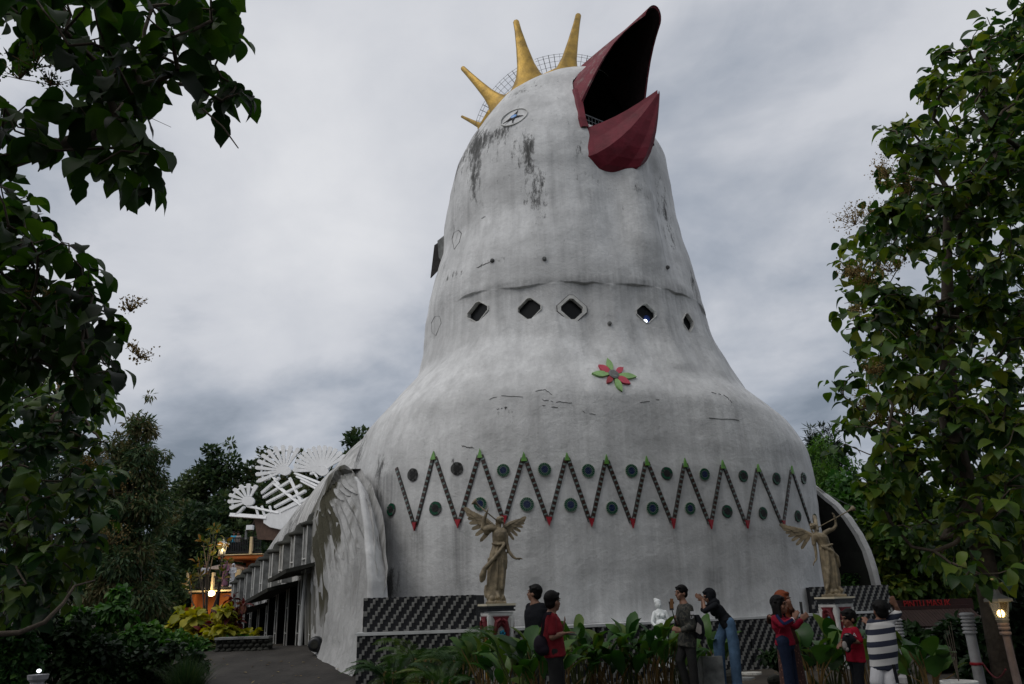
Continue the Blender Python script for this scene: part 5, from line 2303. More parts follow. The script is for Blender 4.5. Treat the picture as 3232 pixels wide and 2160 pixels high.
top_a = pedestal(1566, 1906, 14.65, .50, math.radians(20), 'square white pedestal with maroon carving and gold ornament under the near angel')
SA = .00169 * 1.015
angel('near angel statue with both wings spread, trumpet crossing the zigzag band above the palms', top_a, SA, 405, 1215, dict(
    k=1.0, seed=.3, base=(292, 510, 1215, 1125),
    skirt=[(400, 1150, 82, 78, 0), (405, 1090, 84, 74, 0), (412, 1000, 88, 74, 0), (420, 900, 90, 76, 0), (424, 800, 88, 76, 0), (430, 700, 80, 72, 0), (440, 640, 68, 60, 0), (445, 600, 62, 54, 0)],
    bodice=[(445, 606, 64, 56, 0), (450, 560, 74, 62, -.01), (452, 520, 76, 66, -.02), (452, 480, 74, 60, -.02), (452, 455, 66, 48, 0), (455, 432, 30, 28, 0)],
    drape=[[(500, 620, 16, -.11), (440, 700, 20, -.16), (360, 790, 24, -.17), (290, 860, 28, -.15), (258, 930, 30, -.13), (255, 975, 24, -.12)], [(290, 850, 22, -.13), (285, 900, 26, -.12), (275, 960, 22, -.11)],
           [(380, 600, 14, -.09), (445, 610, 14, -.12), (505, 600, 14, -.09)], [(335, 760, 18, -.02), (330, 900, 20, -.0), (325, 1010, 22, .0)], [(300, 1040, 22, .03), (300, 1090, 30, .03), (310, 1130, 34, .02)],
           [(520, 700, 12, -.02), (522, 780, 14, -.02), (515, 860, 12, -.02)], [(430, 760, 10, -.14), (425, 900, 12, -.14), (410, 1060, 14, -.12)], [(480, 760, 10, -.12), (488, 900, 16, -.12), (470, 1060, 18, -.10)], [(415, 1110, 22, -.11), (430, 1150, 20, -.16)],
           [(395, 440, 26, -.05), (345, 440, 36, -.06), (310, 445, 40, -.06), (318, 480, 34, -.05)], [(500, 460, 24, 0), (528, 510, 24, 0), (530, 570, 20, 0)]],
    limbs=[[(370, 425, 34, -.03), (275, 430, 27, -.06), (292, 340, 22, -.08), (316, 285, 16, -.10)], [(510, 470, 28, 0), (530, 600, 22, -.02), (548, 680, 19, -.03), (595, 745, 16, -.06), (630, 765, 12, -.07)], [(450, 445, 22, 0), (458, 395, 20, 0)]],
    head=(462, 348, 44), face=(-.38, -.9, .22), hands=[((316, 292, -.10), (.25, -.3, .9), (-1, 0, .2)), ((622, 763, -.07), (1, -.1, .05), (0, .2, 1))],
    locks=[(36, 30), (40, 60), (34, 90), (26, 110), (-40, 40), (-44, 70)], mouth=(436, 364, -.085), bell=(180, 148, -.20), bellr=34,
    wings=[((400, 420, .10), (128, 236, .16), (345, 545, .12), 9), ((505, 430, .10), (702, 338, .16), (540, 540, .12), 8)]), 1)
top_b = pedestal(2648, 1884, 17.9, .54, math.radians(24), 'square white pedestal turned edge-on with maroon carving under the far angel')
SB = .00243
angel('far angel statue raising its trumpet towards the dark trees beside the curved white wing', top_b, SB, 560, 890, dict(
    k=.72, seed=1.3, base=(470, 650, 890, 815),
    skirt=[(550, 830, 62, 52, 0), (552, 770, 64, 54, 0), (556, 700, 68, 56, 0), (562, 620, 72, 58, 0), (562, 540, 70, 58, 0), (552, 470, 60, 52, 0), (545, 435, 52, 46, 0)],
    bodice=[(545, 442, 54, 48, 0), (532, 400, 56, 50, -.01), (518, 360, 62, 50, -.02), (505, 335, 60, 44, -.01), (490, 318, 34, 26, 0)],
    drape=[[(500, 445, 10, -.10), (545, 445, 11, -.12), (600, 430, 11, -.09)], [(510, 450, 14, -.12), (580, 490, 16, -.13), (628, 540, 16, -.10), (640, 620, 16, -.05)], [(590, 500, 9, -.14), (598, 650, 11, -.12), (590, 800, 12, -.10)], [(500, 640, 14, -.08), (520, 690, 22, -.12), (500, 780, 16, -.14), (480, 815, 14, -.15)],
           [(545, 500, 8, -.13), (535, 640, 12, -.13), (520, 690, 16, -.12)], [(620, 620, 14, -.04), (625, 720, 14, -.03), (618, 810, 14, -.02)], [(605, 810, 14, -.10), (622, 835, 13, -.14)], [(455, 345, 24, 0), (450, 390, 22, -.01), (447, 420, 20, -.01)], [(570, 320, 24, -.02), (610, 300, 22, -.03)]],
    limbs=[[(455, 345, 20, 0), (452, 440, 15, -.01), (450, 500, 13, -.03), (440, 560, 9, -.05)], [(560, 325, 24, -.01), (640, 292, 16, -.04), (668, 262, 14, -.05), (672, 210, 10, -.06)], [(490, 330, 18, 0), (480, 290, 15, 0)]],
    head=(464, 258, 31), face=(.86, -.45, .30), hands=[((440, 556, -.05), (-.5, -.2, -.5), (0, .5, 1)), ((672, 214, -.06), (-.2, -.2, .9), (1, 0, 0))],
    locks=[(-22, 20), (-18, 45), (-10, 60)], mouth=(500, 272, -.06), bell=(850, 108, -.14), bellr=24,
    wings=[((440, 335, .06), (220, 250, .10), (410, 435, .08), 9), ((515, 300, .14), (566, 165, .50), (540, 330, .3), 7)]), 1)

# ================================================================== white statue of a woman holding a pot
P = at(2080, 2108, 15.6)
ls = thing('white_statue', 'glossy white statue of a woman with a hair bun holding a round pot', 'statue', (P.x, 15.6, 0))
SW = 15.6 * .985 / F * .2985 * (3232 / 3232)
fz = ang_xf(Vector((P.x, 15.6, .05)), SW, 1490 - 5, 1160)


def mpx(x, y, d=0.0):
    """zoomed survey pixels of the statue (scale .2985, origin 1650,1760)"""
    q = at(1650 + x * .29838, 1760 + y * .29838, 15.6)
    return Vector((q.x, 15.6 + d, q.z))


k_ = .29838 * 15.3 / F
mb = MB()
rows = []
N = 48
for x, y, w, d in ((1515, 1160, 72, 60), (1512, 1080, 66, 58), (1500, 980, 62, 56), (1470, 880, 64, 56), (1455, 800, 66, 56), (1450, 720, 56, 46), (1450, 660, 48, 38), (1450, 620, 56, 44), (1450, 590, 62, 42), (1448, 565, 50, 32), (1445, 545, 24, 22)):
    r = []
    for i in range(N):
        a = 2 * PI * i / N
        fold = 1 + (.06 * math.cos(9 * a + y * .01) if y > 860 else 0)
        r.append(mpx(x + w * fold * math.cos(a), y, d * k_ * fold * math.sin(a)))
    rows.append(r)
mb.grid(rows, closed=True)
mb.f += [tuple(range(N))[::-1], tuple((len(rows) - 1) * N + i for i in range(N))]
mb.m += [0, 0]
for sg in (-1, 1):
    mb.ell(mpx(1450 + sg * 27, 612, -.11), (.036, .034, .034))
mb.ell(mpx(1455, 700, -.13), (.105, .10, .085))
mb.lathe([(.03, 0), (.035, .04), (.048, .055), (.048, .065)], 12, mpx(1478, 712, -.21), Vector((0, 0, 1)).rotation_difference(Vector((.5, -.8, .1))).to_matrix())
for pts in ([(1395, 585, 22, 0), (1375, 640, 19, -.03), (1365, 690, 16, -.06), (1400, 735, 13, -.13), (1430, 745, 11, -.18)], [(1505, 580, 22, 0), (1530, 640, 18, -.02), (1545, 690, 15, -.05), (1515, 715, 13, -.13), (1490, 712, 11, -.2)], [(1440, 560, 20, 0), (1438, 530, 18, 0)]):
    for a, b in zip(pts[:-1], pts[1:]):
        mb.cap(mpx(a[0], a[1], a[3]), a[2] * k_, mpx(b[0], b[1], b[3]), b[2] * k_, 12)
finger_set(mb, mpx(1425, 745, -.18), Vector((1, -.3, -.1)), Vector((0, -1, 0)), .8, .6)
finger_set(mb, mpx(1495, 712, -.2), Vector((-1, -.3, 0)), Vector((0, -1, 0)), .8, .6)
Hc = mpx(1432, 500)
h = 34 * k_
mb.ell(Hc, (h * .95, h * 1.05, h * 1.25))
mb.ell(Hc + Vector((h * .25, -h * .3, -h * .5)), (h * .62, h * .62, h * .75))
mb.ell(mpx(1425, 470, .02), (h * 1.12, h * 1.1, h * .85))
mb.ell(mpx(1405, 446, .02), (h * .62, h * .6, h * .48))
mb.cap(Hc + Vector((h * .35, -h * .98, 0)), h * .1, Hc + Vector((h * .4, -h * 1.12, -h * .3)), h * .13)
for sg in (-1, 1):
    mb.ell(Hc + Vector((h * .3 + sg * h * .36, -h * .86, h * .02)), (h * .2, h * .12, h * .07))
    mb.ell(Hc + Vector((sg * h * .95, 0, -h * .25)), (h * .12, h * .2, h * .3))
mb.ell(Hc + Vector((h * .36, -h * .95, -h * .58)), (h * .22, h * .12, h * .07))
remesh_obj(mb, 'figure', MT['statuew'], ls, .009, 2, .4)
g = MB()
g.box((P.x + .12, 15.6, .06), .52, .46, .14)
g.build('plinth', MT['concrete'], ls)

# slack red rope between the bollard and the lit lantern, thin cable from the church to the trees
a_, b_2 = Vector((q1.x, 13.2, q1.z * .38)), Vector((P.x, P.y, .45))
a_ = Vector((q1.x + .1, 13.2, q1.z * .38))
b_2 = Vector((top2.x - .1, 11.6, .50))
g = MB()
g.tube([a_.lerp(b_2, k / 8) - Vector((0, 0, .16 * math.sin(PI * k / 8))) for k in range(9)], .012, 6)
o = g.build('barrier_rope', MT['maroon'], None)
tag(o, 'slack dark red rope strung from the ringed bollard to the lit pagoda lantern', 'rope')
g = MB()
a_, b_2 = at(2588, 1548, 22.5), at(2790, 1640, 24)
g.tube([a_.lerp(b_2, k / 8) - Vector((0, 0, .05 * math.sin(PI * k / 8))) for k in range(9)], .010, 5)
o = g.build('overhead_cable', MT['wire'], None)
tag(o, 'thin pale cable running from the church flank into the trees above the right wing', 'cable')


# ================================================================== people
CL = dict(
    black=cloth('black_cotton', (.012, .013, .016)),
    red=cloth('red_shirt_cotton', (.17, .016, .022)),
    trousers=cloth('dark_grey_trousers', (.022, .022, .022)),
    jeans=cloth('blue_denim', (.065, .115, .19), .4),
    darkjeans=cloth('dark_blue_denim', (.012, .018, .038), .3),
    brown=cloth('rust_brown_cloth', (.16, .045, .022)),
    darkbrown=cloth('dark_brown_cloth', (.045, .018, .012)),
    redjacket=cloth('red_jersey', (.19, .010, .024)),
    navy=cloth('navy_stripe', (.012, .018, .055)),
    boyred=cloth('bright_red_tshirt', (.23, .008, .022)),
    white=cloth('white_cloth', (.48, .48, .50), .14),
    purple=cloth('dusky_mauve_cloth', (.20, .10, .14)),
    blue=cloth('sky_blue_cloth', (.05, .28, .42)),
    bag=cloth('dark_bag_nylon', (.018, .014, .020)),
    grey=cloth('grey_bag_panel', (.26, .24, .23)),
)
# striped shirt: broad navy and white bands
m, nt, b_ = new_mat('striped_shirt_cotton')
tcn = nd(nt, 'ShaderNodeTexCoord')
sp_ = nd(nt, 'ShaderNodeSeparateXYZ')
nt.links.new(tcn.outputs['Object'], sp_.inputs[0])
zz_ = mth(nt, 'ADD', sp_.outputs[2], mth(nt, 'MULTIPLY', sp_.outputs[0], -.10))
fr_ = mth(nt, 'FRACT', mth(nt, 'DIVIDE', zz_, .135))
nt.links.new(ramp(nt, fr_, [(0.0, (.012, .016, .034)), (.46, (.50, .49, .48))], 'CONSTANT'), b_.inputs['Base Color'])
b_.inputs['Roughness'].default_value = .9
CL['stripes'] = m
m, nt, b_ = new_mat('camouflage_cloth')
tcn = nd(nt, 'ShaderNodeTexCoord')
nz = nd(nt, 'ShaderNodeTexNoise', Scale=11.0, Detail=3.0, Distortion=.8)
nt.links.new(tcn.outputs['Object'], nz.inputs['Vector'])
nt.links.new(ramp(nt, nz.outputs[0], [(0, (.012, .013, .012)), (.46, (.030, .032, .026)), (.54, (.060, .055, .045)), (.62, (.016, .018, .016))], 'CONSTANT'), b_.inputs['Base Color'])
b_.inputs['Roughness'].default_value = .9
CL['camo'] = m
m, nt, b_ = new_mat('floral_skirt_cloth')
tcn = nd(nt, 'ShaderNodeTexCoord')
nz = nd(nt, 'ShaderNodeTexVoronoi', Scale=22.0)
nt.links.new(tcn.outputs['Object'], nz.inputs['Vector'])
nt.links.new(ramp(nt, nz.outputs['Distance'], [(0.1, (.20, .09, .06)), (.35, (.05, .018, .014))]), b_.inputs['Base Color'])
b_.inputs['Roughness'].default_value = .9
CL['floral'] = m


def loft(mb, secs, side, n=20):
    """closed body section: secs = [(centre, halfwidth, halfdepth)], side = direction of the width"""
    side = side.normalized()
    rows = []
    for i, (c, w, d) in enumerate(secs):
        t = (secs[min(i + 1, len(secs) - 1)][0] - secs[max(i - 1, 0)][0]).normalized()
        s = (side - t * side.dot(t)).normalized()
        f = t.cross(s)
        rows.append([c + s * (math.copysign(abs(math.cos(a)) ** .85, math.cos(a)) * w) + f * (math.copysign(abs(math.sin(a)) ** .85, math.sin(a)) * d) for a in np.linspace(0, 2 * PI, n, endpoint=False)])
    o = len(mb.v)
    mb.grid(rows, closed=True)
    mb.f += [tuple(o + k for k in range(n))[::-1], tuple(o + (len(rows) - 1) * n + k for k in range(n))]
    mb.m += [0, 0]


def chain(mb, pts, rs, add=0.0, n=12):
    for (a, ra), (b, rb) in zip(zip(pts[:-1], rs[:-1]), zip(pts[1:], rs[1:])):
        mb.cap(a, ra + add, b, rb + add, n)


def person(label, J, face, shirt, pants, H=1.7, skin='skin', hair='short', sleeve=.5, hands=(None, None), female=False, pantw=1.0, shoes='sandal', hijab=None, belly=0, voxel=.0105, group=None, shirt_low=.0, shorts=False, skirt=False, hairmat='hair'):
    """J: joints in space (Vectors): head, neck, sL sR eL eR wL wR, hL hR kL kR aL aR, waist; toes: fL fR directions"""
    S = H / 1.7
    base = Vector(((J['aL'].x + J['aR'].x) / 2, (J['aL'].y + J['aR'].y) / 2, 0))
    t = thing('person', label, 'person', tuple(base), group)
    side = J['sR'] - J['sL']
    hips = (J['hL'] + J['hR']) / 2
    neck = J['neck']
    shc = (J['sL'] + J['sR']) / 2
    chest = shc.lerp(hips, .28)
    waist = J.get('waist', shc.lerp(hips, .66))
    k = S * (.90 if female else 1.0)
    tors = [(hips - (waist - hips).normalized() * .09 * S, .115 * S, .095 * S), (hips, .165 * S, .115 * S), (waist, (.125 if female else .142) * k + belly, (.092 + belly * .8) * k), (chest, .165 * k, .115 * k), (shc.lerp(chest, .25), .165 * k, .095 * k), (shc + (neck - shc) * .35, .10 * k, .07 * k), (neck, .06 * S, .058 * S)]
    face = Vector(face).normalized()
    q = Vector((0, -1, 0)).rotation_difference(Vector((face.x, face.y, 0)).normalized()).to_matrix()
    pitch = math.asin(max(-1, min(1, face.z)))
    q = q @ Matrix.Rotation(-pitch, 3, 'X')
    h = J['head']
    hs = .118 * S ** .5                       # half the head's height
    bodym = MB()
    loft(bodym, [(c, w * .96, d * .96) for c, w, d in tors], side)
    bodym.cap(neck - Vector((0, 0, .03)), .056 * S, h - (q @ Vector((0, -.01, .05))), .052 * S)
    for s in 'LR':
        chain(bodym, [J['s' + s], J['e' + s], J['w' + s]], [.050 * k, .040 * k, .027 * k])
        chain(bodym, [J['h' + s], J['k' + s], J['a' + s]], [.078 * S, .054 * S, .036 * S])
        f = J.get('f' + s, Vector((face.x, face.y, 0)).normalized())
        a = J['a' + s]
        bodym.cap(a + f * -.03 * S - Vector((0, 0, .03 * S)), .034 * S, a + f * .13 * S - Vector((0, 0, .045 * S)), .026 * S)
    # head with face
    bodym.ell(h + q @ Vector((0, .012, .022)), (.076 * S ** .5, .096 * S ** .5, .092 * S ** .5), q)
    bodym.ell(h + q @ Vector((0, -.026, -.045)), (.056, .060, .068), q)
    bodym.ell(h + q @ Vector((0, -.060, -.088)), (.026, .024, .022), q, 8)
    bodym.cap(h + q @ Vector((0, -.088, .008)), .010, h + q @ Vector((0, -.106, -.028)), .0155, 8)
    bodym.ell(h + q @ Vector((0, -.088, -.060)), (.025, .013, .010), q, 8)
    bodym.ell(h + q @ Vector((0, -.080, .030)), (.055, .018, .012), q, 8)
    for sg in (-1, 1):
        bodym.ell(h + q @ Vector((sg * .078, .010, -.012)), (.012, .022, .032), q, 8)
        bodym.ell(h + q @ Vector((sg * .040, -.058, -.030)), (.024, .020, .022), q, 8)
    for s, hd in zip('LR', hands):
        if hd is None:
            d = (J['w' + s] - J['e' + s])
            hd = (d, Vector((0, -1, .2)), .5)
        finger_set(bodym, J['w' + s] , Vector(hd[0]), Vector(hd[1]), .95 * S, hd[2])
    body = remesh_obj(bodym, 'body', MT[skin], t, voxel, 2, .4)
    # eyes
    for sg in (-1, 1):
        e = MB()
        e.ell(h + q @ Vector((sg * .031, -.086, .006)), (.013, .006, .006), q, 8)
        e.build('eye', MT['eyew'], t)
        e = MB()
        e.ell(h + q @ Vector((sg * .033, -.090, .028)), (.019, .006, .0045), q, 8)
        e.build('eyebrow', MT['hair'], t)
    # hair or scarf
    hb = MB()
    if hijab:
        hb.ell(h + q @ Vector((0, .030, .015)), (.098, .118, .122), q)
        hb.ell(h + q @ Vector((0, .020, -.075)), (.085, .085, .085), q)
        hb.cap(h + q @ Vector((0, .03, -.10)), .078, shc + (neck - shc) * .6, .125 * S)
        hb.cap(shc + (neck - shc) * .4, .12 * S, chest + (q @ Vector((0, -.05, 0))), .10 * S)
        for sg in (-1, 1):
            hb.ell(h + q @ Vector((sg * .070, -.022, -.015)), (.022, .040, .085), q, 10)
        hb.ell(h + q @ Vector((0, -.040, .085)), (.066, .050, .028), q, 10)
        hb.ell(h + q @ Vector((0, -.052, -.112)), (.050, .036, .022), q, 10)
        remesh_obj(hb, 'headscarf', CL[hijab], t, voxel, 3, .5)
    else:
        hb.ell(h + q @ Vector((0, .020, .046)), (.090, .106, .098), q)
        hb.ell(h + q @ Vector((0, .050, -.010)), (.078, .064, .070), q)
        rr = random.Random(len(label))
        for i in range(26):
            a, e = rr.uniform(-2.6, 2.6), rr.uniform(.0, 1.3)
            d = Vector((math.sin(a) * math.cos(e), math.cos(a) * math.cos(e) , math.sin(e)))
            if d.y < -.35 and d.z < .55:
                continue
            hb.ell(h + q @ (Vector((0, .022, .040)) + d * .083), (.028, .026, .018), q, 7)
        hb.cap(h + q @ Vector((-.05, -.055, .090)), .020, h + q @ Vector((.05, -.058, .088)), .020, 8)
        if hair == 'long':
            for sg in (-1, 0, 1):
                hb.cap(h + q @ Vector((sg * .060, .045, .0)), .045, h + q @ Vector((sg * .075, .060, -.24)), .042)
                hb.cap(h + q @ Vector((sg * .075, .060, -.24)), .042, h + q @ Vector((sg * .065, .055, -.36)), .022)
            for sg in (-1, 1):
                hb.cap(h + q @ Vector((sg * .078, -.015, .03)), .022, h + q @ Vector((sg * .085, .0, -.20)), .028)
        remesh_obj(hb, 'hair', MT[hairmat], t, voxel * .9, 1, .4)
    # shirt
    sm = MB()
    g = .014
    low = hips.lerp(waist, -.35 - shirt_low)
    secs = [(low, .170 * S + g, .120 * S + g), (hips, .166 * S + g, .118 * S + g), (waist, (.132 if female else .150) * k + belly + g, .100 * k + belly + g), (chest, .166 * k + g, .118 * k + g), (shc.lerp(chest, .22), .166 * k + g, .096 * k + g), (shc + (neck - shc) * .38, .098 * k + g * .6, .070 * k + g * .6), (shc + (neck - shc) * .72, .066 * S + .004, .064 * S + .004)]
    loft(sm, secs, side, 24)
    for s in 'LR':
        a, e, w = J['s' + s], J['e' + s], J['w' + s]
        if sleeve <= 1:
            p = a.lerp(e, sleeve * 1.0)
            chain(sm, [a, p], [.058 * k, (.052 if sleeve < .9 else .046) * k], g * .7)
        else:
            p = e.lerp(w, sleeve - 1)
            chain(sm, [a, e, p], [.058 * k, .047 * k, .036 * k], g * .7)
            sm.cap(a.lerp(e, .8), .052 * k + g * .6, a.lerp(e, .9), .054 * k + g * .6)
    # folds
    rr = random.Random(len(label) + 3)
    for i in range(9):
        z = rr.uniform(.05, .75)
        c = low.lerp(chest, z)
        sd = side.normalized()
        ff = (chest - hips).cross(sd).normalized()
        a = rr.uniform(0, 2 * PI)
        w1 = .158 * S + g
        p1 = c + sd * (w1 * math.cos(a)) + ff * (.112 * S + g) * math.sin(a)
        a2 = a + rr.uniform(.3, .7)
        c2 = c + (chest - hips).normalized() * rr.uniform(-.08, .08)
        p2 = c2 + sd * (w1 * math.cos(a2)) + ff * (.112 * S + g) * math.sin(a2)
        sm.cap(p1, .012, p2, .006, 7)
    remesh_obj(sm, 'shirt', CL[shirt], t, voxel, 3, .5)
    # trousers / skirt
    pm = MB()
    g = .012
    if skirt:
        an = (J['aL'] + J['aR']) / 2
        loft(pm, [(an, .22 * S, .19 * S), (an.lerp(hips, .4), .19 * S, .165 * S), (hips, .172 * S, .125 * S), (hips.lerp(waist, .6), .145 * S, .11 * S)], side, 24)
    else:
        loft(pm, [(hips - (waist - hips).normalized() * .10 * S, .13 * S + g, .105 * S + g), (hips, .166 * S + g, .117 * S + g), (hips.lerp(waist, .55), .146 * S + g * .8, .104 * S + g * .8)], side, 24)
        for s in 'LR':
            a, kn, an = J['h' + s], J['k' + s], J['a' + s]
            if shorts:
                chain(pm, [a, kn.lerp(a, .05)], [.088 * S * pantw, .080 * S * pantw], g)
                pm.cap(J['hL'], .108 * S, J['hR'], .108 * S)
            else:
                chain(pm, [a, kn, an + (kn - an).normalized() * .01], [.084 * S, .062 * S * pantw, .052 * S * pantw], g)
                pm.cap(an + (kn - an).normalized() * .05, .056 * S * pantw + g, an + (kn - an).normalized() * .02, .058 * S * pantw + g)
                for i in range(3):
                    c = kn.lerp(an, rr.uniform(.0, .9))
                    sdv = side.normalized() * .05 * S
                    pm.cap(c - sdv, .018, c + sdv * .6 + Vector((0, -.04, -.02)), .012, 7)
    remesh_obj(pm, 'skirt' if skirt else ('shorts' if shorts else 'trousers'), CL[pants], t, voxel, 3, .5)
    # shoes
    for s in 'LR':
        f = J.get('f' + s, Vector((face.x, face.y, 0)).normalized())
        a = J['a' + s]
        sh = MB()
        z = Vector((0, 0, .05 * S))
        sh.cap(a - f * .035 * S - z, .043 * S, a + f * .06 * S - z * 1.05, .046 * S)
        sh.cap(a + f * .06 * S - z * 1.05, .046 * S, a + f * .15 * S - z * 1.15, .036 * S)
        remesh_obj(sh, 'shoe', MT[shoes], t, voxel, 2, .4)
    return t


def joints(conv, Y, d):
    """conv: zoom pixels -> photo pixels; entries (x, y[, depth offset])"""
    out = {}
    for k, v in d.items():
        if k in ('fL', 'fR'):
            out[k] = Vector(v).normalized()
            continue
        u, vv = conv(v[0], v[1])
        p = at(u, vv, Y + (v[2] if len(v) > 2 else 0))
        out[k] = p
    return out


def to_ground(J, z=.085):
    for s in 'LR':
        if 'a' + s in J:
            J['a' + s].z = z
    return J


Z7 = lambda x, y: (1650 + x * .29838, 1760 + y * .29838)
Z4 = lambda x, y: (2040 + x * .21053, 1830 + y * .21053)
Z5 = lambda x, y: (2390 + x * .21739, 1830 + y * .21739)
ZL = lambda x, y: (550 + x * .51661, 1350 + y * .51661)

# man in black, seen from behind between the broad leaves
J = to_ground(joints(Z7, 12.0, dict(head=(122, 382, 0), neck=(122, 470, 0), sL=(78, 530, .06), sR=(205, 530, -.06), eL=(62, 720, .05), eR=(232, 715, -.06), wL=(66, 880, -.05), wR=(222, 880, -.14), hL=(110, 880, .05), hR=(185, 880, -.05), kL=(112, 1190, .04), kR=(186, 1190, -.06), aL=(118, 1500, .06), aR=(190, 1500, -.04), fL=(-.9, .4, 0), fR=(-.9, .3, 0))))
person('man in a black shirt standing among tall leaves, looking up to the left', J, (-.86, .42, .16), 'black', 'trousers', 1.78, 'skin2', sleeve=.6)

# man in red with a shoulder bag, turned to the right
J = to_ground(joints(Z7, 10.0, dict(head=(318, 470, 0), neck=(302, 572, 0), sL=(300, 632, .17), sR=(296, 640, -.17), eL=(345, 800, .20), eR=(312, 842, -.21), wL=(420, 752, .05), wR=(428, 806, -.14), hL=(335, 985, .09), hR=(335, 985, -.09), kL=(385, 1300, .10), kR=(345, 1310, -.08), aL=(430, 1640, .12), aR=(345, 1640, -.10), waist=(318, 850, 0), fL=(.95, -.1, 0), fR=(.95, -.2, 0))))
person('man in a red t-shirt with a dark shoulder bag, gesturing with a phone in hand', J, (.74, .62, .05), 'red', 'trousers', 1.70, 'skin2', sleeve=.72, hands=(((.35, -.2, .9), (.9, 0, -.2), .5), ((1, -.05, .12), (0, .1, 1), .35)), belly=.012, shirt_low=.12)
bg_ = thing('shoulder_bag', 'round dark shoulder bag hanging behind the man in red', 'bag', tuple(at(*Z7(190, 1010), 9.86)))
g = MB()
c = at(*Z7(188, 925), 9.86)
g.ell(c, (.085, .11, .115), None, 16)
g.ell(c + Vector((.02, 0, -.05)), (.085, .11, .075), None, 14)
remesh_obj(g, 'pouch', CL['bag'], bg_, .012, 3)
g = MB()
pts = [at(*Z7(x, y), 9.86 + d) for x, y, d in ((195, 835, -.05), (213, 740, -.09), (222, 650, -.12), (245, 597, -.13), (290, 588, -.08), (330, 612, .02), (362, 690, .12))]
for a, b in zip(pts[:-1], pts[1:]):
    g.bar(a, b, .035, .012, (-.3, -1, .2))
g.build('strap', CL['bag'], bg_)
ph = thing('phone', 'grey phone lying in the open hand of the man in red', 'phone', tuple(at(*Z7(512, 818), 9.82)))
g = MB()
c = at(*Z7(512, 816), 9.82)
g.box(c, .075, .15, .009, Matrix.Rotation(.5, 3, 'Z') @ Matrix.Rotation(.15, 3, 'Y'))
g.build('case', MT['black'], ph)
g = MB()
g.box(c + Vector((0, 0, .007)), .067, .14, .003, Matrix.Rotation(.5, 3, 'Z') @ Matrix.Rotation(.15, 3, 'Y'))
g.build('screen', simple('grey_screen', (.22, .23, .25), .2, .1, 3, 0), ph)

# man in camouflage with selfie stick
J = joints(Z4, 13.4, dict(head=(520, 205, 0), neck=(548, 325, 0), sL=(640, 430, -.17), sR=(520, 425, .17), eL=(700, 700, -.20), eR=(470, 640, .14), wL=(520, 762, -.20), wR=(455, 668, .02), hL=(640, 900, -.08), hR=(590, 900, .08), kL=(690, 1230, -.10), kR=(500, 1210, .06), aL=(725, 1540, -.08), aR=(640, 1530, .10), waist=(625, 720, 0), fL=(-.95, -.1, 0), fR=(-.9, -.1, -.2)))
J['aL'].z = .085
J['aR'].z = .10
person('young man in a dark camouflage jacket walking left and smiling at his selfie stick', J, (-.90, -.40, .02), 'camo', 'trousers', 1.74, 'skin2', sleeve=1.85, hands=(((-.8, 0, .25), (0, -1, .2), .95), ((-.35, -.3, .8), (-1, 0, 0), .95)), shirt_low=.25)
st = thing('selfie_stick', 'black selfie stick with a phone clamped on top, held by the man in camouflage', 'selfie stick', tuple(at(*Z4(455, 700), 13.36)))
g = MB()
a, b = at(*Z4(458, 720), 13.38), at(*Z4(385, 450), 13.3)
g.tube([a, a.lerp(b, .3), b], [.013, .010, .007], 8)
g.build('rod', MT['black'], st)
g = MB()
g.cap(a, .017, a.lerp(b, .28), .016)
g.build('grip', MT['black'], st)
g = MB()
g.box(b + Vector((-.0, 0, .02)), .05, .035, .05)
g.box(at(*Z4(375, 345), 13.3), .085, .03, .035)
g.box(at(*Z4(355, 400), 13.31), .02, .03, .12)
g.build('clamp', MT['black'], st, kind='stuff')
p2 = thing('phone', 'phone with a brown lit back clamped upright on the selfie stick', 'phone', tuple(at(*Z4(380, 425), 13.28)))
g = MB()
g.box(at(*Z4(380, 357), 13.27), .052, .012, .15, Matrix.Rotation(.08, 3, 'Y'))
g.build('case', simple('brown_phone_case', (.20, .10, .04), .5), p2)
bk = thing('backpack', 'black backpack with pale panels on the back of the man in camouflage', 'backpack', tuple(at(*Z4(790, 900), 13.3)))
g = MB()
loft(g, [(at(*Z4(790, 890), 13.3), .05, .14), (at(*Z4(795, 800), 13.3), .085, .16), (at(*Z4(780, 650), 13.3), .075, .15), (at(*Z4(745, 530), 13.3), .04, .12)], Vector((1, 0, 0)))
remesh_obj(g, 'pack', CL['black'], bk, .012, 2)
g = MB()
g.prism([at(*Z4(x, y), 13.13) for x, y in ((765, 640), (820, 690), (828, 800), (800, 820), (740, 780))], (0, -1, 0), .02)
g.build('side_panel', CL['grey'], bk)
for dx, nm2 in ((.0, 'sleeve_patch'),):
    c = at(*Z4(690, 500), 13.4 - .275)
    g = MB()
    g.box(c, .06, .006, .05)
    o = g.build('sleeve_patch', CL['white'], bpy.data.objects['person.002'])
tx = bpy.data.curves.new('lettering', 'FONT')
tx.body = 'LP'
tx.size = .06
tx.extrude = .002
tx.align_x = 'CENTER'
to = bpy.data.objects.new('lettering', tx)
COL.objects.link(to)
tx2 = bpy.data.curves.new('lettering', 'FONT')
tx2.body = 'LA'
tx2.size = .075
tx2.extrude = .002
tx2.align_x = 'CENTER'
to2 = bpy.data.objects.new('lettering', tx2)
COL.objects.link(to2)
dg = bpy.context.evaluated_depsgraph_get()
dg.update()
lm1 = bpy.data.meshes.new_from_object(to.evaluated_get(dg))
lm2 = bpy.data.meshes.new_from_object(to2.evaluated_get(dg))
bpy.data.objects.remove(to)
bpy.data.objects.remove(to2)
lm1.materials.append(CL['white'])
lm2.materials.append(CL['white'])
inst('lettering', lm1, at(*Z4(690, 585), 13.4 - .285), Matrix.Rotation(PI / 2, 3, 'X'), bpy.data.objects['person.002'])

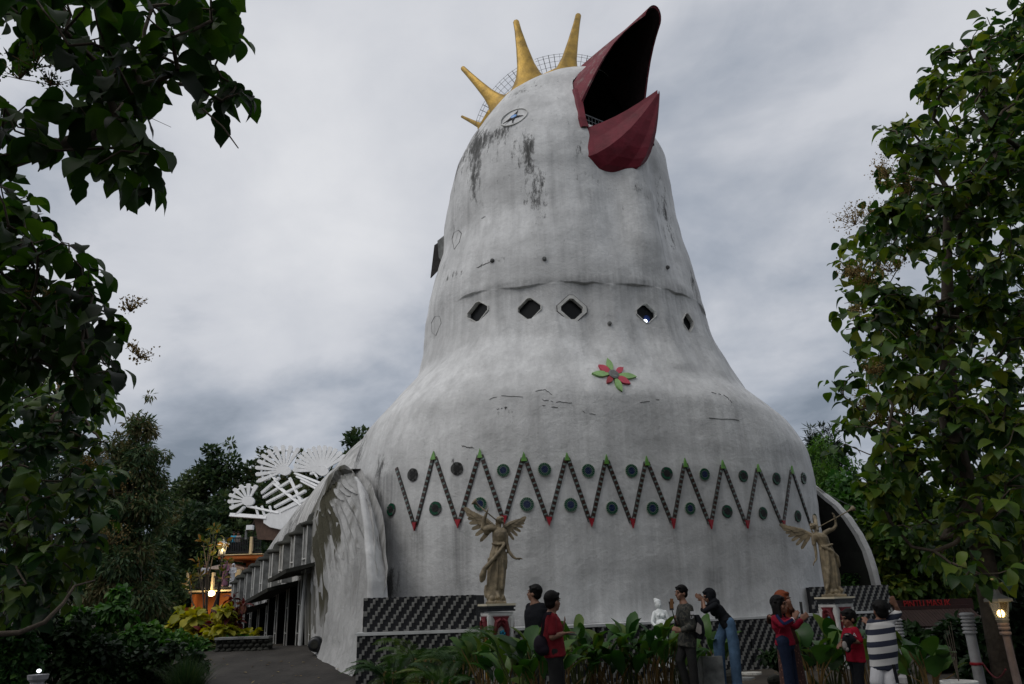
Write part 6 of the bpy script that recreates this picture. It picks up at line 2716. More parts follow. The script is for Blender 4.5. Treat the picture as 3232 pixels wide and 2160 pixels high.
# woman in black headscarf and jeans, bending with her hands to her face
J = joints(Z4, 14.5, dict(head=(935, 245, 0), neck=(1000, 325, 0), sL=(1035, 385, -.15), sR=(985, 385, .15), eL=(880, 470, -.17), eR=(850, 450, .10), wL=(852, 300, -.06), wR=(838, 285, .05), hL=(1245, 640, -.09), hR=(1180, 650, .09), kL=(1310, 960, -.10), kR=(1085, 960, .09), aL=(1335, 1320, -.10), aR=(1100, 1310, .10), waist=(1140, 540, 0), fL=(-.95, -.15, 0), fR=(-.95, -.1, 0)))
J['aL'].z = .085
J['aR'].z = .085
person('woman in black headscarf and blue jeans bending forward with hands at her face', J, (-.88, -.22, -.30), 'black', 'jeans', 1.60, 'skin2', sleeve=1.0, female=True, hijab='black', pantw=1.5, shoes='shoew', hands=(((-.85, 0, .5), (0, -1, 0), .1), ((-.85, .05, .5), (0, 1, 0), .1)))

# two women taking a picture of themselves
J = to_ground(joints(Z5, 11.2, dict(head=(322, 372, 0), neck=(300, 490, 0), sL=(360, 560, .14), sR=(262, 575, -.14), eL=(560, 670, .06), eR=(375, 660, -.24), wL=(640, 590, .02), wR=(535, 580, -.18), hL=(425, 900, .09), hR=(380, 905, -.09), kL=(490, 1240, .10), kR=(440, 1250, -.08), aL=(545, 1560, .10), aR=(480, 1580, -.08), waist=(385, 770, 0), fL=(.8, -.5, 0), fR=(.8, -.5, 0))))
person('long-haired woman in a red jersey with navy sleeve stripes holding up a phone', J, (.80, -.55, .08), 'redjacket', 'darkjeans', 1.60, 'skin', 'long', 1.86, (((.7, -.1, .6), (0, -1, .3), .5), ((.45, -.1, .85), (-.6, -.7, 0), .6)), True)
pw_ = bpy.data.objects['person.004']
g = MB()
pts = [J['sR'] + Vector((.0, -.07, .055)), J['sR'].lerp(J['eR'], .5) + Vector((0, -.068, .02)), J['eR'] + Vector((.0, -.058, .015)), J['eR'].lerp(J['wR'], .8) + Vector((0, -.045, .02))]
for a, b in zip(pts[:-1], pts[1:]):
    g.bar(a, b, .035, .012, (0, -1, .2))
g.build('sleeve_stripe', CL['navy'], pw_)
g = MB()
d = (J['wR'] - J['eR']).normalized()
qd = Vector((0, 0, 1)).rotation_difference(d).to_matrix()
for z in (-.045, -.025):
    g.lathe([(.040, z - .006), (.0405, z + .006)], 12, J['wR'] , qd)
g.build('striped_cuff', CL['white'], pw_, kind='stuff')
ph3 = thing('phone', 'black phone held up by the long-haired woman in red', 'phone', tuple(at(*Z5(640, 470), 10.98)))
g = MB()
c = at(*Z5(640, 412), 10.98)
rm = Matrix.Rotation(.9, 3, 'Z') @ Matrix.Rotation(.06, 3, 'Y')
g.box(c, .075, .010, .155, rm)
g.build('case', MT['black'], ph3)
J = to_ground(joints(Z5, 11.65, dict(head=(382, 290, 0), neck=(380, 410, 0), sL=(450, 480, .10), sR=(310, 490, -.02), eL=(535, 560, .02), eR=(190, 600, .0), wL=(498, 420, -.16), wR=(180, 535, -.40), hL=(470, 880, .07), hR=(400, 885, -.07), kL=(520, 1220, .07), kR=(450, 1220, -.07), aL=(575, 1560, .08), aR=(500, 1560, -.08), waist=(420, 740, 0), fL=(.7, -.6, 0), fR=(.7, -.6, 0))))
person('woman in a rust headscarf and dark dress leaning in behind the long-haired woman', J, (.62, -.72, -.05), 'darkbrown', 'floral', 1.62, 'skin', sleeve=1.85, female=True, hijab='brown', skirt=True, hands=(((-.35, -.2, .8), (-.6, -.6, 0), .8), ((.7, -.5, -.35), (0, 0, 1), .35)))

# boy in red holding a folded dark jacket
J = to_ground(joints(Z5, 11.5, dict(head=(1325, 572, 0), neck=(1345, 680, 0), sL=(1420, 745, -.13), sR=(1300, 750, .11), eL=(1495, 900, -.17), eR=(1262, 880, .06), wL=(1330, 900, -.22), wR=(1215, 915, -.06), hL=(1470, 1130, -.07), hR=(1395, 1130, .07), kL=(1480, 1400, -.08), kR=(1440, 1400, .07), aL=(1490, 1680, -.08), aR=(1470, 1680, .08), waist=(1420, 1000, 0), fL=(-.9, -.3, 0), fR=(-.9, -.3, 0))))
person('boy in a red t-shirt clutching a folded dark jacket, looking left', J, (-.93, -.30, -.05), 'boyred', 'black', 1.38, 'skin', sleeve=.85, hands=(((-.9, -.1, .1), (0, -1, 0), .6), ((-.55, -.2, -.5), (0, 0, 1), .4)), shirt_low=.15, belly=.01)
bo = bpy.data.objects['person.006']
inst('lettering', lm2, at(*Z5(1395, 832), 11.5 - .205), Matrix.Rotation(-.35, 3, 'Z') @ Matrix.Rotation(PI / 2, 3, 'X'), bo)
jk = thing('folded_jacket', 'crumpled black and grey jacket held against the red shirt of the boy', 'jacket', tuple(at(*Z5(1320, 1030), 11.28)))
g = MB()
for x, y, rx, rz, d in ((1330, 830, .085, .05, -.20), (1310, 880, .08, .07, -.22), (1300, 950, .055, .085, -.2), (1340, 860, .10, .045, -.23), (1320, 1010, .04, .05, -.18)):
    g.ell(at(*Z5(x, y), 11.5 + d), (rx, .05, rz), Matrix.Rotation(.2, 3, 'Y'), 10)
remesh_obj(g, 'cloth_bundle', CL['black'], jk, .012, 3)
g = MB()
for x, y, rx, rz in ((1270, 960, .035, .06), (1300, 1010, .028, .03), (1300, 800, .03, .012)):
    g.ell(at(*Z5(x, y), 11.24), (rx, .03, rz), None, 10)
g.build('grey_lining', CL['grey'], jk, smooth=True, kind='stuff')

# boy in the striped shirt, arm up, seen from behind
J = to_ground(joints(Z5, 10.0, dict(head=(1790, 455, 0), neck=(1790, 560, 0), sL=(1665, 640, 0), sR=(1930, 590, 0), eL=(1625, 780, .10), eR=(2052, 480, .06), wL=(1610, 640, .22), wR=(2016, 385, .02), hL=(1765, 1190, .02), hR=(1905, 1180, .0), kL=(1735, 1500, -.02), kR=(1940, 1530, -.05), aL=(1600, 1740, .26), aR=(1945, 1860, .06), waist=(1815, 960, 0), fL=(-.3, .9, 0), fR=(.1, .95, 0))), .085)
J['aL'].z = .16
person('boy in a navy and white striped shirt waving one hand, seen from behind', J, (.05, .98, .12), 'stripes', 'white', 1.46, 'skin', sleeve=.92, hands=(((-.1, .6, .7), (0, -1, 0), .5), ((-.35, -.1, .95), (0, -1, 0), .05)), shorts=True, shirt_low=.18, belly=.03)
bs_ = bpy.data.objects['person.007']
g = MB()
a, b = at(*Z5(1975, 1230), 9.86), at(*Z5(2040, 1500), 9.85)
g.bar(a, b, .035, .012, (0, -1, 0))
g.build('side_stripe', CL['black'], bs_)
# narrow grey marker stake in the bed behind the two women
P = at(2537, 2120, 12.6)
o = MB().box((P.x, 12.6, .22), .055, .05, .5).build('marker_stake', MT['concrete'], None)
tag(o, 'short grey concrete stake behind the skirt of the woman in the rust headscarf', 'stake')

# visitors on the balconies
for lab, x0, yt, yb, Y, sh, pa, hj, sk in [
    ('visitor in a mauve headscarf and dress on the lower balcony', 318, 815, 975, 45.4, 'purple', 'purple', 'purple', True),
    ('visitor in a white shirt at the left end of the lower balcony', 190, 832, 985, 45.4, 'white', 'black', None, False),
    ('visitor in sky blue leaning on the upper balcony railing', 366, 640, 770, 49.6, 'blue', 'black', None, False),
    ('visitor in grey beside the one in sky blue on the upper balcony', 392, 640, 770, 49.6, 'grey', 'black', None, False),
    ('visitor in pale clothes by the cream post of the lower balcony', 362, 840, 980, 45.5, 'white', 'white', 'white', True)]:
    ptop, pbot = at(*ZL(x0, yt), Y), at(*ZL(x0, yb), Y)
    H = max(ptop.z - pbot.z, 1.3)
    s_ = H / 1.7
    o_ = Vector((ptop.x, Y, pbot.z))
    v = lambda x, y, z: o_ + Vector((x, y, z)) * s_
    J = dict(head=v(0, 0, 1.58), neck=v(0, 0, 1.43), sL=v(-.18, 0, 1.38), sR=v(.18, 0, 1.38), eL=v(-.25, -.05, 1.12), eR=v(.25, -.05, 1.12), wL=v(-.18, -.22, 1.02), wR=v(.18, -.22, 1.02), hL=v(-.09, 0, .92), hR=v(.09, 0, .92), kL=v(-.1, 0, .5), kR=v(.1, 0, .5), aL=v(-.1, 0, .09), aR=v(.1, 0, .09))
    person(lab, J, (.3, -.95, 0), sh, pa, H, 'skin', sleeve=1.8 if hj else .6, hijab=hj, skirt=sk, voxel=.026, group='visitors on the balconies')


# ================================================================== vegetation
LM = dict(
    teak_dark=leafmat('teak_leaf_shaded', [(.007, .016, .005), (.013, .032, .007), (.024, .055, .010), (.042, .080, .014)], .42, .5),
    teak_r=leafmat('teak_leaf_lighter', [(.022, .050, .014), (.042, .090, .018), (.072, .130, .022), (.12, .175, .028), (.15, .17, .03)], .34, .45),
    teak=leafmat('teak_leaf', [(.012, .030, .014), (.020, .052, .016), (.034, .075, .018), (.060, .110, .020), (.075, .115, .02)], .25, .48),
    canna=leafmat('canna_leaf', [(.014, .045, .010), (.028, .080, .014), (.050, .115, .020), (.085, .13, .022)], .25, .42, .3),
    palm=leafmat('palm_leaflet', [(.012, .040, .010), (.028, .070, .014), (.060, .11, .02), (.13, .15, .03)], .25, .5),
    far=leafmat('far_tree_leaf', [(.022, .042, .022), (.036, .068, .028), (.058, .092, .034), (.085, .11, .045)], .2, .6),
    far2=leafmat('far_olive_leaf', [(.028, .045, .018), (.050, .072, .028), (.080, .098, .040), (.12, .10, .042)], .2, .6),
    feather=leafmat('acacia_leaf', [(.026, .052, .026), (.044, .082, .036), (.070, .11, .044), (.11, .095, .042)], .25, .6),
    bamboo=leafmat('bright_bamboo_leaf', [(.03, .085, .018), (.055, .13, .024), (.095, .18, .035)], .3, .55),
    shrub=leafmat('shrub_leaf', [(.020, .058, .018), (.038, .10, .024), (.07, .15, .03)], .25, .5),
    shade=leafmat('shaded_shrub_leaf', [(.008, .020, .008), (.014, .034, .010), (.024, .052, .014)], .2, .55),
    yellow=leafmat('yellow_croton_leaf', [(.16, .19, .02), (.30, .28, .03), (.42, .38, .05)], .3, .5),
    red=leafmat('red_croton_leaf', [(.05, .012, .012), (.13, .02, .018), (.10, .06, .02)], .2, .5),
    flower=leafmat('teak_blossom', [(.16, .10, .035), (.26, .18, .07), (.34, .27, .13)], .3, .8),
    grass=leafmat('fountain_grass_blade', [(.018, .045, .014), (.035, .075, .020), (.075, .10, .035)], .25, .6),
    pine=leafmat('pine_needle', [(.010, .022, .012), (.018, .036, .018), (.030, .050, .022)], .1, .6),
    orange=leafmat('orange_tip_leaf', [(.04, .07, .015), (.10, .10, .02), (.26, .13, .025)], .3, .5),
)


def inpoly(x, y, poly):
    c = False
    n = len(poly)
    j = n - 1
    for i in range(n):
        xi, yi = poly[i]
        xj, yj = poly[j]
        if (yi > y) != (yj > y) and x < (xj - xi) * (y - yi) / (yj - yi) + xi:
            c = not c
        j = i
    return c


def sample_poly(poly, n, y0, y1, gap, seed, holes=()):
    """points in the part of space behind an outline, between two distances, kept apart by gap (m)"""
    r = random.Random(seed)
    xs = [p[0] for p in poly]
    ys = [p[1] for p in poly]
    out = []
    tries = 0
    while len(out) < n and tries < n * 40:
        tries += 1
        u, v = r.uniform(min(xs), max(xs)), r.uniform(min(ys), max(ys))
        if not inpoly(u, v, poly) or any(inpoly(u, v, h) for h in holes):
            continue
        p = at(u, v, r.uniform(y0, y1))
        if any((p - q).length < gap for q in out[-160:]):
            continue
        out.append(p)
    return out


def mst(root, nodes):
    """joins twig ends to their nearest neighbours, growing from the trunk"""
    P = np.array([tuple(p) for p in root] + [tuple(p) for p in nodes])
    nr = len(root)
    N = len(P)
    par = np.full(N, -1)
    for i in range(1, nr):
        par[i] = i - 1
    dist = np.full(N, 1e9)
    near = np.zeros(N, int)
    inn = np.zeros(N, bool)
    plen = np.zeros(N)
    for i in range(nr):
        d = np.linalg.norm(P - P[i], axis=1)
        m = d < dist
        dist[m] = d[m]
        near[m] = i
        inn[i] = True
    order = list(range(nr))
    for _ in range(N - nr):
        d = np.where(inn, 1e9, dist)
        k = int(d.argmin())
        inn[k] = True
        par[k] = near[k]
        plen[k] = plen[par[k]] + np.linalg.norm(P[k] - P[par[k]])
        order.append(k)
        d2 = np.linalg.norm(P - P[k], axis=1) + .25 * plen[k]
        m = d2 < dist
        dist[m] = d2[m]
        near[m] = k
    cnt = np.ones(N)
    for k in order[::-1]:
        if par[k] >= 0:
            cnt[par[k]] += cnt[k]
    return P, par, cnt


TEMPL = {}


def leaf_variants(kind, mat, n=4, width=1.0):
    key = (kind, mat.name, width)
    if key not in TEMPL:
        out = []
        for k in range(n):
            tv, tf = leaf_template(kind)
            tv = tv * np.array([width, 1, 1])
            v = tv.copy()
            for i in range(len(v)):
                q = Vector((v[i][0] * 3, v[i][1] * 3, k * 7.7))
                v[i][2] += .07 * noise.noise(q) + (-.10 + .08 * k) * v[i][1] ** 2
                v[i][0] *= 1 + .42 * noise.noise(q + Vector((3, 9, 1)))
            me = bpy.data.meshes.new('leaf')
            me.from_pydata([tuple(a) for a in v], [], [tuple(f) for f in tf])
            a = me.attributes.new('tint', 'FLOAT', 'POINT')
            a.data.foreach_set('value', np.full(len(v), .2 + .6 * k / max(1, n - 1), np.float32))
            me.materials.append(mat)
            me.polygons.foreach_set('use_smooth', [True] * len(me.polygons))
            out.append(me)
        TEMPL[key] = out
    return TEMPL[key]


def teak(name, label, trunk, trunk_r, nodes, leaf, per, mat, group=None, budget=300, kind='teak', droop=.55, spread=.16, twig=.006, bark='bark', yellow=.0, seed=1, width=1.0, outward=None):
    """broad-leaved tree: trunk, branches grown to the twig nodes, single leaves and the mass of the rest"""
    t = thing(name, label, 'tree', tuple(trunk[0]), group)
    r = np.random.default_rng(seed)
    P, par, cnt = mst(trunk, nodes)
    nr = len(trunk)
    g = MB()
    g.tube(trunk, trunk_r, 9)
    g.build('trunk', MT[bark], t, smooth=True)
    g = MB()
    for k in range(nr, len(P)):
        a, b = Vector(P[par[k]]), Vector(P[k])
        ra = twig + .0045 * cnt[k] ** .62
        rb = twig + .0035 * max(cnt[k] - 1, 0) ** .62
        m = (a + b) / 2 + Vector(r.normal(size=3) * (b - a).length * .10)
        g.tube([a, m, b], [min(ra, trunk_r[-1] * 1.2), (ra + rb) / 2, rb], 5, cap=False)
    g.build('branches', MT[bark], t, smooth=True, recalc=False)
    leaves = []
    cen = np.mean(P[nr:], axis=0)
    for k in range(nr, len(P)):
        b = P[k]
        dirb = b - P[par[k]]
        dirb = dirb / (np.linalg.norm(dirb) + 1e-6)
        n = per + int(r.integers(-1, 2))
        ph = r.uniform(0, 6.28)
        for i in range(max(2, n)):
            a = ph + 2.4 * i
            o = np.array([math.cos(a), math.sin(a), 0]) * .9 + dirb * .35
            o[2] += r.normal() * .25 - droop * r.uniform(.4, 1.3)
            if outward is not None:
                o = o + outward * .5
            o = o / np.linalg.norm(o)
            s = leaf * r.uniform(.55, 1.15)
            p = b + o * .04 + dirb * r.uniform(-spread, spread * .4) + r.normal(size=3) * spread * .25
            up = np.array([0, 0, 1.0]) + r.normal(size=3) * .35
            leaves.append((p, o, up, s, r.uniform(0, 1)))
    e = np.array(EYE)
    leaves.sort(key=lambda l: np.linalg.norm(l[0] - e) / l[3])
    var = leaf_variants(kind, mat, 4, width)
    for p, o, up, s, tt in leaves[:budget]:
        R = frames(o[None], up[None])[0]
        inst('leaf', var[int(tt * 3.999)], p, Matrix(R.tolist()), t, (s, s, s))
    rest = leaves[budget:]
    if rest:
        c = leaf_cloud(np.array([l[0] for l in rest]), np.array([l[1] for l in rest]), np.array([l[2] for l in rest]), np.array([l[3] for l in rest]), kind, width, np.array([l[4] for l in rest]))
        me = cloud_mesh('foliage', [c], mat, tuple(trunk[0]), True)
        mobj('foliage', me, t, None, kind='stuff')
    return t


def panicle(parent, c, R, n, seed, mat=None, dark=False):
    """loose blossom sprays: thin stalks and many tiny flowers"""
    r = np.random.default_rng(seed)
    pos, d = [], []
    g = MB()
    c = np.array(c)
    for k in range(14):
        a = r.normal(size=3)
        a[2] = abs(a[2]) + .3
        a /= np.linalg.norm(a)
        tip = c + a * R * r.uniform(.5, 1)
        g.tube([tuple(c), tuple(tip)], [.006, .003], 3, cap=False)
        for j in range(n // 14):
            pos.append(c + (tip - c) * r.uniform(.35, 1.05) + r.normal(size=3) * R * .13)
    pos = np.array(pos)
    cl = leaf_cloud(pos, rdir(len(pos)), rdir(len(pos)), r.uniform(.018, .04, len(pos)), 'tiny', 1.6)
    o = wloc(parent)
    me = cloud_mesh('blossom', [cl], mat or LM['flower'], tuple(o))
    mobj('blossom', me, parent, None, kind='stuff')
    g.build('blossom_stalks', MT['stem_o'], parent, kind='stuff', recalc=False)


# ---- teak boughs hanging into the picture on the left, close to the camera
PA = [(-60, -60), (735, -60), (742, 30), (690, 50), (690, 90), (735, 60), (745, 140), (700, 150), (660, 150), (690, 190), (750, 210), (780, 275), (735, 350), (650, 335), (600, 270), (560, 330), (510, 300), (470, 280), (430, 310), (440, 390), (470, 460), (480, 540), (515, 590), (500, 630), (450, 590), (400, 570), (340, 540), (280, 510), (250, 460), (190, 500), (120, 500), (80, 470), (20, 500), (-60, 490)]
HA = [[(20, 160), (200, 150), (215, 300), (120, 330), (30, 290)], [(560, 110), (600, 100), (600, 140)], [(240, 60), (290, 60), (280, 95)]]
nodes = sample_poly(PA, 100, 5.2, 7.2, .26, 11, HA)
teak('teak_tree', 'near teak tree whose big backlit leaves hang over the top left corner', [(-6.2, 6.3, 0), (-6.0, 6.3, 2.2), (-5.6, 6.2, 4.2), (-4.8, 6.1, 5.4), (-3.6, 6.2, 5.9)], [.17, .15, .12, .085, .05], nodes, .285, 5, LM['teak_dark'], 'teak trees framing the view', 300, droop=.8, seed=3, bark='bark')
tA = bpy.data.objects['teak_tree']
P0 = at(640, 345, 5.6)
P1 = at(752, 468, 5.5)
g = MB()
g.tube([P0, P0.lerp(P1, .5) + Vector((.02, 0, .015)), P1], [.011, .008, .005], 6)
g.build('bare_twig', MT['bark'], tA)
g = MB()
g.tube([at(405, 365, 5.8), at(470, 370, 5.8), at(540, 402, 5.8)], [.004, .003, .002], 4)
g.build('bare_twig', MT['bark'], tA)
for u, v, R in ((110, 215, .30), (60, 250, .22), (160, 270, .2)):
    panicle(tA, at(u, v, 6.0), R, 110, u, LM['teak_dark'])
PB = [(-60, 520), (40, 545), (85, 620), (80, 690), (110, 695), (125, 690), (195, 710), (205, 740), (270, 760), (330, 800), (370, 850), (335, 880), (335, 960), (390, 1000), (415, 1045), (370, 1100), (380, 1150), (425, 1165), (428, 1195), (370, 1200), (300, 1235), (220, 1215), (190, 1150), (120, 1140), (60, 1180), (-60, 1200)]
PB = [(u - (28 if u > 150 else 0), v) for u, v in PB]
HB = [[(160, 1000), (200, 1010), (190, 1060)], [(150, 1150), (250, 1170), (230, 1225), (150, 1200)]]
nodes = sample_poly(PB, 115, 7.2, 9.4, .26, 21, HB)
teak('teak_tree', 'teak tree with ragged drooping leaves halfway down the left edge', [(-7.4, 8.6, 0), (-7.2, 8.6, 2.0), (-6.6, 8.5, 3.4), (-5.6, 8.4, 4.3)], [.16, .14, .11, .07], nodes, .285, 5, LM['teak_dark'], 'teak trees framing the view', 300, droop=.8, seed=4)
tB = bpy.data.objects['teak_tree.001']
for u, v, R in ((120, 960, .3), (410, 985, .25), (440, 1130, .22), (250, 1250, .25)):
    panicle(tB, at(u, v, 8.2), R, 160, u)
PC = [(-60, 1130), (150, 1160), (330, 1240), (360, 1290), (300, 1340), (330, 1420), (420, 1400), (380, 1450), (350, 1600), (300, 1760), (200, 1900), (-60, 2000)]
nodes = sample_poly(PC, 330, 10.5, 15.0, .25, 31)
teak('teak_tree', 'dark teak tree with smaller leaves low on the left, in front of the feathery tree', [(-9.4, 13, 0), (-9.2, 13, 2.0), (-8.6, 12.9, 3.6), (-7.9, 12.8, 4.6)], [.17, .15, .12, .07], nodes, .30, 5, LM['teak'], 'teak trees framing the view', 300, droop=.5, seed=5)
tC = bpy.data.objects['teak_tree.002']
for u, v, R in ((330, 1560, .5), (340, 1720, .5), (220, 1250, .4), (280, 1480, .35)):
    panicle(tC, at(u, v, 12.8), R, 260, u)
g = MB()
g.tube([at(-60, 2005, 9.5), at(60, 1998, 9.6), at(140, 1965, 9.8), at(200, 1905, 10), at(235, 1850, 10.2), at(300, 1832, 10.4)], [.034, .031, .027, .022, .016, .008], 8)
g.build('low_bough', MT['bark'], tC, smooth=True)

# ---- teak on the right
PD = [(3290, 20), (3195, 55), (3180, 90), (3120, 110), (3110, 180), (3060, 190), (3030, 235), (2975, 245), (2960, 330), (2985, 370), (3060, 410), (2960, 405), (2900, 415), (2860, 480), (2870, 540), (2920, 580), (2830, 590), (2800, 640), (2730, 730), (2690, 760), (2680, 830), (2710, 880), (2760, 930), (2700, 940), (2690, 1000), (2740, 1060), (2720, 1130), (2780, 1190), (2760, 1260), (2715, 1310), (2745, 1400), (2640, 1400), (2650, 1450), (2700, 1490), (2760, 1500), (2790, 1600), (2900, 1700), (3000, 1800), (3290, 1850)]
HD = [[(2870, 1490), (2950, 1470), (2940, 1530), (2860, 1520)], [(3100, 530), (3190, 540), (3160, 590), (3110, 580)], [(3130, 1540), (3232, 1500), (3232, 1640), (3160, 1600)], [(2990, 1080), (3040, 1080), (3030, 1110)]]
PD = [(u - (42 if u < 3100 else 0), v - 28) for u, v in PD]
cen_ = sample_poly(PD, 105, 10.6, 13.8, .62, 41, HD)
rc_ = random.Random(77)
nodes = [q for q in sample_poly(PD, 360, 13.6, 17.0, .28, 42, HD) if q.z > 2.6]
for c_ in cen_:
    for k in range(rc_.randint(6, 12)):
        nodes.append(c_ + Vector((rc_.gauss(0, .24), rc_.gauss(0, .26), rc_.gauss(0, .20))))
teak('teak_tree', 'tall leafy teak tree filling the right edge, in front of the gate', [(7.3, 12.8, 0), (7.35, 12.8, 2.5), (7.2, 12.7, 4.2), (7.5, 12.6, 6.0), (7.8, 12.4, 8.0)], [.19, .17, .15, .11, .06], nodes, .265, 5, LM['teak_r'], 'teak trees framing the view', 300, droop=.6, seed=6, outward=np.array([-.3, -.4, 0]))
tD = bpy.data.objects['teak_tree.003']
for k, (u, v, R) in enumerate(((2800, 560, .45), (2760, 700, .5), (2700, 710, .5), (2860, 610, .4), (3120, 620, .55), (3060, 660, .4), (2690, 870, .35), (2740, 890, .4), (2820, 860, .4), (2840, 450, .35), (2760, 1180, .3), (2730, 1290, .4), (2880, 1310, .5), (2760, 1340, .35), (2700, 1000, .25))):
    panicle(tD, at(u, v, 12.0), R, 300, u + k)
for a, b in (((2660, 1108), (2715, 1140)), ((2665, 958), (2695, 952)), ((2640, 690), (2675, 705))):
    g = MB()
    g.tube([at(*b, 12), at(*a, 12)], [.008, .004], 4)
    g.build('bare_twig', MT['bark'], tD)


# ---- trees made of many small leaves
def small_tree(name, label, base, crown, n, leaf, kind, mat, seed, group=None, trunk_r=.14, clumps=34, width=1.0, droop=0.0, limbs=14, bark='bark', cat='tree', noise_amp=.25, shell=.55, crownname='crown'):
    """crown = list of (centre, radii) lobes; leaves gather in clumps spread through them"""
    r = np.random.default_rng(seed)
    base = Vector(base)
    t = thing(name, label, cat, tuple(base), group)
    vol = np.array([c[1][0] * c[1][1] * c[1][2] for c in crown])
    vol = vol / vol.sum()
    cl = []
    for c, rad in crown:
        pass
    idx = r.choice(len(crown), clumps, p=vol)
    for i in idx:
        c, rad = crown[i]
        d = r.normal(size=3)
        d /= np.linalg.norm(d)
        q = np.array(c) + d * np.array(rad) * r.uniform(.25, 1.0) ** .6
        cl.append((q, np.mean(rad) * r.uniform(.22, .46)))
    top = np.array(cl[0][0])
    cz = np.mean([c[0][2] for c in crown])
    cen = Vector((np.mean([c[0][0] for c in crown]), np.mean([c[0][1] for c in crown]), cz))
    g = MB()
    mid = base.lerp(cen, .6) + Vector((r.normal() * .1, r.normal() * .1, 0))
    g.tube([base, mid, cen], [trunk_r, trunk_r * .8, trunk_r * .4], 8)
    for k in range(min(limbs, len(cl))):
        q = Vector(cl[k][0])
        s = mid.lerp(cen, r.uniform(0, 1))
        g.tube([s, s.lerp(q, .5) + Vector((0, 0, .1 * (q - s).length)), q], [trunk_r * .4, trunk_r * .25, trunk_r * .08], 5, cap=False)
    g.build('trunk', MT[bark], t, smooth=True, recalc=False)
    parts = []
    w = np.array([c[1] ** 2 for c in cl])
    per = np.maximum((n * w / w.sum()).astype(int), 8)
    for (q, R), m in zip(cl, per):
        d = rdir(m)
        rr = R * r.uniform(shell, 1.12, m) ** .8
        pos = q + d * rr[:, None] * np.array([1.15, 1.15, .8]) + r.normal(size=(m, 3)) * R * .12
        dr_ = d + r.normal(size=(m, 3)) * .7
        dr_[:, 2] -= droop
        parts.append(leaf_cloud(pos, dr_, rdir(m) * .6 + np.array([0, 0, 1]), leaf * r.uniform(.6, 1.3, m), kind, width, np.clip(r.normal(.45 + .16 * r.normal(), .2, m), 0, 1)))
    me = cloud_mesh(crownname, parts, mat, tuple(base))
    mobj(crownname, me, t)
    return t


def lobes(pxs, Y):
    """(u, v, ru, rv) in photo pixels -> lobes in space at distance Y"""
    out = []
    for u, v, ru, rv in pxs:
        p = at(u, v, Y)
        m = (p - EYE).length / F
        out.append((tuple(p), (ru * m, min(ru, rv) * m * .9, rv * m)))
    return out


def gbase(u, Y):
    p = at(u, 1900, Y)
    return (p.x, Y, ground_z(p.x, Y))


# wooded slope behind
G = 'trees on the slope behind the church'
specs = [
    ('broadleaf_tree', 'tall airy tree standing highest left of the white tail fan', 700, [(700, 1430, 60, 50), (660, 1470, 50, 50), (730, 1490, 60, 60), (690, 1540, 90, 70), (720, 1640, 80, 100)], 62, 9000, .42, 'far', 1),
    ('broadleaf_tree', 'dark round tree in the dip left of the highest airy tree', 590, [(575, 1520, 40, 30), (610, 1500, 40, 30), (590, 1580, 70, 60), (580, 1660, 80, 70)], 66, 8000, .45, 'far', 2),
    ('broadleaf_tree', 'olive tree peeping over the middle wheel of the tail fan', 850, [(860, 1440, 60, 25), (820, 1470, 50, 40), (880, 1500, 80, 60), (850, 1600, 90, 100)], 64, 8000, .42, 'far2', 3),
    ('broadleaf_tree', 'dark tree rising behind the shoulder of the church roof', 1110, [(1130, 1360, 60, 35), (1090, 1390, 45, 30), (1120, 1430, 80, 60), (1150, 1520, 90, 80)], 58, 9000, .40, 'far', 4),
    ('broadleaf_tree', 'low olive tree between the tail fan and the roof', 990, [(985, 1460, 50, 30), (1000, 1520, 70, 60), (980, 1600, 90, 70)], 70, 6000, .45, 'far2', 5),
    ('broadleaf_tree', 'mid green tree on the slope left of the upper balcony', 640, [(640, 1700, 90, 80), (600, 1760, 90, 80), (680, 1780, 80, 80), (620, 1860, 90, 80)], 54, 9000, .40, 'far', 6),
    ('broadleaf_tree', 'pale green tree beside the feathery acacia', 560, [(560, 1650, 50, 60), (545, 1720, 60, 80), (570, 1820, 70, 90)], 58, 8000, .38, 'far2', 7),
    ('broadleaf_tree', 'dark green tree directly behind the balcony railing', 770, [(770, 1620, 80, 80), (740, 1700, 90, 80), (800, 1760, 80, 80)], 56, 8000, .40, 'far', 8),
    ('broadleaf_tree', 'shadowy tree behind the left lantern', 500, [(490, 1800, 60, 90), (460, 1890, 70, 90), (510, 1900, 60, 70)], 44, 8000, .34, 'far', 9),
    ('broadleaf_tree', 'brownish green tree filling the gap below the tail fan', 900, [(900, 1620, 90, 70), (860, 1700, 80, 70)], 60, 6000, .42, 'far2', 10),
    ('broadleaf_tree', 'far dark tree hidden behind the left edge teaks', 160, [(200, 1500, 110, 80), (120, 1560, 120, 90), (160, 1680, 140, 110), (160, 1820, 130, 100)], 48, 8000, .38, 'far', 12),
    ('broadleaf_tree', 'far olive tree between the feathery acacia and the left edge teaks', 330, [(320, 1580, 90, 80), (360, 1680, 100, 90), (300, 1800, 110, 100)], 52, 8000, .38, 'far2', 13),
    ('broadleaf_tree', 'dusky tree low behind the orange terrace wall', 600, [(600, 1930, 90, 50), (500, 1950, 80, 50), (690, 1900, 70, 60)], 56, 6000, .36, 'far', 11),
]
for nm, lab, u, lob, Y, n, lf, mk, sd in specs:
    small_tree(nm, lab, gbase(u, Y), lobes(lob, Y), n, lf, 'tiny', LM[mk], sd, G, .22, 44, .9)
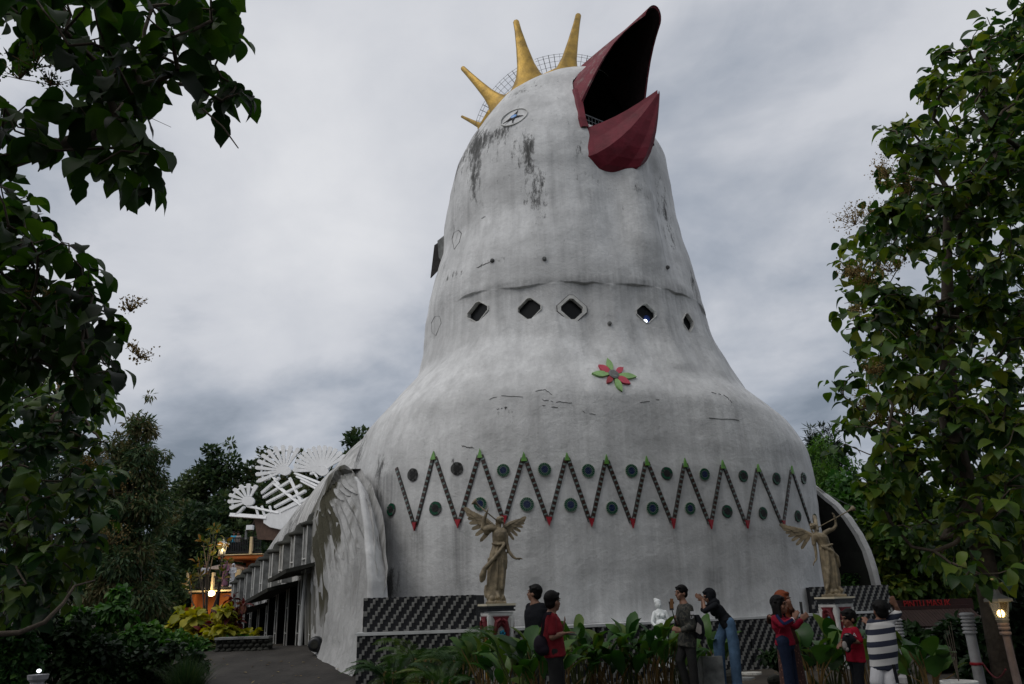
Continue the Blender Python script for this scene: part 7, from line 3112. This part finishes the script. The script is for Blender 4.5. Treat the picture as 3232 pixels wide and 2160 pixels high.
# feathery acacia
small_tree('acacia_tree', 'tall feathery tree with drooping fine leaves and a pointed top at the left', gbase(430, 27), lobes([(468, 1262, 24, 36), (420, 1290, 40, 30), (475, 1340, 34, 50), (430, 1380, 66, 60), (475, 1450, 40, 60), (410, 1500, 90, 80), (470, 1560, 50, 70), (390, 1620, 110, 80), (445, 1720, 70, 80), (370, 1760, 110, 80), (390, 1860, 110, 80)], 27), 26000, .26, 'tiny', LM['feather'], 20, None, .2, 120, .42, .9)
# right side, behind the church
small_tree('pine_tree', 'dark pine tree above the right shoulder of the church', gbase(2590, 46), lobes([(2578, 1335, 22, 22), (2560, 1370, 34, 18), (2600, 1365, 34, 18), (2630, 1390, 26, 14), (2545, 1395, 30, 14), (2590, 1410, 60, 24), (2600, 1470, 60, 50)], 46), 9000, .42, 'needle', LM['pine'], 30, None, .2, 60, 1.6, -.3)
small_tree('bamboo_clump', 'bright green bamboo clump right behind the church shoulder', gbase(2610, 34), lobes([(2585, 1440, 45, 50), (2640, 1480, 60, 60), (2600, 1560, 70, 80), (2660, 1620, 80, 90), (2640, 1740, 90, 100)], 34), 16000, .26, 'tiny', LM['bamboo'], 31, None, .16, 70, .45, .4)
small_tree('broadleaf_tree', 'dense tree behind the right wing of the church', gbase(2740, 30), lobes([(2740, 1560, 90, 80), (2700, 1680, 90, 90), (2800, 1700, 100, 110), (2780, 1840, 110, 90)], 30), 12000, .26, 'oval', LM['bamboo'], 32, 'trees right of the church', .2, 60, .9, .3)
small_tree('broadleaf_tree', 'tree with pale brown blossom between the gate and the right wing', gbase(2880, 23), lobes([(2860, 1590, 100, 80), (2900, 1700, 130, 80), (2800, 1700, 80, 80), (2830, 1790, 100, 90), (2950, 1800, 110, 90), (3000, 1650, 90, 90)], 23), 8000, .24, 'oval', LM['teak_r'], 33, 'trees right of the church', .18, 70, 1.0, .4)
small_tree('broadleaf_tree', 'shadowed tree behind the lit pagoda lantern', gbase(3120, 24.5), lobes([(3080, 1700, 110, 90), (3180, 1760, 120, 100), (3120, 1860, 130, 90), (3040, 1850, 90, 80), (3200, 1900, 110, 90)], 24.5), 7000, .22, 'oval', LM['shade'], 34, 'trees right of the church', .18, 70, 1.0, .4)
small_tree('broadleaf_tree', 'far tree seen through the gap at the right edge', gbase(3180, 40), lobes([(3170, 1600, 90, 60), (3230, 1650, 90, 80), (3100, 1620, 90, 80)], 40), 6000, .34, 'tiny', LM['bamboo'], 35, 'trees right of the church', .2, 50, .9, .3)

# ---- shrubs
GS = 'shrubs along the garden edge'
for lab, u, lob, Y, n, lf, mk, sd, kind, w in [
    ('glossy green bush with a rounded top in front of the orange wall', 420, [(400, 1910, 60, 50), (320, 1960, 70, 50), (470, 1950, 60, 50), (400, 2020, 120, 60), (300, 2060, 90, 60), (480, 2060, 60, 60)], 18, 6500, .16, 'bamboo', 40, 'oval', 1.0),
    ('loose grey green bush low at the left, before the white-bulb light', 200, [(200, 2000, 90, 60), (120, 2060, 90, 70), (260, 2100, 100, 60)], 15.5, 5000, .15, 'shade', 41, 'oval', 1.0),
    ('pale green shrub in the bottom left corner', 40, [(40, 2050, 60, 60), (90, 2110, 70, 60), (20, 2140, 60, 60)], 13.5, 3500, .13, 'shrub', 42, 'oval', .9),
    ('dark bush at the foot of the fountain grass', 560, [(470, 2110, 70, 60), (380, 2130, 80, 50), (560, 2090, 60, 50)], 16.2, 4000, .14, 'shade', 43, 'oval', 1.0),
    ('yellow croton bush with large pale leaves beside the lantern post', 590, [(600, 1960, 45, 28), (560, 1990, 40, 26), (640, 1985, 40, 30), (585, 2015, 55, 24)], 21.5, 900, .26, 'yellow', 44, 'oval', 1.1),
    ('small yellow croton nearer the first nave windows', 745, [(700, 1930, 24, 20), (725, 1990, 36, 22), (770, 2010, 40, 20), (690, 2000, 40, 30)], 21.0, 700, .24, 'yellow', 45, 'oval', 1.0),
    ('dark red croton between the two yellow crotons', 680, [(670, 1985, 40, 22), (730, 1945, 40, 24), (745, 1905, 26, 18), (650, 2020, 40, 20)], 21.2, 800, .22, 'red', 46, 'oval', .8),
    ('low green ground shrub beneath the crotons', 650, [(640, 2045, 90, 26), (740, 2040, 50, 18), (560, 2040, 70, 30)], 20.5, 2600, .16, 'shrub', 47, 'oval', .9),
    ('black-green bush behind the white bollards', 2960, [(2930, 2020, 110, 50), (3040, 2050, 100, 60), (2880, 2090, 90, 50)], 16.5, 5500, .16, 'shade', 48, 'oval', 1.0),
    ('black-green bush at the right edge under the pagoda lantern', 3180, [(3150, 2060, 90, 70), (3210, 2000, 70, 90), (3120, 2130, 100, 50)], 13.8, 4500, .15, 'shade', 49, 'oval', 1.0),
    ('fern-like bush growing at the foot of the right wing', 2660, [(2660, 1850, 60, 20), (2720, 1840, 40, 24)], 22.3, 1800, .15, 'shrub', 50, 'oval', .7),
    ('dark shrub before the far pedestal and its woven wall', 2540, [(2530, 2070, 70, 24), (2460, 2080, 50, 20)], 15.2, 1500, .12, 'shade', 51, 'oval', .8),
]:
    small_tree('shrub', lab, gbase(u, Y), lobes(lob, Y), n, lf, kind, LM[mk], sd, GS, .05, 26, w, .3, 10, 'stem', 'shrub', crownname='foliage', shell=.3)

# thin young tree with sparse orange-tipped leaves by the lantern
b = gbase(655, 22)
t = thing('young_tree', 'spindly bare-stemmed young tree with sparse orange-tipped leaves before the balconies', 'tree', b)
g = MB()
tips = []
rr = random.Random(9)
for k in range(9):
    u = 655 + rr.uniform(-14, 14)
    tu = 600 + k * 15 + rr.uniform(-8, 8)
    tv = 1660 + abs(k - 5) * 34 + rr.uniform(-20, 20)
    a, c = at(u, 2000, 22), at(tu, tv, 22 + rr.uniform(-.6, .6))
    m = a.lerp(c, .55) + Vector((rr.uniform(-.15, .15), 0, 0))
    g.tube([Vector(b), a, m, c], [.03, .026, .018, .007], 5)
    tips += [c, m.lerp(c, .75), m.lerp(c, .5)] if k % 2 == 0 else [c]
g.build('stems', MT['bark'], t, smooth=True, kind='stuff')
pos, dd_ = [], []
for c in tips:
    for k in range(8):
        d = np.array([rr.gauss(0, 1), rr.gauss(0, 1), rr.gauss(.5, .6)])
        d /= np.linalg.norm(d)
        pos.append(np.array(c) + d * .05)
        dd_.append(d)
me = cloud_mesh('foliage', [leaf_cloud(np.array(pos), np.array(dd_), rdir(len(pos)), rng.uniform(.12, .22, len(pos)), 'oval', .6)], LM['orange'], b)
mobj('foliage', me, t, None, kind='stuff')

# fountain grass
P = at(590, 2150, 15.0)
gb = (P.x, 15.0, ground_z(P.x, 15) - .02)
t = thing('fountain_grass', 'dense tuft of fine arching fountain grass beside the dark ramp', 'grass', gb)
mb = MB()
vs, fs = [], []
for k in range(1300):
    a = rng.uniform(0, 2 * PI)
    L = rng.uniform(.45, 1.0)
    sp = rng.uniform(.05, .75)
    w = rng.uniform(.004, .009)
    b0 = Vector(gb) + Vector((math.cos(a) * .22 * rng.random(), math.sin(a) * .22 * rng.random(), 0))
    d = Vector((math.cos(a), math.sin(a), 0))
    sd = Vector((-d.y, d.x, 0)) * w
    pts = [b0 + d * (sp * L * s ** 1.6) + Vector((0, 0, L * (s - .45 * sp * s ** 2.6))) for s in (0, .35, .7, 1)]
    o = len(vs)
    for i, p in enumerate(pts):
        kk = 1 - i / 3.2
        vs += [p - sd * kk, p + sd * kk]
    for i in range(3):
        fs.append((o + 2 * i, o + 2 * i + 1, o + 2 * i + 3, o + 2 * i + 2))
mb.add(vs, fs)
o = mb.build('blades', LM['grass'], t, kind='stuff', recalc=False)
a = o.data.attributes.new('tint', 'FLOAT', 'POINT')
a.data.foreach_set('value', np.repeat(rng.random(1300), 8).astype(np.float32))

# ---- canna / broad-leaf plants in the bed in front of the base
GC = 'broad-leaved plants in the bed before the wall'
cv = leaf_variants('canna', LM['canna'], 5, 1.0)
cr = leaf_variants('canna', LM['canna'], 5, 1.9)


def canna(u, Y, H, n, label, seed, leaf=.44, rnd=False, group=GC, lean=0):
    r = random.Random(seed)
    p = at(u, 1950, Y)
    b = Vector((p.x, Y, .02))
    t = thing('broadleaf_plant', label, 'plant', tuple(b), group)
    g = MB()
    for k in range(n):
        a = 2.4 * k + r.uniform(-.5, .5)
        d = Vector((math.cos(a), math.sin(a) * .8, 0))
        h = H * r.uniform(.30, .74)
        base = b + d * r.uniform(.02, .12)
        tip = b + d * r.uniform(.10, .40) + Vector((lean * h, 0, h))
        m = base.lerp(tip, .6) + Vector((0, 0, .04)) - d * .04
        g.tube([base, m, tip], [.013, .010, .006], 5, cap=False)
        ld = (d * r.uniform(.35, .95) + Vector((0, 0, r.uniform(.25, 1.15)))).normalized()
        up = Vector((0, 0, 1)) - d * .6 + Vector((r.uniform(-.5, .5), r.uniform(-.6, .2), 0))
        R = frames(np.array([ld]), np.array([up]))[0]
        s = leaf * r.uniform(.7, 1.25)
        inst('leaf', r.choice(cr if rnd else cv), tip, Matrix(R.tolist()), t, (s, s, s))
    g.build('stems', MT['stem_o' if seed % 3 else 'stem'], t, smooth=True, kind='stuff', recalc=False)
    return t


for i, (u, Y, H, n, rnd, lab) in enumerate([
    (1532, 13.2, 1.28, 10, True, 'broad-leaved plant with round leaves right before the near pedestal'),
    (1590, 12.6, 1.22, 9, False, 'broad-leaved plant half hiding the near pedestal shaft on its beak side'),
    (1640, 11.3, 1.42, 11, False, 'tall broad-leaved plant before the man in black'),
    (1702, 11.2, 1.40, 11, False, 'tall broad-leaved plant between the man in black and the man in red'),
    (1768, 13.4, 1.40, 10, False, 'broad-leaved plant at the hands of the man in red'),
    (1815, 13.8, 1.38, 11, False, 'broad-leaved plant with upright leaves just past the phone of the man in red'),
    (1865, 14.0, 1.30, 11, False, 'broad-leaved plant midway between the man in red and the white statue'),
    (1920, 13.9, 1.22, 10, False, 'low broad-leaved plant two steps from the white statue'),
    (1975, 14.0, 1.30, 12, False, 'broad-leaved plant just short of the white statue'),
    (2030, 13.8, 1.26, 12, False, 'broad-leaved plant covering the skirt of the white statue'),
    (2085, 14.0, 1.30, 12, False, 'broad-leaved plant between the white statue and the selfie stick'),
    (2130, 14.3, 1.15, 9, False, 'broad-leaved plant at the hip of the man in camouflage'),
    (2232, 14.9, 1.20, 9, False, 'broad-leaved plant growing from the concrete block planter'),
    (2545, 13.2, 1.08, 8, True, 'round-leaved plant just past the two women with the phone'),
    (2600, 13.6, 1.10, 8, True, 'round-leaved plant before the far pedestal'),
    (2655, 13.5, 1.20, 9, False, 'broad-leaved plant between the far pedestal and the boy in red'),
    (2715, 13.0, 1.26, 8, True, 'round-leaved plant arching behind the boy in red'),
    (2850, 13.4, .98, 9, False, 'broad-leaved plant past the boy in stripes'),
    (2900, 12.9, 1.00, 9, True, 'round-leaved plant before the inner white bollard'),
]):
    canna(u, Y, H * .93, n + 7, lab, 100 + i, .42 if not rnd else .34, rnd)

# ---- areca palms
pv = leaf_template('blade')


def palm(u, Y, H, n, label, seed, R=1.0, toward=0):
    r = random.Random(seed)
    p = at(u, 1950, Y)
    b = Vector((p.x, Y, 0))
    t = thing('palm_plant', label, 'palm', tuple(b), 'areca palms before the woven wall')
    g = MB()
    for k in range(5):
        a = 2 * PI * k / 5
        q = b + Vector((math.cos(a) * .10, math.sin(a) * .10, 0))
        g.tube([q, q + Vector((math.cos(a) * .05, math.sin(a) * .05, H * .45))], [.022, .014], 6)
    g.build('stems', MT['stem_o'], t, smooth=True, kind='stuff')
    for k in range(n):
        a = 2.4 * k + r.uniform(-.3, .3)
        d = Vector((math.cos(a), math.sin(a), 0))
        L = H * r.uniform(.75, 1.15)
        el = r.uniform(.5, 1.25)
        s0 = b + d * .08 + Vector((0, 0, H * .28 * r.uniform(.3, 1)))
        pts = []
        for i in range(9):
            s = i / 8
            pts.append(s0 + d * (L * R * (.15 * s + .62 * s ** 2 * (1.25 - el * .5))) + Vector((0, 0, L * (el * .72 * s - .42 * s ** 2.6))))
        vs, fs = [], []
        tmp = MB()
        tmp.tube(pts, [.010, .009, .008, .007, .006, .005, .004, .003, .002], 4, cap=False)
        for i in range(34):
            s = .2 + .8 * i / 33
            x = s * 8
            j = min(int(x), 7)
            c = pts[j].lerp(pts[j + 1], x - j)
            tg = (pts[j + 1] - pts[j]).normalized()
            side = tg.cross(Vector((0, 0, 1))).normalized()
            ll = L * .26 * math.sin(PI * min(1, s * .86 + .12)) ** .7
            for sg in (-1, 1):
                ld = (side * sg * .85 + tg * .75 + Vector((0, 0, -.18 + .25))).normalized()
                w = tg * .010
                e = c + ld * ll - Vector((0, 0, ll * .22))
                m = c + ld * ll * .5
                tmp.add([c, m - w, e, m + w], [(0, 1, 2, 3)])
        me = tmp.mesh('frond', [LM['palm']], b, recalc=False)
        at_ = me.attributes.new('tint', 'FLOAT', 'POINT')
        at_.data.foreach_set('value', np.full(len(me.vertices), r.uniform(.15, .75), np.float32))
        mobj('frond', me, t)


palm(1240, 14.2, 1.15, 15, 'areca palm nearest the ramp with dry lower fronds', 1)
palm(1335, 14.5, 1.55, 17, 'areca palm with tall feathery fronds before the woven wall', 2)
palm(1455, 14.0, 1.50, 16, 'areca palm arching towards the near angel pedestal', 3)
palm(1390, 13.2, 1.0, 13, 'low areca palm in front of the two taller ones', 4)

# ---- pots, planters, stones
def pot(label, u, v, Y, R, H, mat, group=None):
    P = at(u, v, Y)
    z = P.z - H
    t = thing('plant_pot', label, 'pot', (P.x, Y, max(z, 0)), group)
    z = max(z, 0)
    g = MB()
    N = 24
    prof = [(R * .7, 0), (R * .92, H * .8), (R * 1.06, H * .82), (R * 1.08, H), (R * .95, H), (R * .93, H * .88), (R * .3, H * .86)]
    g.lathe(prof, N, (P.x, Y, z))
    g.build('pot', MT[mat], t, smooth=False)
    g = MB()
    g.lathe([(R * .92, H * .86), (R * .5, H * .90)], 16, (P.x, Y, z))
    g.build('soil', MT['ground'], t)
    return t, Vector((P.x, Y, z + H))


_, q = pot('grey tapered plant pot under the palms beside the near pedestal', 1642, 2100, 13.4, .20, .42, 'concrete')
small_tree('shrub', 'small leafy seedling growing in the grey tapered pot', tuple(q - Vector((0, 0, .04))), [(tuple(q + Vector((0, 0, .08))), (.18, .18, .08))], 260, .08, 'oval', LM['shrub'], 60, GS, .01, 10, .9, .2, 6, 'stem', 'shrub', crownname='foliage')
_, q = pot('wide white-rimmed pot with a bare twig at the bottom right', 3026, 2150, 10.6, .20, .34, 'pedw')
g = MB()
for k in range(4):
    g.tube([q, q + Vector((.02 * (k - 1.5), 0, .3)), q + Vector((.035 * (k - 1.5), .02, .55 + .05 * k))], [.006, .005, .003], 5)
tw = thing('potted_twig', 'dry upright twigs planted in the white-rimmed pot', 'plant', tuple(q))
g.build('twigs', MT['bark'], tw, kind='stuff')
P = at(2236, 2070, 14.6)
bp_ = thing('block_planter', 'square grey concrete planter beside the man in camouflage', 'planter', (P.x, 14.6, 0))
g = MB()
H_ = P.z
w_ = .36
om_ = Matrix.Rotation(.12, 3, 'Z')
for a in range(4):
    rm = om_ @ Matrix.Rotation(a * PI / 2, 3, 'Z')
    g.box(Vector((P.x, 14.6, H_ / 2)) + rm @ Vector((0, -w_ / 2 + .03, 0)), w_ - .06 * (a % 2) - (.0), .06, H_, rm)
g.build('planter_walls', MT['concrete'], bp_, kind='stuff')
g = MB()
g.box((P.x, 14.6, H_ - .06), w_ - .1, w_ - .1, .06, om_)
g.build('soil', MT['ground'], bp_)

pw = thing('stone_planter', 'low black rubble planter wall at the head of the ramp', 'planter', tuple(at(765, 2050, 20.2)[:2]) + (ramp_z(-9, 20.2) - .02,))
c = wloc(pw)
g = MB()
for k in range(26):
    x = -.62 + 1.24 * rng.random()
    z = .05 + .22 * rng.random() * (1 - (x / .8) ** 2)
    pass
rk = random.Random(4)
for row in range(3):
    for k in range(9):
        x = -.60 + k * .15 + (row % 2) * .07
        s = MB()
        s.ell(c + Vector((x, -.02 + rk.uniform(-.03, .03), .06 + row * .10)), (.085, .09, .06), Matrix.Rotation(rk.uniform(-.4, .4), 3, 'Y'), 7)
        s.build('stone', MT['darkconc'], pw)
g.box(c + Vector((0, .12, .16)), 1.3, .3, .32)
g.build('core', MT['darkconc'], pw)
g = MB()
g.box(c + Vector((0, .05, .335)), 1.32, .36, .05)
g.build('coping', MT['concrete'], pw)

P = at(998, 2035, 19.2)
tr = thing('black_barrel', 'black rounded barrel lying where the wing meets the ramp', 'barrel', (P.x, 19.2, P.z - .17))
c = wloc(tr)
g = MB()
g.lathe([(.10, -.16), (.16, -.14), (.175, -.05), (.175, .05), (.16, .14), (.10, .16)], 18, c + Vector((0, 0, .18)), Matrix.Rotation(PI / 2, 3, 'X'))
g.build('drum', MT['black'], tr, smooth=True)
g = MB()
g.lathe([(.06, .16), (.09, .18), (.05, .185)], 12, c + Vector((0, 0, .18)), Matrix.Rotation(PI / 2, 3, 'X'))
g.build('lid', MT['darkconc'], tr)

# stepping stones, boulders and the pebble mosaic on the yard
for i, (u, v, R, lab) in enumerate(((2368, 2126, .24, 'pale flat stepping stone nearest the jeans woman'), (2348, 2142, .20, 'darker oval stepping stone below the pale one'), (2280, 2102, .12, 'small white chip of stone by her left shoe'))):
    P = atz(u, v, 0.02)
    s = MB()
    N = 18
    s.prism([P + Vector((R * (1 + .12 * math.sin(3 * a + i)) * math.cos(a), R * .8 * math.sin(a), -.03)) for a in np.linspace(0, 2 * PI, N, endpoint=False)], (0, 0, 1), .05)
    o = s.build('stepping_stone', MT['pebble' if i != 1 else 'concrete'], None)
    tag(o, lab, 'stone')
for i, (u, v, Y, R, lab) in enumerate(((2290, 2055, 16.0, .16, 'rounded grey boulder behind the legs of the woman in jeans'), (1950, 2115, 14.9, .14, 'dark boulder in the bed below the broad leaves'), (1880, 2105, 15.0, .11, 'smaller dark boulder deeper in the bed'), (2440, 2085, 15.6, .13, 'dark stone at the foot of the woven wall before the two women'))):
    P = at(u, v, Y)
    s = MB()
    s.ell((P.x, Y, R * .5), (R * 1.2, R, R * .8), n=12)
    s.v = [tuple(Vector(p) + Vector((1, 1, 1)) * .05 * noise.noise(Vector(p) * 6)) for p in s.v]
    o = s.build('boulder', MT['darkconc'], None, smooth=False)
    tag(o, lab, 'stone')
mb = MB()
r2 = random.Random(3)
for k in range(5200):
    a = r2.uniform(2.0, 7.5)
    y = r2.uniform(11.0, 14.35)
    edge_ = 14.30 - .10 * (a - 5.0) ** 2 * .25
    if y > edge_:
        continue
    if (math.hypot(a - 5.2, y - 9.5) * 2.2) % 1.0 < .22:
        continue
    s = r2.uniform(.018, .034)
    m = Matrix.Rotation(r2.uniform(0, 3.1), 3, 'Z')
    mb.box((a, y, .022), s * 1.5, s, .022, m, 0, .6)
mb.build('pebble_mosaic', MT['pebble'], None, kind='stuff', recalc=False)
g = MB()
g.grid([[(x, y, .014) for x in np.linspace(-1, 9, 20)] for y in np.linspace(8, 14.45, 12)])
g.build('yard_pavement', MT['darkconc'], None, kind='structure')
# bed kerb
g = MB()
pts = [at(u, 2150, y) for u, y in ((1150, 13.0), (1500, 12.5), (1800, 12.9), (2050, 13.4), (2200, 14.1))]
for a, b in zip(pts[:-1], pts[1:]):
    g.bar((a.x, a.y, .04), (b.x, b.y, .04), .10, .10)
g.build('bed_kerb', MT['darkconc'], None, kind='structure')
# leaf litter on the yard and the ramp
pos = []
for k in range(420):
    x, y = random.uniform(-8, 8), random.uniform(12.5, 19)
    pos.append((x, y, ramp_z(x - 1.2, y) + .045))
me = cloud_mesh('leaf_litter', [leaf_cloud(np.array(pos), rdir(len(pos)) * np.array([1, 1, .15]), np.tile([0, 0, 1.0], (len(pos), 1)), rng.uniform(.04, .11, len(pos)), 'tiny', 1.0)], LM['flower'])
o = bpy.data.objects.new('leaf_litter', me)
COL.objects.link(o)
o['kind'] = 'stuff'

# unseen trees added left, right and behind the viewpoint; their crowns darken the yard
for lab, b, c, sd in (('large unseen tree added left of the viewpoint to shade the yard', (-10.5, 1.5, 0), [((-9.5, 1.0, 8.5), (4.5, 5, 3)), ((-7.5, -3, 9.5), (4, 4, 2.5))], 71),
                      ('large unseen tree added right of the viewpoint to shade the yard', (11.5, 3.5, 0), [((10.5, 3.0, 8.5), (4, 5, 3)), ((8.0, -2.0, 9.5), (4.5, 4, 2.5))], 72),
                      ('large unseen tree added behind the viewpoint to shade the yard', (0.5, -9.0, 0), [((0.5, -9.0, 9.0), (6.5, 5, 4))], 73)):
    small_tree('added_shade_tree', lab, b, c, 5200, .55, 'oval', LM['teak'], sd, 'added shade trees around the viewpoint', .3, 60, 1.0, .4, 16)
flush()
